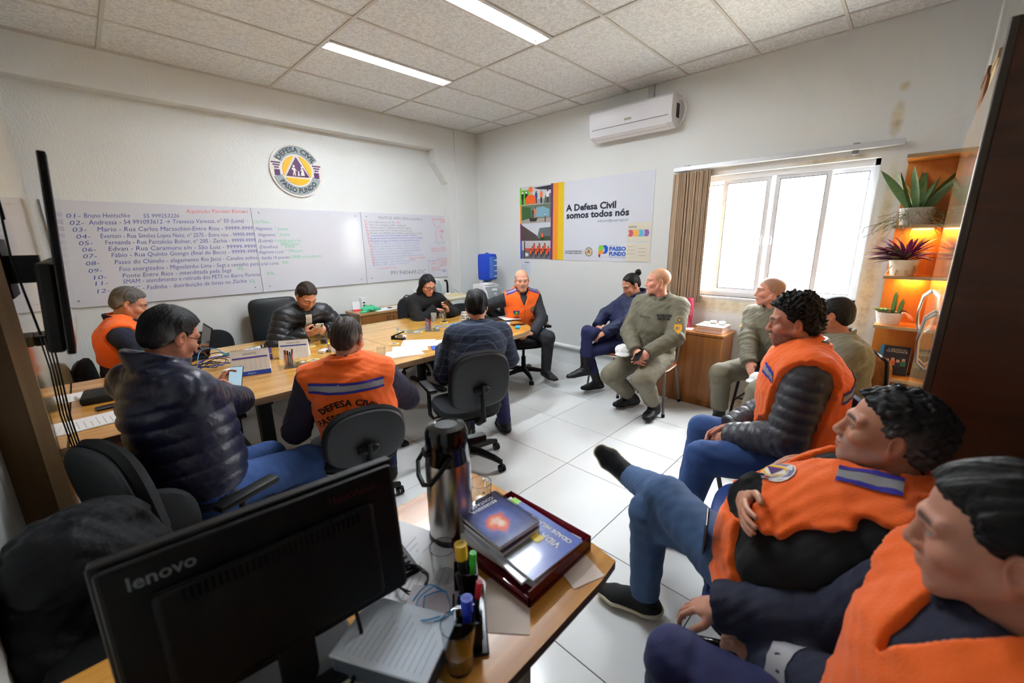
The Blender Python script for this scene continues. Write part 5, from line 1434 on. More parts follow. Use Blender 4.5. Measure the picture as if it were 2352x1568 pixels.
    def text(s, txt, size, o, u, v, d, m, fn, bold=0.0, arc=None, lift=.004, name='lettering'):
        vs, fs = text_geo(txt, size, bold, 'CENTER')
        if arc:
            vs = [((arc+y)*math.sin(x/arc), (arc+y)*math.cos(x/arc)-arc) for x, y, z in vs]
        return s.lay(name, vs, fs, o, u, v, d, m, fn, lift)
    def patch(s, polys, o, u, v, d, fn, lift=.004, name='patch'):
        """stack of coloured polygons: [(colour, [(x,y)..]), ..]"""
        for k, (c, poly) in enumerate(polys):
            s.lay(name, poly, [tuple(range(len(poly)))], o, u, v, d, mat('patch_%d_%d_%d' % c, c, .7), fn, lift+.0016*k)
    def glasses(s, m):
        R = s.HR; h = s.hs; g = MB(); T = lambda x, y, z: Vector(s.head+R@(V3(x, y, z)*h)-np.asarray(s.o))
        for sg in (-1, 1):
            pts = []
            for k in range(20):
                a = 2*PI*k/20; c, n = math.cos(a), math.sin(a)
                x = sg*.033+math.copysign(abs(c)**.8, c)*.0245; z = -.004+math.copysign(abs(n)**.8, n)*.019
                pts.append(T(x, .098-.9*(abs(x))**2*4, z))
            g.tube(pts, .0019*h, 6, closed=True)
            g.tube([T(sg*.057, .087, .004), T(sg*.074, .06, .006), T(sg*.080, .0, .008), T(sg*.081, -.022, -.004)], .0018*h, 6)
        g.tube([T(-.009, .099, .0), T(0, .102, .002), T(.009, .099, .0)], .0018*h, 6)
        return g.build('glasses', m, s.root, True)

UPZ_ = V3(0, 0, 1)
M_refl = mat('reflective_grey', (150, 150, 154), .45, metal=.15)
M_stripeblue = mat('stripe_blue', (48, 40, 148), .7)
# ================================================================== people
C_or = mat('orange_vest', (250, 104, 14), .8, bump=.25, bscale=160, sheen=.2)
C_navy = mat('navy_cloth', (26, 30, 52), .8, bump=.25, bscale=200)
C_puffnavy = mat('navy_puffer', (24, 28, 52), .38, bump=.25, bscale=60)
C_puffblk = mat('black_puffer', (20, 21, 26), .42, bump=.25, bscale=60)
C_puffgry = mat('grey_puffer', (62, 62, 68), .42, bump=.25, bscale=60)
C_blk = mat('black_knit', (15, 16, 18), .9, bump=.35, bscale=300)
C_dkgrey = mat('charcoal_cloth', (44, 46, 52), .85, bump=.25, bscale=220)
C_olive = mat('olive_uniform', (112, 108, 90), .8, bump=.25, bscale=260, var=.06, vscale=8)
C_olivep = mat('olive_trousers', (122, 116, 98), .85, bump=.25, bscale=260, var=.06, vscale=8)
C_jean = mat('jeans', (44, 74, 128), .85, bump=.3, bscale=420, var=.16, vscale=5)
C_jean2 = mat('jeans_faded', (62, 88, 126), .85, bump=.3, bscale=420, var=.22, vscale=4)
C_navyp = mat('navy_trousers', (30, 34, 78), .8, bump=.25, bscale=240)
C_uninavy = mat('navy_uniform', (22, 30, 68), .6, bump=.25, bscale=200)
C_plum = mat('plum_sleeve', (46, 42, 60), .85, bump=.25, bscale=240)
C_boot = mat('boot_leather', (20, 20, 22), .4, bump=.3, bscale=220)
C_shoe = mat('black_mesh_shoe', (18, 19, 22), .85, bump=.4, bscale=400)
C_sole = mat('cream_sole', (214, 202, 176), .6)
C_letter = mat('black_letter', (20, 20, 26), .8)
C_frame = mat('glasses_frame', (16, 16, 18), .3)
def plaid():
    m = bpy.data.materials.new('plaid_blazer'); m.use_nodes = True
    n = m.node_tree; b = n.nodes['Principled BSDF']; L = n.links.new
    tc = n.nodes.new('ShaderNodeTexCoord'); mp = n.nodes.new('ShaderNodeMapping'); mp.inputs['Rotation'].default_value = (0, 0, math.radians(-60)); L(tc.outputs['Object'], mp.inputs['Vector'])
    se = n.nodes.new('ShaderNodeSeparateXYZ'); L(mp.outputs['Vector'], se.inputs[0])
    acc = None
    for ax, sp in (('X', .048), ('Z', .062)):
        d = n.nodes.new('ShaderNodeMath'); d.operation = 'DIVIDE'; d.inputs[1].default_value = sp; L(se.outputs[ax], d.inputs[0])
        f = n.nodes.new('ShaderNodeMath'); f.operation = 'FRACT'; L(d.outputs[0], f.inputs[0])
        c = n.nodes.new('ShaderNodeMath'); c.operation = 'LESS_THAN'; c.inputs[1].default_value = .10; L(f.outputs[0], c.inputs[0])
        if acc is None: acc = c.outputs[0]
        else:
            a = n.nodes.new('ShaderNodeMath'); a.operation = 'ADD'; L(acc, a.inputs[0]); L(c.outputs[0], a.inputs[1]); acc = a.outputs[0]
    h = n.nodes.new('ShaderNodeMath'); h.operation = 'MULTIPLY'; h.inputs[1].default_value = .5; L(acc, h.inputs[0])
    mx = n.nodes.new('ShaderNodeMix'); mx.data_type = 'RGBA'; mx.inputs[6].default_value = srgb(26, 32, 54); mx.inputs[7].default_value = srgb(66, 88, 102); L(h.outputs[0], mx.inputs['Factor'])
    L(mx.outputs[2], b.inputs['Base Color']); b.inputs['Roughness'].default_value = .9
    return m
C_plaid = plaid()
FLAG_RS = [((30, 130, 60), [(-.5, .35), (.5, .35), (.5, .3), (-.5, -.1)]), ((220, 30, 36), [(-.5, -.1), (.5, .3), (.5, .02), (-.5, -.35)]), ((250, 210, 40), [(.5, .02), (.5, -.35), (-.5, -.35)]), ((210, 200, 190), circ(.13, 10))]
def scaled(polys, k): return [(c, [(x*k, y*k) for x, y in p]) for c, p in polys]
def emb_patch(k):
    return [((226, 222, 214), circ(k, 20)), ((120, 110, 150), circ(k*.92, 20)), ((226, 222, 214), circ(k*.66, 20)), ((244, 186, 30), circ(k*.58, 18)), ((84, 36, 110), [(-.42*k, -.25*k), (.42*k, -.25*k), (0, .48*k)])]
UPZ = V3(0, 0, 1)
LAP = dict(dir=(0, 0, -1), palm=(0, 0, -1), curl=.4)
PEOPLE = []

# 1 grey-haired man by the TV, orange yoke over navy jacket, busy with a laptop
p = Person('grey-haired man in orange and navy jacket bent over a laptop beside the television', hip=(-4.38, -.68, .60), head=(-4.255, -.80, 1.225), yaw=-6, look=(-8, -24, 0),
           wrists=((-3.97, -.55, .80), (-3.98, -.90, .80)), elbows=((-.3, .6, -1), (-.3, -.6, -1)), ankles=((-3.92, -.58, .085), (-3.94, -.86, .085)), hair=(92, 88, 84), hairgrey=((150, 146, 142), .6), hairthick=.008,
           skin=(196, 142, 114), eyes='down', browc=lin3((90, 80, 74)), stubble=.12, hands=(dict(dir=(1, -.1, -.1), palm=(0, 0, -1), curl=.35), dict(dir=(1, .1, -.1), palm=(0, 0, -1), curl=.35)), collar=(.05, .078, .008, .03, .3), seed=1.3)
p.body(); p.hair(); p.top(C_navy, 'jacket', off=.018, amp=.004); p.vest(C_or, off=.029, amp=.003, hem=.20, collar=None, name='orange_yoke'); p.trousers(C_navyp); p.shoes(C_boot)
ao = p.sh[1]*.42+p.el[1]*.58; p.patch(scaled(FLAG_RS, .062), ao+V3(0, -.3, 0), (1, 0, 0), UPZ, (0, 1, 0), p.fn_top)
p.ring('sleeve_band', p.sh[1]*.08+p.el[1]*.92, p.el[1]-p.sh[1], .024, M_refl, p.fn_top)

# 2 man in the navy puffer with a phone
p = Person('dark-haired man with glasses in shiny navy puffer jacket holding a phone', hip=(-4.27, -2.93, .60), head=(-4.245, -2.81, 1.275), yaw=24, syaw=20, look=(26, -24, -4), scale=1.05, bulk=1.14, belly=.035,
           wrists=((-4.055, -2.335, .84), (-3.995, -2.50, .825)), elbows=((-.2, .1, -1), (.3, -.35, -1)), ankles=((-3.80, -2.54, .085), (-3.77, -2.88, .085)), toes=((.9, .4, 0), (.95, .2, 0)), hair=(26, 25, 27), hairgrey=((120, 118, 116), .45), hairthick=.011, hairrough=.003,
           skin=(196, 132, 104), eyes='down', stubble=.15, res=.0036, hres=.0034, collar=(.075, .080, .011, .02, .3), hands=(dict(dir=(.55, .35, .65), palm=(.55, -.75, -.1), curl=(.62, .6, .58, .6), thumb=.2), dict(dir=(-.15, .55, .75), palm=(-.75, .1, .15), curl=(.7, .68, .66, .66), thumb=.8)), seed=2.1)
p.body(); p.hair(); p.top(C_puffnavy, 'puffer_jacket', kind='puffer', off=.024, amp=.0028, rib=.068, hem=-.18); p.trousers(C_jean, off=.016); p.shoes(C_shoe); p.glasses(C_frame); PEOPLE.append(p); P2_ = p

# 3 man in the black puffer reading his phone
p = Person('brown-haired man in black puffer jacket reading his phone behind the table', hip=(-3.07, -.37, .60), head=(-3.035, -.955, 1.165), yaw=-88, look=(-82, -38, 3), scale=1.05, bulk=1.05,
           wrists=((-2.925, -1.005, .815), (-3.115, -1.015, .815)), elbows=((1, .2, -.5), (-1, .2, -.5)), ankles=((-2.9, -1.0, .085), (-3.2, -1.0, .085)), hair=(46, 34, 28), hairthick=.010, hairtop=.012, skin=(206, 148, 120), eyes='down', stubble=.45, beardc=lin3((70, 50, 42)), front=.094,
           collar=(.045, .084, .011, .045, .35), hands=(dict(dir=(-.55, -.7, .25), palm=(-.75, .3, .5), curl=(.5, .5, .55, .55), thumb=.5), dict(dir=(.65, -.6, .25), palm=(.6, .3, .6), curl=(.5, .5, .55, .55), thumb=.5)), seed=3.7)
p.body(); p.hair(); p.top(C_puffblk, 'puffer_jacket', kind='puffer', off=.028, amp=.003, rib=.062)
sv, sf = [], []
p.band('shirt_front', -.028, .028, -.22, -.03, p.neck-UPZ*.02+p.SF*.5, p.SR, UPZ, -p.SF, mat('beige_shirt', (206, 196, 178), .8), p.fn_top, .004, nx=6, ny=14)
p.trousers(C_navyp); p.shoes(C_shoe)

# 4 man seen from behind, DEFESA CIVIL
p = Person('short-haired man seen from behind in orange vest lettered DEFESA CIVIL', hip=(-3.50, -2.90, .60), head=(-3.485, -2.80, 1.125), yaw=66, syaw=62, look=(42, -14, 0), scale=1.06, bulk=1.16, shw=1.06,
           wrists=((-3.66, -2.52, .80), (-3.24, -2.62, .80)), elbows=((-.5, -.3, -1), (.8, -.5, -1)), ankles=((-3.45, -2.45, .085), (-3.18, -2.55, .085)), hair=(60, 52, 48), hairthick=.006, hairgrey=((126, 112, 102), .55), skin=(204, 146, 120), stubble=.2, scalp=.6,
           hands=(dict(dir=(.3, .9, -.1), palm=(0, 0, -1), curl=.3), dict(dir=(-.2, .9, -.1), palm=(0, 0, -1), curl=.3)), collar=(.055, .070, .006, 0, 0), seed=4.4)
p.body(); p.hair(); p.top(C_plum, 'sweater', off=.014, amp=.003); p.vest(C_or, off=.026, amp=.005, collar=(.045, .088, .010, .06, .6)); p.trousers(C_navyp); p.shoes(C_shoe)
bo = p.neck-p.SF*.5
p.stripe(bo-UPZ*.085, -p.SR*-1, UPZ, p.SF, -.19, .19, -.012, .052, p.fn_vest)
p.text('DEFESA CIVIL', .050, bo-UPZ*.165, p.SR, UPZ, p.SF, C_letter, p.fn_vest, .0012, arc=.20)
p.text('PASSO FUNDO', .050, bo-UPZ*.235, p.SR, UPZ, p.SF, C_letter, p.fn_vest, .001, arc=.22)

# 5 woman in black turtleneck
p = Person('woman with black bob and glasses in black turtleneck looking at her phone', hip=(-1.53, -.55, .60), head=(-1.625, -.90, 1.150), yaw=-106, look=(-94, -24, 0), scale=.97, bulk=1.1, hsize=.97,
           wrists=((-1.475, -1.065, .835), (-1.60, -.985, .855)), elbows=((1, .3, -.6), (-1, .4, -.6)), ankles=((-1.45, -1.1, .085), (-1.7, -1.15, .085)), hairstyle='bob', hair=(20, 18, 19), hairthick=.013, skin=(214, 156, 132), eyes='down', jaw=.94, brow=.6,
           collar=(.075, .070, .010, 0, 0), hands=(dict(dir=(-.35, -.45, .7), palm=(-.75, .45, .2), curl=(.6, .6, .6, .6), thumb=.3), dict(dir=(.8, -.45, .0), palm=(0, -.2, -1), curl=(.15, .6, .7, .75), thumb=.6)), seed=5.2, front=.082)
p.body(); p.hair(); p.top(C_blk, 'turtleneck', off=.020, amp=.004); p.trousers(C_dkgrey); p.shoes(C_shoe); p.glasses(C_frame)

# 6 man in the plaid blazer, back to us
p = Person('black-haired man in navy plaid blazer sitting with his back to us', hip=(-2.60, -2.86, .60), head=(-2.395, -2.66, 1.165), yaw=60, syaw=62, look=(52, -8, 0), scale=1.05, bulk=1.12,
           wrists=((-2.52, -2.38, .79), (-2.12, -2.48, .79)), elbows=((-.4, .0, -1), (.5, -.4, -1)), ankles=((-2.35, -2.45, .085), (-2.10, -2.65, .085)), hair=(20, 19, 21), hairthick=.012, hairrough=.005, hairfreq=.7, skin=(200, 140, 112),
           hands=(dict(dir=(.5, .8, -.1), palm=(0, 0, -1), curl=.3), dict(dir=(.3, .9, -.1), palm=(0, 0, -1), curl=.3)), collar=(.038, .076, .010, .02, .3), seed=6.6)
p.body(); p.hair(); p.top(C_plaid, 'blazer', off=.022, amp=.0035, hem=-.16); p.trousers(C_navyp); p.shoes(C_boot)

# 7 bald man at the head of the table
p = Person('bald man with grey moustache in orange vest speaking at the table end', hip=(-.86, -1.72, .60), head=(-.945, -1.80, 1.205), yaw=-116, syaw=-122, look=(-129, -4, -4), scale=1.0, bulk=1.04, hairstyle='short', hair=(176, 170, 164), hairthick=.0025, hairrough=.0006, hole=((0, .03, .12), (.085, .14, .085)), front=.06, skin=(222, 164, 136), browc=lin3((150, 130, 116)),
           brow=.45, wrists=((-1.035, -2.045, .635), (-1.02, -1.52, .72)), elbows=((.6, -.5, -.5), (-.1, .8, -1)), ankles=((-.87, -2.11, .16), (-1.28, -1.74, .10)), toes=((-.25, -.95, -.1), (-.4, -.9, 0)), flat=(True, True), stubble=.0,
           hands=(dict(dir=(-.8, .2, -.1), palm=(0, 0, -1), curl=.3), dict(dir=(-.9, .1, -.1), palm=(0, 0, -1), curl=.3)), collar=(.0, .070, .006, 0, 0), seed=7.1)
p.body()
p.hair(); p.top(C_dkgrey, 'sweater', off=.014, amp=.0035); p.vest(C_or, off=.024, amp=.0035, vneck=.13, collar=(.052, .086, .008, .075, .35)); p.trousers(C_dkgrey, off=.016); p.shoes(C_boot)
mo = MB(); T_ = lambda x, y, z: Vector(p.head+p.HR@(V3(x, y, z)*p.hs)-np.asarray(p.o))
mo.tube([T_(-.030, .084, -.060), T_(-.016, .0985, -.053), T_(0, .103, -.050), T_(.016, .0985, -.053), T_(.030, .084, -.060)], [.003, .006, .0058, .006, .003], 8); mo.build('moustache', mat('moustache_grey', (150, 144, 138), .8, bump=.5, bscale=400), p.root, True)
fo = p.neck+p.SF*.5
for sg in (-1, 1): p.stripe(p.neck+UPZ*.3+p.SR*sg*.135+p.SF*.045, p.SR, p.SF, -UPZ, -.06, .06, -.02, .045, p.fn_vest, slope=0)
p.patch(emb_patch(.036), fo-UPZ*.185-p.SR*.105, p.SR, UPZ, -p.SF, p.fn_vest)
p.patch([((40, 60, 140), [(-.034, 0), (.034, 0), (.034, .022), (-.034, .022)]), ((50, 140, 70), [(-.034, -.022), (.034, -.022), (.034, 0), (-.034, 0)]), ((220, 200, 80), circ(.010, 8))], fo-UPZ*.215+p.SR*.095, p.SR, UPZ, -p.SF, p.fn_vest)
for sg in (-1, 1): p.band('pocket_flap', -.048, .048, -.02, .028, fo-UPZ*.275+p.SR*sg*.098, p.SR, UPZ, -p.SF, C_or, p.fn_vest, .007, nx=8)
for k in range(3): p.band('print_line', -.032, .03-.008*k, -.002, .0025, fo-UPZ*(.262+.010*k)+p.SR*.098, p.SR, UPZ, -p.SF, C_letter, p.fn_vest, .010, nx=5, ny=1)
p.band('print_line', -.012, .016, -.002, .0025, fo-UPZ*.268-p.SR*.098, p.SR, UPZ, -p.SF, C_letter, p.fn_vest, .010, nx=5, ny=1)
p.band('zip', -.003, .003, -.30, -.06, fo-UPZ*.07, p.SR, UPZ, -p.SF, mat('zip_orange', (214, 84, 10), .6), p.fn_vest, .004, nx=1, ny=20)

# 8 woman in navy uniform with a bun
p = Person('woman in navy uniform with hair in a bun sitting cross-legged by the wall', hip=(-.50, -2.84, .57), head=(-.44, -2.915, 1.185), yaw=158, syaw=158, look=(150, -26, 4), scale=.96, bulk=.98, hsize=.96, hairstyle='bun', hair=(24, 20, 20), hairthick=.005, hairrough=.001, skin=(206, 146, 118), eyes='down', jaw=.92, front=.092, brow=.7,
           wrists=((-.735, -2.81, .70), (-.66, -2.66, .735)), elbows=((-.2, -1, -.5), (0, 1, -.5)), ankles=((-.68, -2.70, .10), (-.90, -2.66, .30)), knees=((0, 0, 1), (0, 0, 1)), toes=((-.85, .5, 0), (-.75, .62, -.15)), shoe='boot', flat=(True, False),
           hands=(dict(dir=(-.5, .7, -.5), palm=(.2, .3, -.9), curl=.35), dict(dir=(-.2, -.9, -.1), palm=(.6, 0, -.6), curl=.5)), collar=(.055, .080, .009, .05, .45), seed=8.3, group=None)
p.body(); p.hair(); p.top(C_uninavy, 'jacket', off=.020, amp=.005); p.trousers(C_navyp, off=.010, cut=-.13); p.shoes(C_boot)

# 9 blond officer in olive uniform
p = Person('blond officer in olive uniform sitting upright beside the red flask', hip=(-.74, -3.34, .57), head=(-.80, -3.375, 1.270), yaw=176, syaw=186, look=(122, 2, 0), scale=1.07, bulk=1.12, belly=.04, hairstyle='none', hair=(186, 142, 104), front=.088, skin=(226, 158, 134), browc=lin3((190, 140, 104)), scalp=.75, gaze=0,
           wrists=((-1.10, -3.475, .675), (-1.10, -3.345, .675)), elbows=((.2, -1, -.6), (.2, 1, -.6)), ankles=((-.90, -3.47, .10), (-.82, -3.20, .10)), toes=((-.97, -.1, 0), (-.90, .42, 0)), shoe='boot',
           hands=(dict(dir=(-.75, .45, -.45), palm=(.2, .7, -.6), curl=.5, thumb=.4), dict(dir=(-.6, -.45, -.6), palm=(.3, -.7, -.5), curl=.5, thumb=.4)), collar=(.05, .076, .007, .015, .1), seed=9.5)
p.body(); p.hair(); p.top(C_olive, 'uniform_shirt', off=.016, amp=.005); p.trousers(C_olivep, off=.024, amp=.005, cut=-.095); p.shoes(C_boot)
fo = p.neck+p.SF*.5
p.text('BRIGADA', .030, fo-UPZ*.15-p.SR*.09, p.SR, UPZ, -p.SF, C_letter, p.fn_top, .001); p.text('MILITAR', .030, fo-UPZ*.178-p.SR*.09, p.SR, UPZ, -p.SF, C_letter, p.fn_top, .001)
p.band('name_strip', -.055, .055, -.008, .008, fo-UPZ*.165+p.SR*.08, p.SR, UPZ, -p.SF, mat('name_strip', (84, 80, 66), .8), p.fn_top, nx=8, ny=1)
p.band('collar_tab', -.014, .014, -.012, .012, fo+UPZ*.02-p.SR*.055, p.SR, UPZ, -p.SF, mat('collar_tab', (30, 30, 26), .8), p.fn_topc, nx=3, ny=2)
a_ = p.sh[1]*.55+p.el[1]*.45; p.patch(scaled(FLAG_RS, .055), a_+V3(-.2, .25, 0), (-.78, -.62, 0), UPZ, (.62, -.78, 0), p.fn_top)
a_ = p.sh[0]*.62+p.el[0]*.38; p.patch([((156, 148, 112), circ(.034, 16)), ((104, 100, 80), circ(.025, 14)), ((200, 180, 60), circ(.009, 6))], a_+V3(-.3, -.16, 0), (.47, -.88, 0), UPZ, (.88, .47, 0), p.fn_top)
a_ = p.sh[0]*.36+p.el[0]*.64; p.patch([((236, 170, 30), [(-.03, .03), (.03, .03), (.034, -.01), (0, -.045), (-.034, -.01)]), ((150, 120, 70), circ(.014, 8))], a_+V3(-.3, -.16, 0), (.47, -.88, 0), UPZ, (.88, .47, 0), p.fn_top)

# 10 officer under the window
p = Person('fair-haired officer in olive uniform sitting right below the window', hip=(-.46, -4.30, .57), head=(-.50, -4.215, 1.215), yaw=165, syaw=160, look=(114, 0, 0), scale=1.02, bulk=1.02, hairstyle='none', hair=(128, 104, 84), front=.086, skin=(214, 150, 126), scalp=.7, browc=lin3((150, 110, 86)),
           wrists=((-.875, -4.36, .665), (-.865, -4.21, .675)), elbows=((.2, -1, -.6), (.2, 1, -.6)), ankles=((-.90, -4.36, .10), (-.745, -4.00, .10)), toes=((-.97, .1, 0), (-.93, .30, 0)), shoe='boot',
           hands=(dict(dir=(-.7, .4, -.55), palm=(.2, .7, -.6), curl=.55), dict(dir=(-.6, -.4, -.65), palm=(.3, -.7, -.5), curl=.4)), collar=(.05, .074, .007, .015, .1), seed=10.2)
p.body(); p.hair(); p.top(C_olive, 'uniform_shirt', off=.016, amp=.005); p.trousers(C_olivep, off=.024, amp=.005, cut=-.095); p.shoes(C_boot)
fo = p.neck+p.SF*.5; p.text('SGT PM', .022, fo-UPZ*.165+p.SR*.02, p.SR, UPZ, -p.SF, C_letter, p.fn_top, 0)
a_ = p.sh[1]*.60+p.el[1]*.40; p.patch(scaled(FLAG_RS, .055), a_+V3(-.25, .16, 0), (-.5, -.86, 0), UPZ, (.86, -.5, 0), p.fn_top)

# 11 dark-haired officer, mostly hidden
p = Person('dark-haired officer in olive jacket half hidden behind the bearded man', hip=(-1.02, -4.82, .57), head=(-1.12, -4.715, 1.155), yaw=118, syaw=112, look=(84, -6, 0), scale=1.04, bulk=1.15, hair=(24, 22, 22), hairthick=.006, hairrough=.001, skin=(186, 124, 96), front=.082,
           wrists=((-1.25, -4.50, .66), (-1.05, -4.46, .66)), elbows=((-1, -.2, -.7), (.6, -.4, -.7)), ankles=((-1.38, -4.36, .10), (-1.13, -4.28, .10)), toes=((-.6, .8, 0), (-.4, .9, 0)), shoe='boot',
           hands=(dict(dir=(.2, .7, -.6), palm=(.3, -.4, -.8), curl=.5), dict(dir=(-.3, .7, -.6), palm=(-.3, -.4, -.8), curl=.5)), collar=(.05, .076, .008, .015, .1), seed=11.6)
p.body(); p.hair(); p.top(C_olive, 'uniform_jacket', off=.020, amp=.005); p.trousers(C_olivep, off=.024, amp=.005, cut=-.095); p.shoes(C_boot)
a_ = p.sh[0]*.5+p.el[0]*.5; p.patch([((156, 148, 112), circ(.034, 16)), ((104, 100, 80), circ(.025, 14))], p.sh[0]*.72+p.el[0]*.28+V3(-.3, -.05, 0), (.16, -.98, 0), UPZ, (.98, .16, 0), p.fn_top)
p.patch([((236, 180, 40), [(-.03, .03), (.03, .03), (.034, -.01), (0, -.045), (-.034, -.01)])], p.sh[0]*.3+p.el[0]*.7+V3(-.3, -.05, 0), (.16, -.98, 0), UPZ, (.98, .16, 0), p.fn_top)

# 12 bearded man, orange vest over grey puffer
p = Person('bearded curly-haired man in orange vest over grey quilted sleeves', hip=(-2.06, -4.78, .57), head=(-2.10, -4.665, 1.250), yaw=110, syaw=106, look=(106, -6, 0), scale=1.08, bulk=1.15, hair=(22, 20, 20), hairthick=.016, hairtop=.016, hairrough=.006, curly=True, front=.080, skin=(192, 130, 104), stubble=.8, beardc=lin3((34, 26, 24)), res=.0038,
           wrists=((-2.225, -4.50, .625), (-2.10, -4.46, .625)), elbows=((-.5, -.5, -1), (.8, -.3, -.6)), ankles=((-2.42, -4.33, .085), (-2.02, -4.22, .085)), toes=((-.5, .85, 0), (-.3, .95, 0)),
           hands=(dict(dir=(.1, .8, -.45), palm=(.75, .1, -.5), curl=.55, thumb=.4), dict(dir=(-.35, .8, -.4), palm=(-.7, .1, -.5), curl=.5, thumb=.4)), collar=(.055, .080, .010, .03, .3), seed=12.4)
p.body(); p.hair(); p.top(C_puffgry, 'puffer_jacket', kind='puffer', off=.022, amp=.003, rib=.052); p.vest(C_or, off=.036, amp=.005, collar=(.035, .092, .008, .05, .5), hem=-.12); p.trousers(C_jean, off=.016); p.shoes(C_shoe)
bo = p.neck-p.SF*.5
p.stripe(bo-UPZ*.115, p.SR, UPZ, p.SF, -.20, .10, -.012, .052, p.fn_vest, slope=.25)
p.text('DEFESA CIVIL', .052, bo-UPZ*.225, p.SR, UPZ, p.SF, C_letter, p.fn_vest, .003, arc=.25); p.text('PASSO FUNDO', .052, bo-UPZ*.29, p.SR, UPZ, p.SF, C_letter, p.fn_vest, .002, arc=.30)
p.stripe(p.neck+p.SF*.4-UPZ*.09-p.SR*.12, p.SR, UPZ, -p.SF, -.05, .05, -.02, .045, p.fn_vest, slope=.3)

# 13 man with crossed arms and legs
p = Person('grey-bearded man in orange vest with crossed arms and crossed legs', hip=(-3.07, -4.86, .565), head=(-3.015, -5.065, 1.130), yaw=96, syaw=90, look=(96, 8, 0), scale=1.04, bulk=1.22, belly=.055, hair=(40, 40, 42), hairgrey=((128, 126, 124), .5), hairthick=.014, hairrough=.004, curly=True, hairfreq=.8, skin=(192, 136, 108), stubble=.7, beardc=lin3((168, 162, 156)), res=.0034, hres=.0036, shw=1.08, cres=.0085,
           wrists=((-3.035, -4.80, .875), (-3.13, -4.775, .845)), elbows=((-.6, .5, -.9), (.6, .5, -.9)), ankles=((-2.70, -4.17, .47), (-2.965, -4.40, .085)), knees=((-.3, .3, 1), (0, 0, 1)), toes=((-.35, .70, .62), (-.26, .96, 0)), flat=(False, True), shoe='shoe',
           hands=(dict(dir=(.9, -.2, .15), palm=(0, -.9, .0), curl=.25, thumb=.3), dict(dir=(-.9, -.15, .1), palm=(0, -.9, 0), curl=.25, thumb=.3)), collar=(.03, .072, .006, .05, 0), seed=13.8)
p.body(); p.hair(); p.top(C_blk, 'sweater', off=.016, amp=.0035, cuff=.0); p.vest(C_or, off=.030, amp=.006, vneck=.16, collar=(.045, .092, .010, .12, .8), hem=-.14); p.trousers(C_jean2, off=.014, amp=.005, cut=-.02); p.shoes(C_shoe, C_sole, .030)
fo = p.neck+p.SF*.5
p.stripe(p.neck-UPZ*.02-p.SR*.13+p.SF*.02+UPZ*.4, p.SF, -p.SR, -UPZ, -.03, .10, -.03, .055, p.fn_vest)
p.stripe(p.neck-UPZ*.02+p.SR*.13+p.SF*.02+UPZ*.4, p.SF, p.SR, -UPZ, -.03, .10, -.03, .055, p.fn_vest)
p.patch(emb_patch(.042), p.neck-UPZ*.10-p.SR*.08+p.SF*.4+UPZ*.12, p.SR, UPZ, -p.SF-UPZ*.3, p.fn_vest)
p.stripe(p.neck-p.SR*.5-UPZ*.25, p.SF, UPZ, p.SR, -.20, -.02, -.02, .055, p.fn_vest)
sk = MB(); 
for i in (0, 1):
    a2 = un(p.an[i]-p.kn[i]); sk = MB().tube([Vector(p.an[i]-a2*.05-np.asarray(p.o)), Vector(p.an[i]+a2*.01-np.asarray(p.o))], .043*p.sc, 16).build('sock', mat('grey_sock', (168, 166, 162), .9), p.root, True)

# 14 man at the lower right corner
p = Person('dark-haired man in navy jacket with orange front at the lower right corner', hip=(-3.60, -5.22, .565), head=(-3.525, -5.212, 1.180), yaw=108, syaw=122, look=(88, -8, 0), scale=1.05, bulk=1.1, hair=(24, 22, 23), hairthick=.013, hairrough=.003, skin=(196, 140, 116), res=.0032, hres=.0034, cres=.008,
           wrists=((-3.385, -4.935, .555), (-3.35, -4.80, .62)), elbows=((-.25, -.5, -1), (.5, -.3, -1)), ankles=((-3.72, -4.72, .085), (-3.48, -4.70, .085)), hands=(dict(dir=(.25, .85, -.10), palm=(.1, -.1, -1), curl=(.55, .6, .65, .7), thumb=.5), dict(dir=(0, .8, -.5), palm=(0, -.3, -1), curl=.4)), collar=(.05, .080, .010, .03, .4), seed=14.9, stubble=.15)
p.body(); p.hair(); p.top(C_navy, 'jacket', off=.020, amp=.005); p.vest(C_or, off=.026, amp=.004, hem=-.1, collar=None, vneck=.12, name='orange_front'); p.trousers(C_navyp); p.shoes(C_boot)
p.ring('sleeve_band', p.el[0]*.30+p.wr[0]*.70, p.wr[0]-p.el[0], .030, M_refl, p.fn_top)
# ================================================================== small things
M_paper = mat('paper', (232, 233, 236), .7); M_print = mat('paper_print', (158, 162, 172), .8)
M_clear = mat('clear_acrylic', (235, 240, 242), .05, trans=.9, ior=1.2, alpha=1.0)
M_glassw = mat('drinking_glass', (245, 248, 250), .02, trans=1.0, ior=1.45)
M_bluecab = mat('blue_cable', (70, 150, 205), .5); M_dbluecab = mat('dark_blue_cable', (50, 56, 140), .5)
M_screen = mat('phone_screen_lit', (150, 175, 190), .2, emit=(150, 180, 195), estr=.35)
M_phone = mat('phone_body', (24, 24, 28), .25)
TZ = .7505
def thing(nm, x, y, z, deg, label, cat, group=None): return empty(nm, (x, y, z), math.radians(deg), label, cat, group)
def lines(r, w, h, z, n, m=M_print, x0=0, y0=0):
    for k in range(n):
        ww = w*(.55+.4*((k*37) % 10)/10)
        MB().bx(x0-w/2, x0-w/2+ww, y0+h/2-h*(k+.56)/n, y0+h/2-h*(k+.46)/n, z, z+.0004).build('print_line', m, r)
def paper(x, y, z, deg, w, h, label, n=5, group='loose papers on the tables', m=M_paper, th=.0012):
    r = thing('paper_sheet', x, y, z, deg, label, 'paper', group)
    MB().bx(-w/2, w/2, -h/2, h/2, 0, th).build('sheet', m, r); lines(r, w*.8, h*.8, th, n); return r
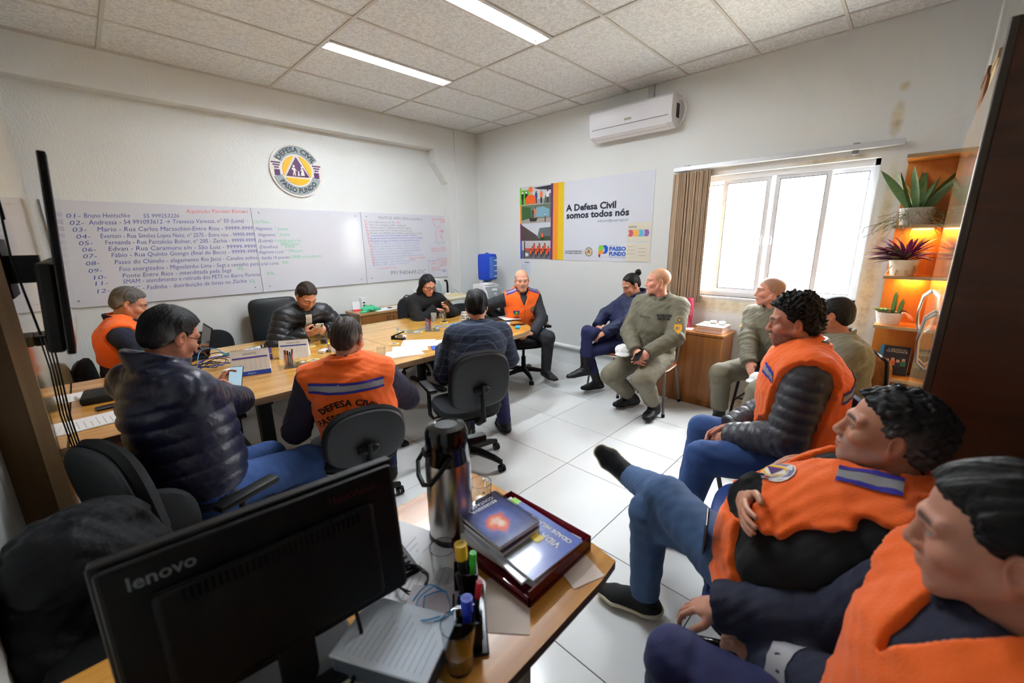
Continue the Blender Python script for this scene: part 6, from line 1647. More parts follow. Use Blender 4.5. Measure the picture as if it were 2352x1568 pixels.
def laptop(x, y, deg, label, lid=100, w=.34, d=.235, col=M_black):
    r = thing('laptop', x, y, TZ, deg, label, 'laptop')
    MB().bx(-w/2, w/2, -d/2, d/2, 0, .018, .004, 2).build('base', col, r)
    MB().bx(-w*.42, w*.42, -.01, d*.40, .0181, .0195).build('keyboard', mat('keys', (34, 36, 40), .6), r)
    a = math.radians(lid-90); M = TM((0, d/2, .016), -a)
    l = MB(); l.box(M @ Vector((0, .004, d/2)), (w, .008, d), M.to_3x3(), .003, 1); l = l.build('lid', col, r)
    s = MB(); s.box(M @ Vector((0, -.0006, d/2)), (w*.94, .001, d*.9), M.to_3x3()); s.build('screen', M_blackgloss, l)
    return r
laptop(-3.99, -.86, -90, 'open black laptop in front of the grey-haired man', 104)
laptop(-1.17, -1.50, -290, 'open dark laptop in front of the bald man', 108, col=mat('laptop_brown', (64, 54, 46), .4, metal=.4))

# --- phones
def phone(R, loc, label, lit=False, w=.074, h=.155, case=M_phone):
    """R columns: x right, y up along phone, z out of the screen"""
    r = empty('smartphone', loc, 0, label, 'phone', 'phones')
    Mm = Matrix([list(a) for a in R]).to_3x3()
    MB().box((0, 0, 0), (w, h, .008), Mm, .0035, 2).build('body', case, r)
    s = MB(); s.box(Mm @ Vector((0, 0, .0042)), (w*.93, h*.95, .0006), Mm); s.build('screen', M_screen if lit else M_blackgloss, r)
    if not lit:
        c = MB()
        for k in range(3): c.box(Mm @ Vector((-w*.28, h*(.40-.09*k), -.0048)), (.013, .011, .002), Mm, .001, 1)
        c.build('camera_bump', M_black, r)['kind'] = 'stuff'
    return r
def frame(up, out):
    y = un(up); z = un(np.asarray(out, float)-y*np.dot(out, y)); x = np.cross(y, z); return np.stack([x, y, z], 1)
phone(frame((.30, .45, .85), (-.55, -.72, .45)), (-3.966, -2.372, .905), 'lit smartphone held by the man in the navy puffer jacket', True)
phone(frame((0, -.55, .6), (.05, .75, .65)), (-3.01, -1.085, .865), 'silver-edged smartphone held by the man in the black puffer jacket', False, case=mat('phone_silver', (190, 192, 196), .3, metal=.6))
phone(frame((-.25, -.35, .9), (.25, .9, .3)), (-1.515, -1.105, .905), 'dark brown smartphone held by the woman in black', False, case=mat('phone_brown', (66, 46, 40), .3))
phone(frame((-.9, .35, 0), (0, 0, 1)), (-1.235, -2.01, TZ+.005), 'dark smartphone lying on the rounded end of the table')
phone(frame((-.55, -.1, -.3), (.3, .3, .8)), (-1.175, -3.41, .655), 'black smartphone in the blond officer\'s hands')
phone(frame((-.6, .0, -.7), (-.6, .6, .3)), (-.945, -4.30, .655), 'black smartphone in the hands of the officer below the window')
phone(frame((-.30, -.10, .95), (-.29, .96, 0)), (-3.17, -4.68, .70), 'dark phone standing on the lap of the man with crossed legs', False, .075, .16)
phone(frame((1, .1, 0), (0, 0, 1)), (-4.47, -1.84, TZ+.005), 'smartphone lying on the side counter')

# --- caps
def cap(loc, label, deg, k=1.0):
    r = empty('white_cap', loc, math.radians(deg), label, 'cap', 'white caps of the officers')
    def fn(P):
        d = ell(P, V3(0, 0, .02), np.eye(3), (.105*k, .085*k, .05*k)); d = smax(d, -.004-P[:, 2], .008)
        d = smin(d, ell(P, V3(.10*k, 0, .0), np.eye(3), (.07*k, .065*k, .012)), .02)
        return d-.004*wrinkle(P, 3.0, deg)
    v, q = surface(fn, (-.2, -.2, -.06), (.25, .2, .12), .006); np_mesh('cap', v, q, mat('white_cloth', (226, 226, 224), .85), r)
    return r
cap((-1.06, -3.21, .625), 'crumpled white cap on the blond officer\'s knee', 200)
cap((-.98, -4.33, .585), 'white cap held by the officer below the window', 160, .8)

# --- calendars, pen holders, organisers
def calendar(x, y, deg, w, h, label, head, band, foot=None, rows=5):
    r = thing('desk_calendar', x, y, TZ, deg, label, 'calendar', 'desk calendars'); a = math.radians(20)
    u = Vector((1, 0, 0)); v = Vector((0, math.sin(a), math.cos(a))); o = Vector((0, -h*math.sin(a), .001))
    def pl(nm, u0, u1, v0, v1, lift, m): 
        nr = u.cross(v); MB().add([o+u*p+v*q+nr*lift for p, q in ((u0, v0), (u1, v0), (u1, v1), (u0, v1))], [(0, 1, 2, 3)]).build(nm, m, r)
    MB().prism([(0, 0), (-h*math.sin(a), 0), (0, h*math.cos(a)), (h*math.sin(a), 0)], (-w/2, 0, 0), (0, 1, 0), (0, 0, 1), (w, 0, 0)).build('card', mat('card_white', (230, 228, 222), .7), r)
    if foot: pl('foot_band', -w/2, w/2, 0, h*.17, .0012, foot)
    pl('week_band', -w*.45, w*.45, h*.66, h*.72, .0012, band)
    text_on('lettering', head, h*.11, o+v*h*.80, u, v, mat('print_dark', (22, 28, 44)), r, 0, 'CENTER', .0014)
    if foot: text_on('lettering', 'Asisprev', h*.08, o+v*h*.06, u, v, M_paper, r, 0, 'CENTER', .0016)
    nn = 1
    for i in range(rows):
        for j in range(7):
            text_on('day_number', str(nn), h*.055, o+u*(-w*.40+w*.13*j)+v*h*(.58-.085*i), u, v, M_print, r, 0, 'CENTER', .0014); nn += 1
    for k in range(18): MB().torus(Vector((-w*.44+w*.88*k/17, 0, h*math.cos(a))), .005, .0009, (1, 0, 0), 8, 4).build('ring', M_black, r)
    return r
calendar(-3.74, -1.74, -16, .235, .185, 'white desk calendar with a purple week band and blue foot', 'AGOSTO', mat('print_violet', (84, 66, 170)), mat('print_royal', (40, 70, 170)))
calendar(-3.37, -1.50, -28, .215, .150, 'smaller desk calendar with large dates behind the acrylic organiser', 'setembro 2025', mat('print_royal', (40, 70, 170)), None, 4)
def pen(r, p0, p1, col, cap_=None, rad=.0045):
    p0 = Vector(p0); p1 = Vector(p1); b = MB().cyl(p0, p1, rad, n=8).build('pen', mat('pen_%d_%d_%d' % col, col, .4), r, True)
    c = cap_ or tuple(int(v*.6) for v in col); MB().cyl(p0.lerp(p1, .72), p1, rad*1.25, n=8).build('pen_cap', mat('pen_%d_%d_%d' % c, c, .4), b, True)
def pen_thing(x, y, z, deg, col, label, L=.14, rad=.006):
    r = thing('marker_pen', x, y, z+rad*1.25, deg, label, 'pen', 'pens lying on the table'); pen(r, (-L/2, 0, 0), (L/2, 0, 0), col, rad=rad); return r
r = thing('pen_cup', -3.565, -1.42, TZ, 20, 'purple pen cup behind the white calendar', 'pen cup')
MB().bx(-.035, .035, -.035, .035, 0, .003).bx(-.035, -.032, -.035, .035, 0, .095).bx(.032, .035, -.035, .035, 0, .095).bx(-.035, .035, -.035, -.032, 0, .095).bx(-.035, .035, .032, .035, 0, .095).build('cup', mat('purple_plastic', (62, 36, 110), .4), r)
MB().bx(-.036, .036, -.036, .036, .048, .052).build('rubber_band', mat('rubber', (216, 186, 120), .7), r)
for k, c in enumerate(((30, 70, 60), (220, 220, 60), (200, 60, 90), (30, 30, 34))): pen(r, (.012*(k-1.5), .008*(k % 2), .005), (.018*(k-1.5), .02*(k % 2)-.01, .13-.006*k), c)
def organiser(x, y, deg, label, items):
    r = thing('acrylic_organiser', x, y, TZ, deg, label, 'organiser', 'clear acrylic organisers')
    b = MB().bx(-.075, .075, -.05, .05, 0, .004); b.build('base_plate', M_clear, r)
    for (x0, x1, y0, y1, h) in ((-.07, -.02, -.02, .045, .09), (-.015, .03, -.035, .03, .05), (.035, .07, -.03, .02, .03)):
        MB().bx(x0, x0+.003, y0, y1, .004, h).bx(x1-.003, x1, y0, y1, .004, h).bx(x0, x1, y0, y0+.003, .004, h).bx(x0, x1, y1-.003, y1, .004, h).build('compartment', M_clear, r)['kind'] = 'stuff'
    for k, c in enumerate(items): pen(r, (-.055+.010*k, .0+.008*(k % 2), .006), (-.06+.016*k, .012*(k % 2), .13-.008*(k % 3)), c, rad=.0045 if k else .007)
    MB().bx(.002, .028, -.028, -.005, .005, .040).build('note_pad', mat('yellow_notes', (236, 206, 70), .7), r); MB().bx(.04, .064, -.024, .012, .005, .026).build('clip_block', M_paper, r)
    return r
organiser(-3.465, -1.79, -22, 'acrylic organiser with orange pen and blue marker beside the calendar', ((250, 110, 30), (30, 30, 30), (40, 90, 200), (200, 50, 50)))
organiser(-2.03, -1.53, -38, 'acrylic organiser with pink pens in the middle of the table', ((190, 130, 170), (200, 150, 190), (40, 50, 90), (210, 60, 60)))
for k, (x, y, c, lb) in enumerate(((-3.735, -.985, (40, 130, 70), 'green marker lying near the laptop'), (-3.70, -1.03, (40, 70, 190), 'blue marker lying near the laptop'), (-3.79, -1.00, (210, 214, 216), 'white marker lying near the laptop'))): pen_thing(x, y, TZ, 12+5*k, c, lb)
paper(-3.44, -.95, TZ, 20, .30, .16, 'blank white envelope at the far edge of the left table', 0)

# --- coasters
cst = None
for k, (x, y, lb) in enumerate(((-3.315, -1.735, 'yellow round coaster beside the acrylic organiser with the orange pen'), (-2.607, -1.744, 'yellow round coaster in front of the hole punch'), (-2.30, -1.37, 'yellow round coaster behind the hole punch'), (-2.165, -1.465, 'yellow round coaster left of the organiser with pink pens'),
                              (-3.035, -1.25, 'yellow round coaster under the coffee glass'), (-1.675, -1.25, 'yellow round coaster under the glass mug'), (-3.16, -1.24, 'yellow round coaster behind the smaller calendar'))):
    r = thing('coaster', x, y, TZ, -45, lb, 'coaster', 'yellow emblem coasters')
    if cst is None:
        a = MB().cyl((0, 0, 0), (0, 0, .003), .048, n=32).build('disc', mat('coaster_yellow', (240, 214, 80), .5), r)
        e = flat_emblem(r, (0, 0, .0031), (1, 0, 0), (0, 1, 0), .036, 'print'); cst = (a, e)
    else:
        for o_ in cst: c_ = o_.copy(); COL.objects.link(c_); c_.parent = r

# --- network sockets and cables
def netbox(x, y, deg, label):
    r = thing('network_socket', x, y, TZ, deg, label, 'socket', 'network sockets on the table')
    MB().bx(-.045, .045, -.03, .03, 0, .022, .004, 2).build('case', M_white, r); MB().bx(-.012, .012, -.0305, -.029, .006, .017).build('port', M_black, r); return r
netbox(-3.15, -1.535, 30, 'white network socket with a blue plug beside the coffee glass'); netbox(-2.43, -1.58, 30, 'white network socket behind the hole punch'); netbox(-3.84, -1.58, 30, 'white network socket among the tangled cables')
def cable(pts, m, label, rad=.003, group='cables on the tables', nm='cable', parent=None):
    P_ = [Vector(p) for p in pts]; out = []
    for i in range(len(P_)-1):
        p0 = P_[max(i-1, 0)]; p1 = P_[i]; p2 = P_[i+1]; p3 = P_[min(i+2, len(P_)-1)]
        for k in range(6):
            t = k/6; out.append(.5*((2*p1)+(-p0+p2)*t+(2*p0-5*p1+4*p2-p3)*t*t+(-p0+3*p1-3*p2+p3)*t**3))
    out.append(P_[-1]); b = min(out, key=lambda v: v.z); o = MB().tube([v-b for v in out], rad, 6).build(nm, m, parent, True); o.location = b
    if label: tag(o, label, 'cable', group)
    return o
z = TZ+.004
cable([(-3.12, -1.55, z+.012), (-3.10, -1.50, z+.05), (-3.08, -1.38, z+.07), (-3.14, -1.24, z+.03), (-3.28, -1.30, z)], M_dbluecab, 'dark blue cable arching out of the socket by the coffee glass')
cable([(-2.43, -1.55, z+.01), (-2.38, -1.42, z+.06), (-2.30, -1.36, z+.02), (-2.18, -1.40, z), (-2.05, -1.38, z), (-1.90, -1.42, z), (-1.75, -1.38, z), (-1.60, -1.50, z), (-1.45, -1.62, z)], M_bluecab, 'light blue network cable crossing the right half of the table')
cable([(-2.34, -1.44, z+.02), (-2.2, -1.52, z), (-2.0, -1.40, z+.03), (-1.85, -1.52, z), (-1.7, -1.42, z), (-1.55, -1.40, z)], M_bluecab, 'second light blue cable beside the organiser with pink pens')
cable([(-1.55, -1.42, z), (-1.53, -1.40, z+.09), (-1.50, -1.42, z+.11), (-1.48, -1.46, z+.05), (-1.5, -1.5, z)], M_bluecab, 'light blue cable loop beside the printed mug')
cable([(-1.40, -1.72, z), (-1.25, -1.78, z), (-1.12, -1.80, z), (-1.08, -1.72, z+.01)], M_bluecab, 'light blue cable in front of the bald man\'s laptop')
cable([(-4.02, -1.60, z), (-4.0, -1.38, z+.02), (-3.95, -1.25, z+.11), (-3.86, -1.28, z+.12), (-3.74, -1.36, z+.03), (-3.62, -1.28, z+.08), (-3.5, -1.25, z+.02)], M_bluecab, 'light blue cable arching over the tangle of black cables')
for k in range(6):
    a0 = k*1.1; cx_, cy_ = -3.93+.03*(k % 3), -1.36+.05*(k % 2); R_k = .07+.022*k
    pts = [(cx_+R_k*math.cos(a0+t*1.05)*1.0, cy_+R_k*math.sin(a0+t*1.05)*.9, z+.035*abs(math.sin(1.3*t+k))*(1+.4*(k % 3))) for t in range(7)]
    cable(pts, M_dbluecab if k % 3 == 1 else M_black, ['smallest black', 'smaller dark blue', 'second smallest black', 'second widest black', 'wider dark blue', 'widest black'][k]+' loop of cable in the tangle beside the white calendar', .003, 'dark cables tangled on the left table' if k % 3 != 1 else 'dark blue cables tangled on the left table')

# --- glasses and cups
def tumbler(x, y, z, label, r0=.030, r1=.038, h=.115, fill=None, frac=.3, nm='glass_tumbler', m=None, flute=0):
    r = thing(nm, x, y, z, 0, label, 'glass', 'drinking glasses'); t = .002
    MB().lathe([(r0*.5, .0), (r0, 0), (r0+.001, .004), (r1, h), (r1-t, h), (r0-t, .010), (.0001, .009)], (0, 0, 0), 28, flute=flute, nf=12).build('glass', m or M_glassw, r, True)
    if fill is not None:
        rf = r0+(r1-r0)*frac-t-.0006; MB().lathe([(.0001, .0105), (r0-t-.0006, .0105), (rf, .0105+h*frac), (.0001, .0105+h*frac)], (0, 0, 0), 28).build('drink', mat('drink_%d_%d_%d' % fill, fill, .1, trans=.6 if fill[0] > 150 else 0, ior=1.33), r, True)
    return r
def goblet(x, y, z, label, s=1.0, handle=True):
    r = thing('glass_mug', x, y, z, 30, label, 'glass', 'drinking glasses')
    MB().lathe([(.030*s, 0), (.031*s, .004*s), (.012*s, .014*s), (.009*s, .022*s), (.014*s, .030*s), (.028*s, .048*s), (.034*s, .075*s), (.036*s, .115*s), (.0335*s, .115*s), (.031*s, .075*s), (.025*s, .050*s), (.0001, .036*s)], (0, 0, 0), 32, flute=.04, nf=10).build('bowl', M_glassw, r, True)
    if handle: MB().tube([(.034*s, 0, .10*s), (.054*s, 0, .098*s), (.060*s, 0, .078*s), (.050*s, 0, .058*s), (.031*s, 0, .055*s)], .004*s, 8).build('handle', M_glassw, r, True)
    return r
tumbler(-3.035, -1.25, TZ+.0035, 'glass of black coffee on a yellow coaster', fill=(40, 18, 12), frac=.32)
tumbler(-1.72, -1.12, TZ, 'translucent plastic cup of water near the woman in black', .025, .034, .10, (225, 228, 230), .5, 'plastic_cup', mat('plastic_cup', (230, 232, 234), .3, trans=.7, ior=1.3))
goblet(-1.675, -1.25, TZ+.0035, 'fluted glass mug beside the plastic cup'); goblet(-2.95, -2.155, TZ, 'empty fluted footed glass near the table edge', .95, False)
r = thing('printed_mug', -1.43, -1.34, TZ, -130, 'white mug with printed bands beside the cable loop', 'mug')
MB().lathe([(.0001, .0), (.036, 0), (.040, .004), (.042, .10), (.038, .10), (.036, .008), (.0001, .008)], (0, 0, 0), 28).build('cup', M_white, r, True)
for zz, c in ((.088, (210, 150, 90)), (.055, (60, 50, 50)), (.03, (60, 50, 50))): MB().lathe([(.0425, zz-.005), (.0428, zz+.005)], (0, 0, 0), 28).build('printed_band', mat('mug_%d' % c[0], c, .5), r, True)
MB().tube([(.04, 0, .08), (.066, 0, .075), (.066, 0, .035), (.04, 0, .025)], .005, 8).build('handle', M_white, r, True)
# --- sign, hole punch, papers
r = thing('acrylic_sign', -3.085, -1.565, TZ, -40, 'small upright acrylic sign beside the coffee glass', 'sign'); MB().bx(-.003, 0, -.05, .05, 0, .10).build('plate', mat('sign_card', (198, 182, 166), .5), r); MB().bx(-.005, .03, -.05, .05, 0, .003).build('foot', M_clear, r)
r = thing('hole_punch', -2.48, -1.60, TZ, -62, 'black hole punch with raised handle on the table', 'hole punch')
MB().bx(-.065, .075, -.024, .024, 0, .014, .004, 1).build('base', M_black, r); MB().box((.0, 0, .05), (.15, .030, .012), (0, math.radians(-22), 0), .004, 1).build('handle', M_black, r); MB().bx(.0, .045, -.02, .02, .014, .045, .003, 1).build('head', mat('punch_steel', (160, 156, 150), .3, metal=.8), r); MB().bx(-.06, -.04, -.018, .018, .012, .030).build('hinge', M_black, r)
paper(-2.72, -2.09, TZ, -18, .30, .21, 'white printed sheet with a round stamp near the goblet', 6); paper(-2.60, -2.00, TZ+.0014, -30, .30, .21, 'upper white sheet of the fan of papers by the plaid blazer', 5); paper(-2.42, -1.86, TZ, -38, .30, .21, 'white sheet lying behind the fan of papers', 4); paper(-2.30, -2.02, TZ+.003, -24, .26, .20, 'white sheet partly under the plaid sleeve', 3)
r = thing('blue_folder', -2.36, -2.20, TZ, -28, 'bright blue folder partly hidden by the plaid blazer', 'folder'); MB().bx(-.13, .13, -.06, .06, 0, .005, .002, 1).build('cover', mat('folder_blue', (50, 98, 214), .35), r)
r = thing('notebook', -1.04, -1.70, TZ, 70, 'dark closed notebook beside the bald man\'s papers', 'notebook'); MB().bx(-.11, .11, -.08, .08, 0, .014, .003, 1).build('cover', M_black, r)
paper(-1.05, -1.68, TZ+.015, 66, .29, .20, 'white sheets on the dark notebook in front of the bald man', 4, th=.006); paper(-1.30, -1.86, TZ, 40, .20, .12, 'small white sheet beside the bald man\'s phone', 2); paper(-1.48, -2.02, TZ, 30, .10, .08, 'small white card at the rounded table edge', 0); paper(-1.62, -1.45, TZ, 10, .17, .08, 'white card strip beside the printed mug', 0)
r = thing('snack_packet', -1.36, -2.12, TZ, 40, 'small turquoise snack packet near the table end', 'packet'); MB().box((0, 0, .012), (.095, .055, .022), None, .010, 2).build('packet', mat('turquoise_foil', (40, 170, 210), .3), r, True); MB().bx(-.047, .047, -.030, -.022, .001, .006).build('seal', mat('yellow_foil', (240, 190, 40), .3), r)

# --- side counter
paper(-4.545, -2.06, TZ, 96, .21, .28, 'stapled printed pages at the near end of the side counter', 9, th=.006); paper(-4.57, -1.45, TZ, 92, .20, .30, 'long white sheet with red edge on the side counter', 2)
r = thing('document_case', -4.50, -1.62, TZ, 85, 'black zipped case on the side counter', 'case'); MB().bx(-.10, .12, -.10, .10, 0, .045, .014, 2).build('case', mat('case_fabric', (18, 19, 21), .8, bump=.4, bscale=90), r, True); MB().tube([(-.09, -.10, .025), (.11, -.10, .025), (.12, .09, .025)], .003, 6).build('zip', M_black, r)
r = thing('eyeglass_case', -4.44, -1.20, TZ, 85, 'small dark case at the far end of the side counter', 'case'); MB().bx(-.08, .08, -.03, .03, 0, .03, .012, 2).build('shell', mat('case_blue', (30, 44, 70), .4), r, True)

# --- on the low cabinet
CZ = .8005
r = thing('tent_card', -2.10, .03, CZ, -20, 'small white tent card with red foot on the low cabinet', 'card'); MB().prism([(-.04, 0), (.04, 0), (0, .12)], (-.045, 0, 0), (0, 1, 0), (0, 0, 1), (.09, 0, 0)).build('card', M_paper, r); MB().prism([(-.041, .001), (-.033, .025), (-.034, .025), (-.042, .001)], (-.045, 0, 0), (0, 1, 0), (0, 0, 1), (.09, 0, 0)).build('red_band', mat('red_print', (220, 60, 50), .6), r)
r = thing('paper_cup', -1.99, .07, CZ, 0, 'tall white paper cup with dark print on the low cabinet', 'cup'); MB().lathe([(.030, 0), (.042, .15), (.044, .152), (.044, .158), (.0001, .158)], (0, 0, 0), 24).build('cup', M_white, r, True)
for zz in (.05, .085): MB().bx(-.012, .012, -.0405, -.034, zz, zz+.018).build('print', M_black, r)
r = thing('plastic_bag', -2.02, -.14, CZ, 0, 'crumpled green plastic bag on the low cabinet', 'bag')
def bagfn(P): return smin(smin(ell(P, V3(0, 0, .035), np.eye(3), (.10, .06, .045)), ell(P, V3(-.09, -.04, .0), np.eye(3), (.05, .03, .02)), .03), ell(P, V3(.12, .02, .02), np.eye(3), (.06, .035, .018)), .03)-.010*wrinkle(P, 6.0, 2)
v, q = surface(lambda P: smax(bagfn(P), -P[:, 2], .003), (-.2, -.15, -.03), (.25, .15, .12), .006); np_mesh('bag', v, q, mat('green_plastic', (70, 190, 140), .3), r)
paper(-1.80, -.12, CZ, 8, .30, .21, 'white sheets on the low cabinet', 3); paper(-1.57, -.04, CZ, -6, .28, .20, 'cream sheet on the low cabinet', 0, m=mat('paper_cream', (220, 214, 196)))
r = thing('headphones', -1.36, .04, CZ, 15, 'black over-ear headphones on the low cabinet', 'headphones')
for s in (-1, 1): MB().lathe([(.0001, -.02), (.035, -.018), (.042, 0), (.036, .018), (.0001, .02)], (s*.085, 0, .045), 20, (1, 0, .15*s)).build('ear_cup', M_black, r, True)
MB().torus((0, 0, .045), .085, .007, (.0, 1, .25), 20, 8, 0, PI).build('headband', M_black, r, True); MB().tube([(-.09, -.02, .01), (-.16, -.04, .006), (-.20, -.02, .02)], .003, 6).build('cord', M_black, r)
r = thing('steel_cup', -1.36, -.06, CZ, 0, 'polished steel cup in front of the headphones', 'cup'); MB().lathe([(.030, 0), (.040, .11), (.042, .112), (.038, .112), (.028, .006), (.0001, .006)], (0, 0, 0), 24).build('cup', M_chrome, r, True)
r = thing('sanitiser_bottle', -1.20, .07, CZ, 0, 'clear pump bottle on the low cabinet behind the woman', 'bottle'); MB().lathe([(.034, 0), (.036, .02), (.036, .12), (.014, .14), (.014, .15), (.0001, .15)], (0, 0, 0), 20).build('bottle', mat('clear_plastic', (214, 228, 236), .1, trans=.7, ior=1.3), r, True); MB().cyl((0, 0, .15), (0, 0, .185), .008, n=10).bx(-.03, .01, -.008, .008, .185, .197).build('pump', M_white, r)
# --- on the cream cabinet
CZ2 = .8805
r = thing('spray_bottle', -.80, .03, CZ2, 0, 'clear spray bottle with white head on the cream cabinet', 'bottle'); MB().lathe([(.042, 0), (.044, .02), (.044, .14), (.018, .19), (.016, .21), (.0001, .21)], (0, 0, 0), 20).build('bottle', mat('clear_plastic', (214, 228, 236)), r, True); MB().bx(-.05, .025, -.014, .014, .21, .245, .006, 1).bx(-.03, -.02, -.006, .006, .175, .21).build('spray_head', M_white, r)
r = thing('charging_dock', -.68, -.03, CZ2, 0, 'black handheld device standing in a white dock on the cream cabinet', 'device'); MB().lathe([(.04, 0), (.04, .015), (.03, .022), (.0001, .022)], (0, 0, 0), 20).build('dock', M_white, r, True); MB().tube([(0, 0, .02), (0, 0, .16), (-.012, 0, .20), (-.045, 0, .21)], .016, 10).build('handle', M_black, r, True)
cable([(-.64, -.03, CZ2+.006), (-.58, -.06, CZ2+.03), (-.54, -.02, CZ2+.06), (-.50, -.08, CZ2+.004)], M_black, 'thin black cable on the cream cabinet', .002, None)
paper(-.66, -.20, CZ2, 4, .26, .18, 'beige papers on the cream cabinet', 0, m=mat('paper_beige', (222, 206, 160), .7), th=.006)

# --- water cooler
r = thing('water_cooler', -.36, -.58, 0, 0, 'white water cooler with grey front in the corner', 'water cooler')
MB().prism([(-.16, 0), (.15, 0), (.15, 1.04), (.03, 1.06), (-.08, 1.02), (-.14, .94), (-.16, .85)], (-.155, 0, 0), (0, 1, 0), (0, 0, 1), (.31, 0, 0)).build('body', M_white, r)
MB().prism([(-.163, .50), (-.161, .86), (-.145, .95), (-.10, 1.012), (-.09, 1.0), (-.13, .94), (-.15, .85), (-.15, .50)], (-.14, 0, 0), (0, 1, 0), (0, 0, 1), (.28, 0, 0)).build('front_panel', mat('cooler_grey', (150, 156, 158), .4), r)
MB().cyl((0, -.150, .90), (0, -.178, .895), .030, n=20).build('knob', M_alu, r, True); MB().bx(-.10, .10, -.20, -.15, .68, .70, .004, 1).build('drip_tray', mat('cooler_grey', (150, 156, 158)), r); MB().bx(-.05, .05, -.178, -.16, .80, .835, .004, 1).build('tap', M_white, r)
MB().bx(-.05, .05, -.146, -.140, .955, .985).build('badge', M_white, r)
MB().cyl((0, -.0, 1.04), (0, 0, 1.075), .10, .085, n=24).build('collar', M_white, r, True)
r = thing('water_bottle', -.36, -.58, 1.076, 0, 'water bottle under a royal blue fabric cover on the cooler', 'bottle')
MB().lathe([(.04, 0), (.06, .012), (.11, .045), (.125, .07), (.0001, .075)], (0, 0, 0), 28).build('bottle', mat('bottle_blue', (110, 180, 220), .1, trans=.6, ior=1.33), r, True)
MB().lathe([(.128, .035), (.136, .06), (.137, .20), (.134, .37), (.122, .395), (.03, .402), (.018, .415), (.0001, .416)], (0, 0, 0), 32, flute=.012, nf=7).build('cover', mat('royal_blue_cloth', (22, 62, 178), .75, bump=.3, bscale=90), r, True)
vs, fs = [], []
for i in range(9):
    a = math.radians(-150+13*i-20)
    for zz in (.06, .36): vs.append(Vector((math.cos(a)*.1415, math.sin(a)*.1415, zz)))
for i in range(8): fs.append((2*i, 2*i+2, 2*i+3, 2*i+1))
pn = MB().add([Vector((v.x*math.cos(.9)-v.y*math.sin(.9), v.x*math.sin(.9)+v.y*math.cos(.9), v.z)) for v in vs], fs).build('printed_panel', mat('cover_print', (66, 110, 190), .6, var=.3, vscale=40), r, True)
for k, t_ in enumerate(('AGUA', 'MINERAL', 'NATURAL', '20 L')):
    MB().box((.035, -.1425, .31-.075*k), (.06+.012*(k % 2), .003, .016), (0, 0, .2)).build('print_line', M_paper, r)

# --- flask cabinet
r = thing('red_flask', -.155, -3.42, TZ, 0, 'dark pink pump flask labelled Cafe under the window', 'flask')
MB().lathe([(.052, 0), (.056, .006), (.056, .20), (.058, .205), (.055, .24), (.052, .29), (.048, .305), (.0001, .308)], (0, 0, 0), 28).build('body', mat('flask_pink', (172, 44, 78), .3, coat=.4), r, True)
MB().box((-.055, 0, .225), (.03, .04, .022), None, .006, 1).build('spout', mat('flask_pink', (172, 44, 78)), r); MB().tube([(0, .056, .22), (0, .09, .215), (0, .092, .10), (0, .056, .08)], .007, 8).build('handle', mat('flask_pink', (172, 44, 78)), r, True)
MB().bx(-.0585, -.055, -.022, .022, .115, .142).build('label_sticker', M_paper, r); text_on('lettering', 'Caf\u00e9', .020, (-.0588, .0, .122), (0, -1, 0), (0, 0, 1), M_print, r, 0, 'CENTER', .0006)
r = thing('wooden_tray_box', -.19, -3.70, TZ, 0, 'pink patterned tray box with a glass lid under the window', 'box')
MB().prism([(-.115, -.12), (.115, -.12), (.115, .12), (-.115, .12)], (0, 0, 0), (1, 0, 0), (0, 1, 0), (0, 0, .058)).build('case', mat('box_pink', (226, 196, 178), .6), r)
for k in range(12): MB().prism([(-.008, 0), (0, .010), (.008, 0), (0, -.010)], (-.1155, -.107+.0195*k, .032), (0, 1, 0), (0, 0, 1), (-.001, 0, 0)).build('inlay', mat('box_inlay', (214, 150, 116), .6), r)
MB().bx(-.125, .125, -.13, .13, .058, .066, .002, 1).build('lid', mat('box_lid', (232, 222, 216), .08, coat=.6), r)
for k, (x, y, h, lb) in enumerate(((-.20, -3.64, .020, 'white plastic lid on the tray box, nearest the flask'), (-.14, -3.68, .03, 'clear jar lid on the tray box'), (-.16, -3.77, .034, 'clear jar on the right of the tray box'))):
    q_ = thing('small_jar', x, y, TZ+.0665, 0, lb, 'jar', 'small jars on the tray box'); MB().lathe([(.030, 0), (.031, h*.8), (.029, h), (.0001, h)], (0, 0, 0), 20).build('jar', M_white if k == 0 else M_clear, q_, True); MB().lathe([(.0315, h*.6), (.0318, h*.95), (.0001, h*1.02)], (0, 0, 0), 20).build('rim', M_white, q_, True)
paper(-.24, -3.47, TZ, 10, .12, .10, 'folded napkin beside the pink flask', 0, None)

# --- plants on the open shelf
M_pot1 = mat('stone_pot', (150, 146, 138), .9, bump=1.0, bscale=50, var=.25, vscale=40); M_pot2 = mat('cream_pot', (214, 206, 186), .6); M_pot3 = mat('woven_pot', (226, 220, 214), .8, bump=1.0, bscale=120); M_pot4 = mat('brown_bowl', (112, 84, 54), .8, bump=.8, bscale=60); M_soil = mat('soil', (50, 38, 30), .95)
M_snake = mat('snake_leaf', (82, 112, 66), .45, var=.5, vscale=60, stretch=(.4, .4, 1.6)); M_trail = mat('trailing_stem', (92, 96, 52), .7); M_purple = mat('purple_leaf', (112, 36, 92), .5, var=.35, vscale=30); M_purpg = mat('purple_green_leaf', (96, 92, 70), .5); M_succ = mat('succulent', (122, 158, 92), .5); M_cact = mat('cactus', (86, 130, 60), .6); M_pinkl = mat('pink_leaf', (228, 168, 160), .5); M_poth = mat('pothos_leaf', (64, 112, 40), .4); M_grass = mat('green_blade', (120, 150, 60), .5)
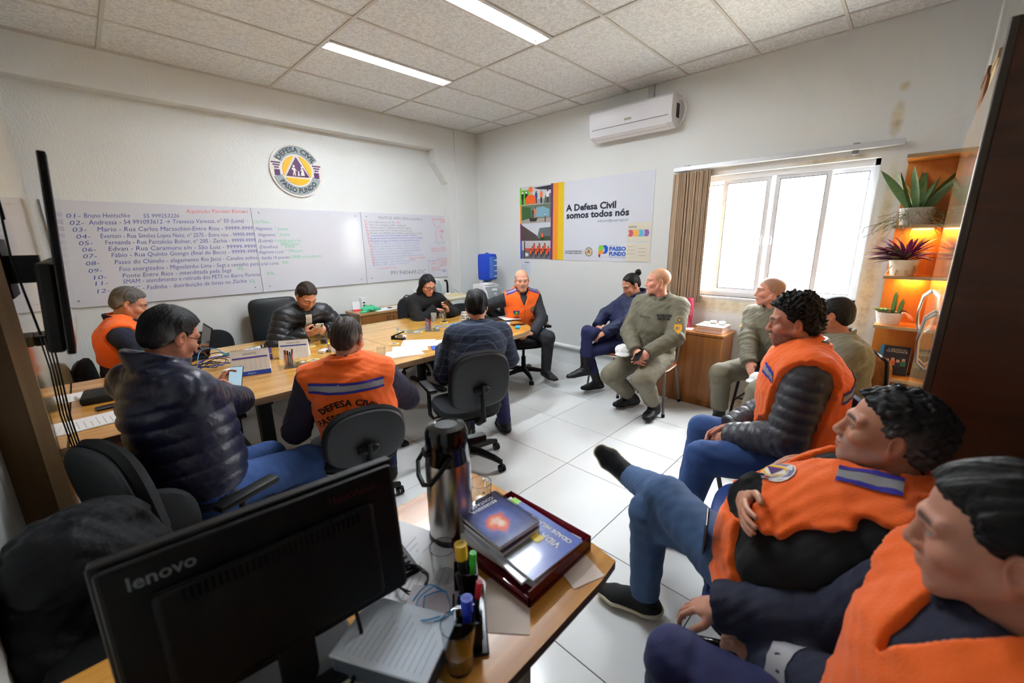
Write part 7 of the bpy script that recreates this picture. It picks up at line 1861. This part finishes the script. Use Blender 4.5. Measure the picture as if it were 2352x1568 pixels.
def leaf(r, p0, d, L, w, m, bend=.3, nm='leaf', twist=0.0, n=6, fold=.15):
    p0 = Vector(p0); d = Vector(d).normalized(); s_ = d.cross(Vector((0, 0, 1))); s_ = s_.normalized() if s_.length > .05 else Vector((1, 0, 0))
    s_ = Matrix.Rotation(twist, 3, d) @ s_; nr = s_.cross(d)
    vs = []; fs = []
    for i in range(n+1):
        t = i/n; ww = w*math.sin(PI*min(t*.85+.15, 1))**.8 if i < n else .0005
        c = p0+d*L*t+Vector((0, 0, -bend*L*t*t)); k = len(vs)
        vs += [c-s_*ww/2+nr*ww*fold, c, c+s_*ww/2+nr*ww*fold]
    for i in range(n):
        a = 3*i; fs += [(a, a+1, a+4, a+3), (a+1, a+2, a+5, a+4)]
    b = len(vs); vs2 = [v-nr*.0012 for v in vs]; fs2 = [tuple(reversed([i+b for i in f])) for f in fs]
    return MB().add(vs+vs2, fs+fs2).build(nm, m, r, True)
rnd = random.Random(5)
SX = -.16
def potthing(nm, y, z, label, prof, m, x=SX):
    r = thing(nm, x, y, z+.0005, 0, label, 'plant', 'potted plants on the open shelf'); MB().lathe(prof, (0, 0, 0), 24).build('pot', m, r, True); rt, zt = prof[-2]; MB().cyl((0, 0, zt-.012), (0, 0, zt-.006), rt*.95, n=20).build('soil', M_soil, r); return r
pot = lambda r0, r1, h: [(.0001, 0), (r0, 0), (r1, h), (r1*.92, h), (r1*.90, h-.02)]
r = potthing('snake_plant', -5.00, 1.725, 'snake plant with trailing stems in a stone pot on the top shelf', pot(.085, .10, .12), M_pot1)
for k in range(9):
    a = k*.75; leaf(r, (.03*math.cos(a), .03*math.sin(a), .09), (.35*math.cos(a), .55*math.sin(a)+.1*rnd.uniform(-1, 1), 1), rnd.uniform(.26, .44), .055, M_snake, .12, twist=a)
for k in range(34):
    a = rnd.uniform(0, 2*PI); x, y = math.cos(a), math.sin(a)
    if x > .5: x = -x
    pts = [Vector((.08*x, .08*y, .10))]
    for j in range(6): pts.append(pts[-1]+Vector((.025*x+rnd.uniform(-.022, .018), .024*y+rnd.uniform(-.03, .034), -.028+rnd.uniform(-.02, .03))))
    pts = [Vector((min(p_.x, .13), p_.y, p_.z)) for p_ in pts]
    MB().tube(pts, .0016, 4).build('trailing_stem', M_trail, r)
for k in range(4): leaf(r, (.02, .02, .10), (rnd.uniform(-.4, .1), rnd.uniform(-.6, .8), 1), .40, .006, M_grass, .5, 'blade')
r = potthing('purple_plant', -4.985, 1.36, 'spiky purple plant in a cream pot on the lit shelf', pot(.065, .088, .115), M_pot2)
for k in range(66):
    a = rnd.uniform(0, 2*PI); e = rnd.uniform(.05, 1.1); x = math.cos(a)
    if x > .3: x *= .25
    leaf(r, (.02*x, .02*math.sin(a), .10+rnd.uniform(0, .05)), (x*math.cos(e), 1.25*math.sin(a)*math.cos(e)+.25, math.sin(e)), rnd.uniform(.14, .25), .026, M_purple if k % 4 else M_purpg, .25, twist=rnd.uniform(-.6, .6))
for k in range(4): leaf(r, (-.03, .03*k-.05, .10), (-.5, .3*k-.4, -.6), .10, .016, mat('dry_leaf', (176, 140, 90), .7), .4)
r = potthing('succulent_pot', -4.965, .985, 'succulent and cactus arrangement in a woven white pot', pot(.065, .085, .09), M_pot3)
for k in range(2): MB().lathe([(.012, 0), (.015, .05), (.013, .14-.05*k), (.004, .165-.05*k), (.0001, .168-.05*k)], (.0, -.015-.035*k, .08), 10, (.1, -.1*k, 1), flute=.12, nf=5).build('cactus', M_cact, r, True)
for k in range(26):
    a = k*2.4; rr = .012+.0016*k; leaf(r, (-.02+rr*math.cos(a)*.6, .045+rr*math.sin(a)*.6, .095), (math.cos(a), math.sin(a), .9-.02*k), .035+.0006*k, .018, M_succ, .0, n=4)
for k in range(9): a = -2.5+.35*k; leaf(r, (0, -.05, .09), (.5*math.cos(a)-.3, -.5+.6*math.sin(a), .8), .12, .018, M_pinkl, 1.0)
r = potthing('bonsai_bowl', -4.945, .58, 'low brown bowl of small succulents beside the books', [(.0001, 0), (.06, 0), (.10, .045), (.105, .06), (.095, .06), (.09, .05)], M_pot4)
for k in range(48):
    a = rnd.uniform(0, 2*PI); rr = .085*math.sqrt(rnd.random()); leaf(r, (rr*math.cos(a), rr*math.sin(a), .048), (rnd.uniform(-.6, .6), rnd.uniform(-.6, .6), 1), rnd.uniform(.018, .034), .012, M_succ if k % 3 else M_poth, .2, n=4)
r = potthing('pothos_plant', -4.99, .20, 'bright green leafy plant on the lowest shelf', pot(.06, .075, .10), M_pot2)
for k in range(26):
    a = rnd.uniform(0, 2*PI); e = rnd.uniform(.1, 1.2); x = math.cos(a); x = x if x < .2 else -x
    d = Vector((x*math.cos(e), math.sin(a)*math.cos(e), math.sin(e))); p_ = Vector((0, 0, .1))+d*rnd.uniform(.06, .14)
    leaf(r, p_, d+Vector((-.2, .1, -.3)), .075, .06, M_poth, .4, twist=rnd.uniform(-.5, .5), n=5); MB().tube([(0, 0, .09), p_], .002, 4).build('stem', M_succ, r)
# books on that shelf
def book(x, y, z, w, h, t, deg, col, label, title=None, tilt=0.0):
    r = thing('book', x, y, z, deg, label, 'book', 'books on the open shelf'); M = TM((0, 0, 0), math.radians(tilt))
    b = MB(); b.box(M @ Vector((0, 0, h/2)), (w, t, h), M.to_3x3(), .001, 1); b.build('cover', mat('book_%d_%d_%d' % col, col, .4), r)
    b = MB(); b.box(M @ Vector((.002, 0, h/2)), (w, t*.75, h*.985), M.to_3x3()); b.build('pages', M_paper, r)
    u = Vector((1, 0, 0)); v = M.to_3x3() @ Vector((0, 0, 1))
    if title:
        for k, t_ in enumerate(title): text_on('lettering', t_, .022 if k else .014, M @ Vector((0, -t/2-.0012, h*(.86-.085*k))), u, v, mat('book_title', (206, 196, 176), .5), r, 0, 'CENTER', .0006)
        for k in range(4):
            o = M @ Vector((-w*.30+w*.2*k, -t/2-.0016, h*(.40+.05*(k % 2))))
            for (a, b_, c) in (((-.016, -.03), (.016, .008), [(30, 34, 50), (196, 96, 40), (40, 44, 66), (50, 110, 70)][k]), ((-.010, .008), (.010, .030), (196, 146, 116))):
                MB().add([o+u*p_+v*q_ for p_, q_ in ((a[0], a[1]), (b_[0], a[1]), (b_[0], b_[1]), (a[0], b_[1]))], [(0, 1, 2, 3)]).build('cover_figure', mat('cover_%d_%d_%d' % c, c, .5), r)
    return r
book(-.13, -5.055, .581, .155, .225, .020, -88, (22, 24, 38), 'dark book titled O heroismo da humildade on the shelf', ('O HEROISMO DA', 'HUMILDADE'), -10)
book(-.085, -5.03, .581, .15, .215, .014, -88, (60, 150, 200), 'blue book behind the dark one on the shelf', None, -8); book(-.062, -5.05, .581, .15, .205, .010, -88, (206, 206, 210), 'thin white booklet behind the blue book', None, -6)

# ================================================================== foreground desk
# monitor seen from behind
mo_ = thing('monitor', -4.285, -4.20, TZ, -5, 'black computer monitor seen from behind in the foreground', 'monitor')
Mm = TM((0, 0, .235), math.radians(-6))
def mbx(x0, x1, y0, y1, z0, z1, bev=.004):
    b = MB(); b.box(Mm @ Vector(((x0+x1)/2, (y0+y1)/2, (z0+z1)/2)), (x1-x0, y1-y0, z1-z0), Mm.to_3x3(), bev, 2); return b
mbx(-.258, .258, -.012, .018, -.165, .165, .005).build('bezel', M_black, mo_)
mbx(-.250, .250, -.030, -.012, -.158, .158, .008).build('back_shell', mat('monitor_back', (9, 9, 10), .5, spec=.25), mo_)
mbx(-.19, .19, -.052, -.030, -.13, .095, .012).build('back_hump', mat('monitor_back', (14, 14, 16)), mo_)
mbx(-.245, .245, .0178, .0186, -.15, .15, 0).build('screen', M_blackgloss, mo_)
for k in range(30): mbx(-.15+.0103*k, -.145+.0103*k, -.0525, -.0518, .065, .088, 0).build('vent_slot', M_blackgloss, mo_)
text_on('lettering', 'lenovo', .034, Mm @ Vector((-.215, -.0312, .112)), Mm.to_3x3() @ Vector((1, 0, 0)), Mm.to_3x3() @ Vector((0, 0, 1)), mat('logo_silver', (104, 110, 114), .4, metal=.3), mo_, .0006, 'LEFT', .0006)
text_on('lettering', 'ThinkVision', .022, Mm @ Vector((.10, -.0312, .118)), Mm.to_3x3() @ Vector((1, 0, 0)), Mm.to_3x3() @ Vector((0, 0, 1)), mat('logo_red', (70, 18, 18), .5), mo_, 0, 'LEFT', .0006)
MB().bx(-.035, .035, -.055, -.025, .01, .20, .006, 2).build('stand_neck', M_black, mo_); MB().bx(-.12, .12, -.11, .08, 0, .014, .006, 2).build('stand_foot', M_black, mo_)
cable([(-4.17, -4.25, .86), (-4.17, -4.27, .84), (-4.18, -4.30, .78), (-4.25, -4.36, TZ+.004), (-4.30, -4.42, TZ+.004)], M_black, 'thick black video cable hanging from the monitor', .0045, None)
r = thing('keyboard', -4.16, -4.085, TZ, -8, 'black keyboard under the monitor', 'keyboard'); MB().bx(-.22, .22, -.065, .065, 0, .016, .004, 1).build('case', M_black, r)
kt = None
for i in range(5):
    for j in range(20):
        if kt is None: k_ = MB().box((0, 0, .0195), (.017, .017, .007), None, .002, 1).build('key', mat('keys', (34, 36, 40)), r); kt = k_.data
        else: k_ = link(bpy.data.objects.new('key', kt), r)
        k_.location = (-.20+.021*j, -.045+.022*i, 0)
# flask
r = thing('steel_flask', -3.79, -4.115, TZ, -20, 'tall steel pump flask with black top on the desk', 'flask')
MB().lathe([(.068, 0), (.070, .004), (.070, .012), (.0685, .02)], (0, 0, 0), 36).build('base_ring', M_black, r, True)
MB().lathe([(.0685, .012), (.0685, .250), (.064, .266), (.0001, .27)], (0, 0, 0), 40).build('body', mat('brushed_steel', (176, 170, 164), .26, metal=1.0, bump=.05, bscale=400, stretch=(1, 1, .02)), r, True)
MB().lathe([(.064, .258), (.067, .266), (.062, .300), (.064, .305), (.064, .350), (.057, .370), (.036, .377), (.034, .374), (.0001, .374)], (0, 0, 0), 36).build('pump_top', M_blackgloss, r, True)
MB().bx(.045, .125, -.016, .016, .292, .318, .008, 2).build('spout', M_black, r, True); MB().bx(-.075, -.05, -.02, .02, .285, .31, .006, 1).build('hinge', M_black, r)
MB().tube([(-.01, -.062, .295), (-.045, -.082, .27), (-.075, -.075, .235), (-.085, -.03, .212), (-.085, .03, .212), (-.075, .075, .235), (-.045, .082, .27), (-.01, .062, .295)], .007, 10).build('carry_handle', M_black, r, True)
goblet(-3.665, -4.115, TZ, 'fluted glass mug standing behind the steel flask', 1.05)
tumbler(-3.915, -4.245, TZ, 'empty clear tumbler behind the pen holder', .030, .037, .10); tumbler(-4.04, -4.465, TZ, 'tumbler with amber tea at the near edge of the desk', .028, .038, .115, (196, 130, 30), .30)
# letter tray with books
r = thing('letter_tray', -3.70, -4.315, TZ, 0, 'translucent dark red letter tray under the books', 'tray'); Mtr = mat('red_acrylic', (120, 14, 30), .1, trans=.45, ior=1.3)
for nm, a in (('floor', (-.13, .145, -.165, .165, .012, .016)), ('side', (-.13, .145, -.165, -.161, .0, .05)), ('side', (-.13, .145, .161, .165, .0, .05)), ('side', (.141, .145, -.165, .165, 0, .05)), ('side', (-.13, -.126, -.165, .165, .0, .03))): MB().bx(*a).build(nm, Mtr, r)
z0 = TZ+.0165
def flatbook(x, y, z, deg, w, h, t, col, label, nm='book', pages=True, cat='book'):
    r = thing(nm, x, y, z, deg, label, cat, 'books and papers stacked on the red tray'); MB().bx(-w/2, w/2, -h/2, h/2, 0, t, .0008, 1).build('pages', M_paper, r); MB().bx(-w/2-.001, w/2+.001, -h/2-.001, h/2+.001, t, t+.0012).build('cover', col if not isinstance(col, tuple) else mat('cov_%d_%d_%d' % col, col, .25, coat=.3), r); return r
flatbook(-3.69, -4.315, z0, 4, .215, .30, .022, (216, 216, 220), 'thick stack of white papers in the red tray', 'paper_stack', cat='papers')
flatbook(-3.70, -4.31, z0+.0235, -6, .21, .295, .008, (206, 210, 222), 'white folder under the blue magazine', 'folder', cat='folder')
r = flatbook(-3.69, -4.33, z0+.033, -3, .205, .285, .006, (66, 92, 176), 'blue magazine reading CIDADE MELHOR, VIDA MELHOR', 'magazine', cat='magazine'); zt = .0074
MB().bx(-.1025, .1025, .11, .143, zt, zt+.0004).build('green_band', mat('lime_print', (140, 200, 40), .3), r); MB().bx(-.1025, .0, -.05, .11, zt, zt+.0004).build('cover_photo', mat('cover_photo', (112, 118, 116), .4, var=.5, vscale=25), r)
U_, V_ = Vector((0, -1, 0)), Vector((1, 0, 0))
U_, V_ = Vector((0, 1, 0)), Vector((-1, 0, 0))
for t_, sz, xx, yy, m_ in (('CIDADE MELHOR,', .020, .078, -.045, M_paper), ('VIDA MELHOR.', .030, .045, -.01, M_paper)): text_on('lettering', t_, sz, (xx, yy, zt+.0005), U_, V_, m_, r, .0006, 'CENTER', .0004)
MB().bx(.0, .03, -.06, -.03, zt+.0012, zt+.0016).build('yellow_print', mat('yellow_print', (236, 206, 60), .4), r)
r = flatbook(-3.72, -4.255, z0+.0412, -2, .15, .205, .012, (46, 44, 66), 'grey notebook under the glossy spiral book', 'notebook', cat='notebook')
r = thing('spiral_book', -3.715, -4.245, z0+.055, -4, 'glossy spiral-bound book with a blue cover on top of the stack', 'book', 'books and papers stacked on the red tray'); MB().bx(-.078, .078, -.105, .105, 0, .012, .0008, 1).build('pages', M_paper, r)
def cosmic():
    m = bpy.data.materials.new('cover_cosmic'); m.use_nodes = True; n = m.node_tree; b = n.nodes['Principled BSDF']; L = n.links.new
    tc = n.nodes.new('ShaderNodeTexCoord'); t = n.nodes.new('ShaderNodeTexNoise'); t.inputs['Scale'].default_value = 26; t.inputs['Detail'].default_value = 5; L(tc.outputs['Object'], t.inputs['Vector'])
    mp = n.nodes.new('ShaderNodeMapping'); mp.inputs['Location'].default_value = (.01, .025, 0); L(tc.outputs['Object'], mp.inputs['Vector'])
    ln = n.nodes.new('ShaderNodeVectorMath'); ln.operation = 'LENGTH'; L(mp.outputs['Vector'], ln.inputs[0])
    ad = n.nodes.new('ShaderNodeMath'); ad.operation = 'MULTIPLY_ADD'; ad.inputs[1].default_value = .06; L(t.outputs['Fac'], ad.inputs[0]); L(ln.outputs['Value'], ad.inputs[2])
    r = n.nodes.new('ShaderNodeValToRGB'); cr = r.color_ramp; cr.elements[0].position = .04; cr.elements[0].color = srgb(255, 240, 225); cr.elements[1].position = .16; cr.elements[1].color = srgb(30, 28, 60)
    for p_, c in ((.058, (240, 120, 80)), (.075, (90, 110, 180)), (.10, (50, 70, 140))): e = cr.elements.new(p_); e.color = srgb(*c)
    L(ad.outputs[0], r.inputs['Fac']); L(r.outputs['Color'], b.inputs['Base Color']); b.inputs['Roughness'].default_value = .12; b.inputs['Coat Weight'].default_value = .6
    return m
MB().bx(-.079, .079, -.106, .106, .012, .0132).build('cover', cosmic(), r)
for k in range(30): MB().torus(Vector((.079, -.098+.0068*k, .007)), .0085, .0009, (0, 1, 0), 10, 4).build('spiral_ring', M_black, r)
for k, t_ in enumerate(('CONTAGEM', 'REGRESSIVA')): text_on('lettering', t_, .017, (-.005+.0-.022*k+.02, .083, .0137), Vector((-1, 0, 0)), Vector((0, -1, 0)), mat('book_title', (206, 196, 176)), r, .0003, 'CENTER', .0004) if False else text_on('lettering', t_, .018, (.0, .086-.02*k, .0137), Vector((-1, 0, 0)), Vector((0, -1, 0)), M_paper, r, .0003, 'CENTER', .0004)
# pen holder
r = thing('pen_holder', -3.955, -4.39, TZ, 52, 'smoky plastic pen holder with markers on the desk', 'pen holder'); Msm = mat('smoke_acrylic', (46, 40, 36), .15, trans=.55, ior=1.25)
MB().bx(-.10, .10, -.045, .045, 0, .008, .003, 1).build('base_plate', Msm, r)
for cx_ in (-.065, .07):
    MB().bx(cx_-.026, cx_-.023, -.03, .03, .008, .085).bx(cx_+.023, cx_+.026, -.03, .03, .008, .085).bx(cx_-.026, cx_+.026, -.03, -.027, .008, .085).bx(cx_-.026, cx_+.026, .027, .03, .008, .085).build('cup', Msm, r)['kind'] = 'stuff'
MB().bx(-.025, .03, -.035, -.030, .008, .05).bx(-.025, .03, .03, .035, .008, .05).build('middle_tray', Msm, r)['kind'] = 'stuff'
pen(r, (.07, .005, .01), (.075, .01, .155), (26, 26, 28), (236, 190, 30), .013); pen(r, (.06, -.012, .01), (.052, -.02, .145), (60, 190, 50), (60, 200, 60), .007)
pen(r, (-.075, .0, .01), (-.070, .0, .135), (30, 50, 190), (40, 70, 210), .011); pen(r, (-.055, -.012, .01), (-.045, -.03, .150), (30, 34, 40), (200, 40, 40), .006); pen(r, (0, .0, .012), (.02, .02, .12), (24, 24, 26), None, .005)
# boxes, papers, cables
r = thing('document_box', -4.12, -4.345, TZ, 28, 'stack of printed forms on a dark box near the desk edge', 'papers'); MB().bx(-.075, .075, -.11, .11, 0, .05, .002, 1).build('box', mat('box_slate', (74, 86, 100), .6), r); MB().bx(-.078, .078, -.113, .113, .05, .056).build('forms', mat('paper_bluish', (206, 216, 228), .7), r); lines(r, .13, .20, .056, 14)
r = thing('device_box', -4.015, -4.325, TZ, 40, 'small blue and white device box under the blue cable', 'box'); MB().bx(-.055, .055, -.06, .06, 0, .04, .002, 1).build('box', mat('box_navy', (34, 50, 120), .5), r); MB().bx(-.056, .056, -.061, .061, .04, .043).build('lid', mat('box_lilac', (186, 180, 190), .5), r)
for k in range(3):
    pts = [(-4.02+.05*math.cos(1.05*t+k)+.01*k, -4.33+.05*math.sin(1.05*t+k)-.012*k, .80+.012*math.sin(2*t+k)) for t in range(7)]
    cable(pts, M_bluecab, ['widest', 'middle', 'lowest'][k]+' light blue coil of cable on the device box', .0018, 'coils of light blue cable')
for k in range(4):
    pts = [(-3.99+.04*math.cos(1.1*t+k*.8), -4.20+.05*math.sin(1.1*t+k*.8), TZ+.006+.02*abs(math.sin(1.7*t+k))) for t in range(7)]
    cable(pts, M_black, 'black cable coiled behind the document box', .0022, 'coils of black cable behind the document box')
paper(-3.93, -4.10, TZ, 20, .21, .297, 'printed form lying beside the steel flask', 12); paper(-3.97, -4.19, TZ+.0014, 34, .18, .24, 'second printed form behind the pen holder', 10); paper(-4.20, -4.40, TZ, 10, .20, .26, 'cream form under the dark box at the desk edge', 8, m=mat('paper_cream', (220, 214, 196)))
paper(-3.86, -4.43, TZ, 40, .16, .12, 'beige note sheet beside the red tray', 0, m=mat('paper_beige2', (206, 190, 178), .7)); paper(-3.63, -4.47, TZ, -20, .10, .16, 'crumpled beige slip under the red tray', 0, m=mat('paper_beige2', (206, 190, 178)))

# --- black jacket hung over a chair at the lower left
place(copy_tree(pr_oval), -4.50, -3.48, -84, 'chair carrying the black jacket at the lower left corner', None)
jk = empty('hung_jacket', (-4.60, -3.36, -.155), 0, 'black hooded jacket hung over a chair at the lower left corner', 'jacket')
def jfn(P):
    d = ecap(P, V3(0, .02, .95), V3(.02, .06, .45), V3(1, 0, 0), (.15, .09), (.18, .13)); d = smin(d, ell(P, V3(-.03, -.06, .93), np.eye(3), (.14, .11, .12)), .06)
    d = smin(d, rc(P, V3(-.13, .0, .84), V3(-.13, -.12, .40), .075, .065), .05); d = smin(d, rc(P, V3(.12, .0, .86), V3(.17, -.14, .45), .070, .062), .05)
    d = smin(d, rc(P, V3(.05, -.10, .93), V3(.17, -.12, .84), .045, .035), .04)
    return d-.012*wrinkle(P, 1.6, 4)-.006*wrinkle(P, 3.4, 9)
v, q = surface(jfn, (-.42, -.35, .22), (.45, .35, 1.16), .012); np_mesh('shell', v, q, mat('jacket_black', (13, 14, 17), .7, spec=.25, bump=.4, bscale=60), jk)
v, q = surface(lambda P: ecap(P, V3(.15, -.08, .66), V3(.19, -.09, .46), V3(0, 1, 0), (.06, .035), (.08, .04))-.006*wrinkle(P, 3, 1), (0, -.3, .35), (.4, .2, .85), .012); np_mesh('lining', v, q, mat('jacket_lining', (84, 20, 34), .8), jk)
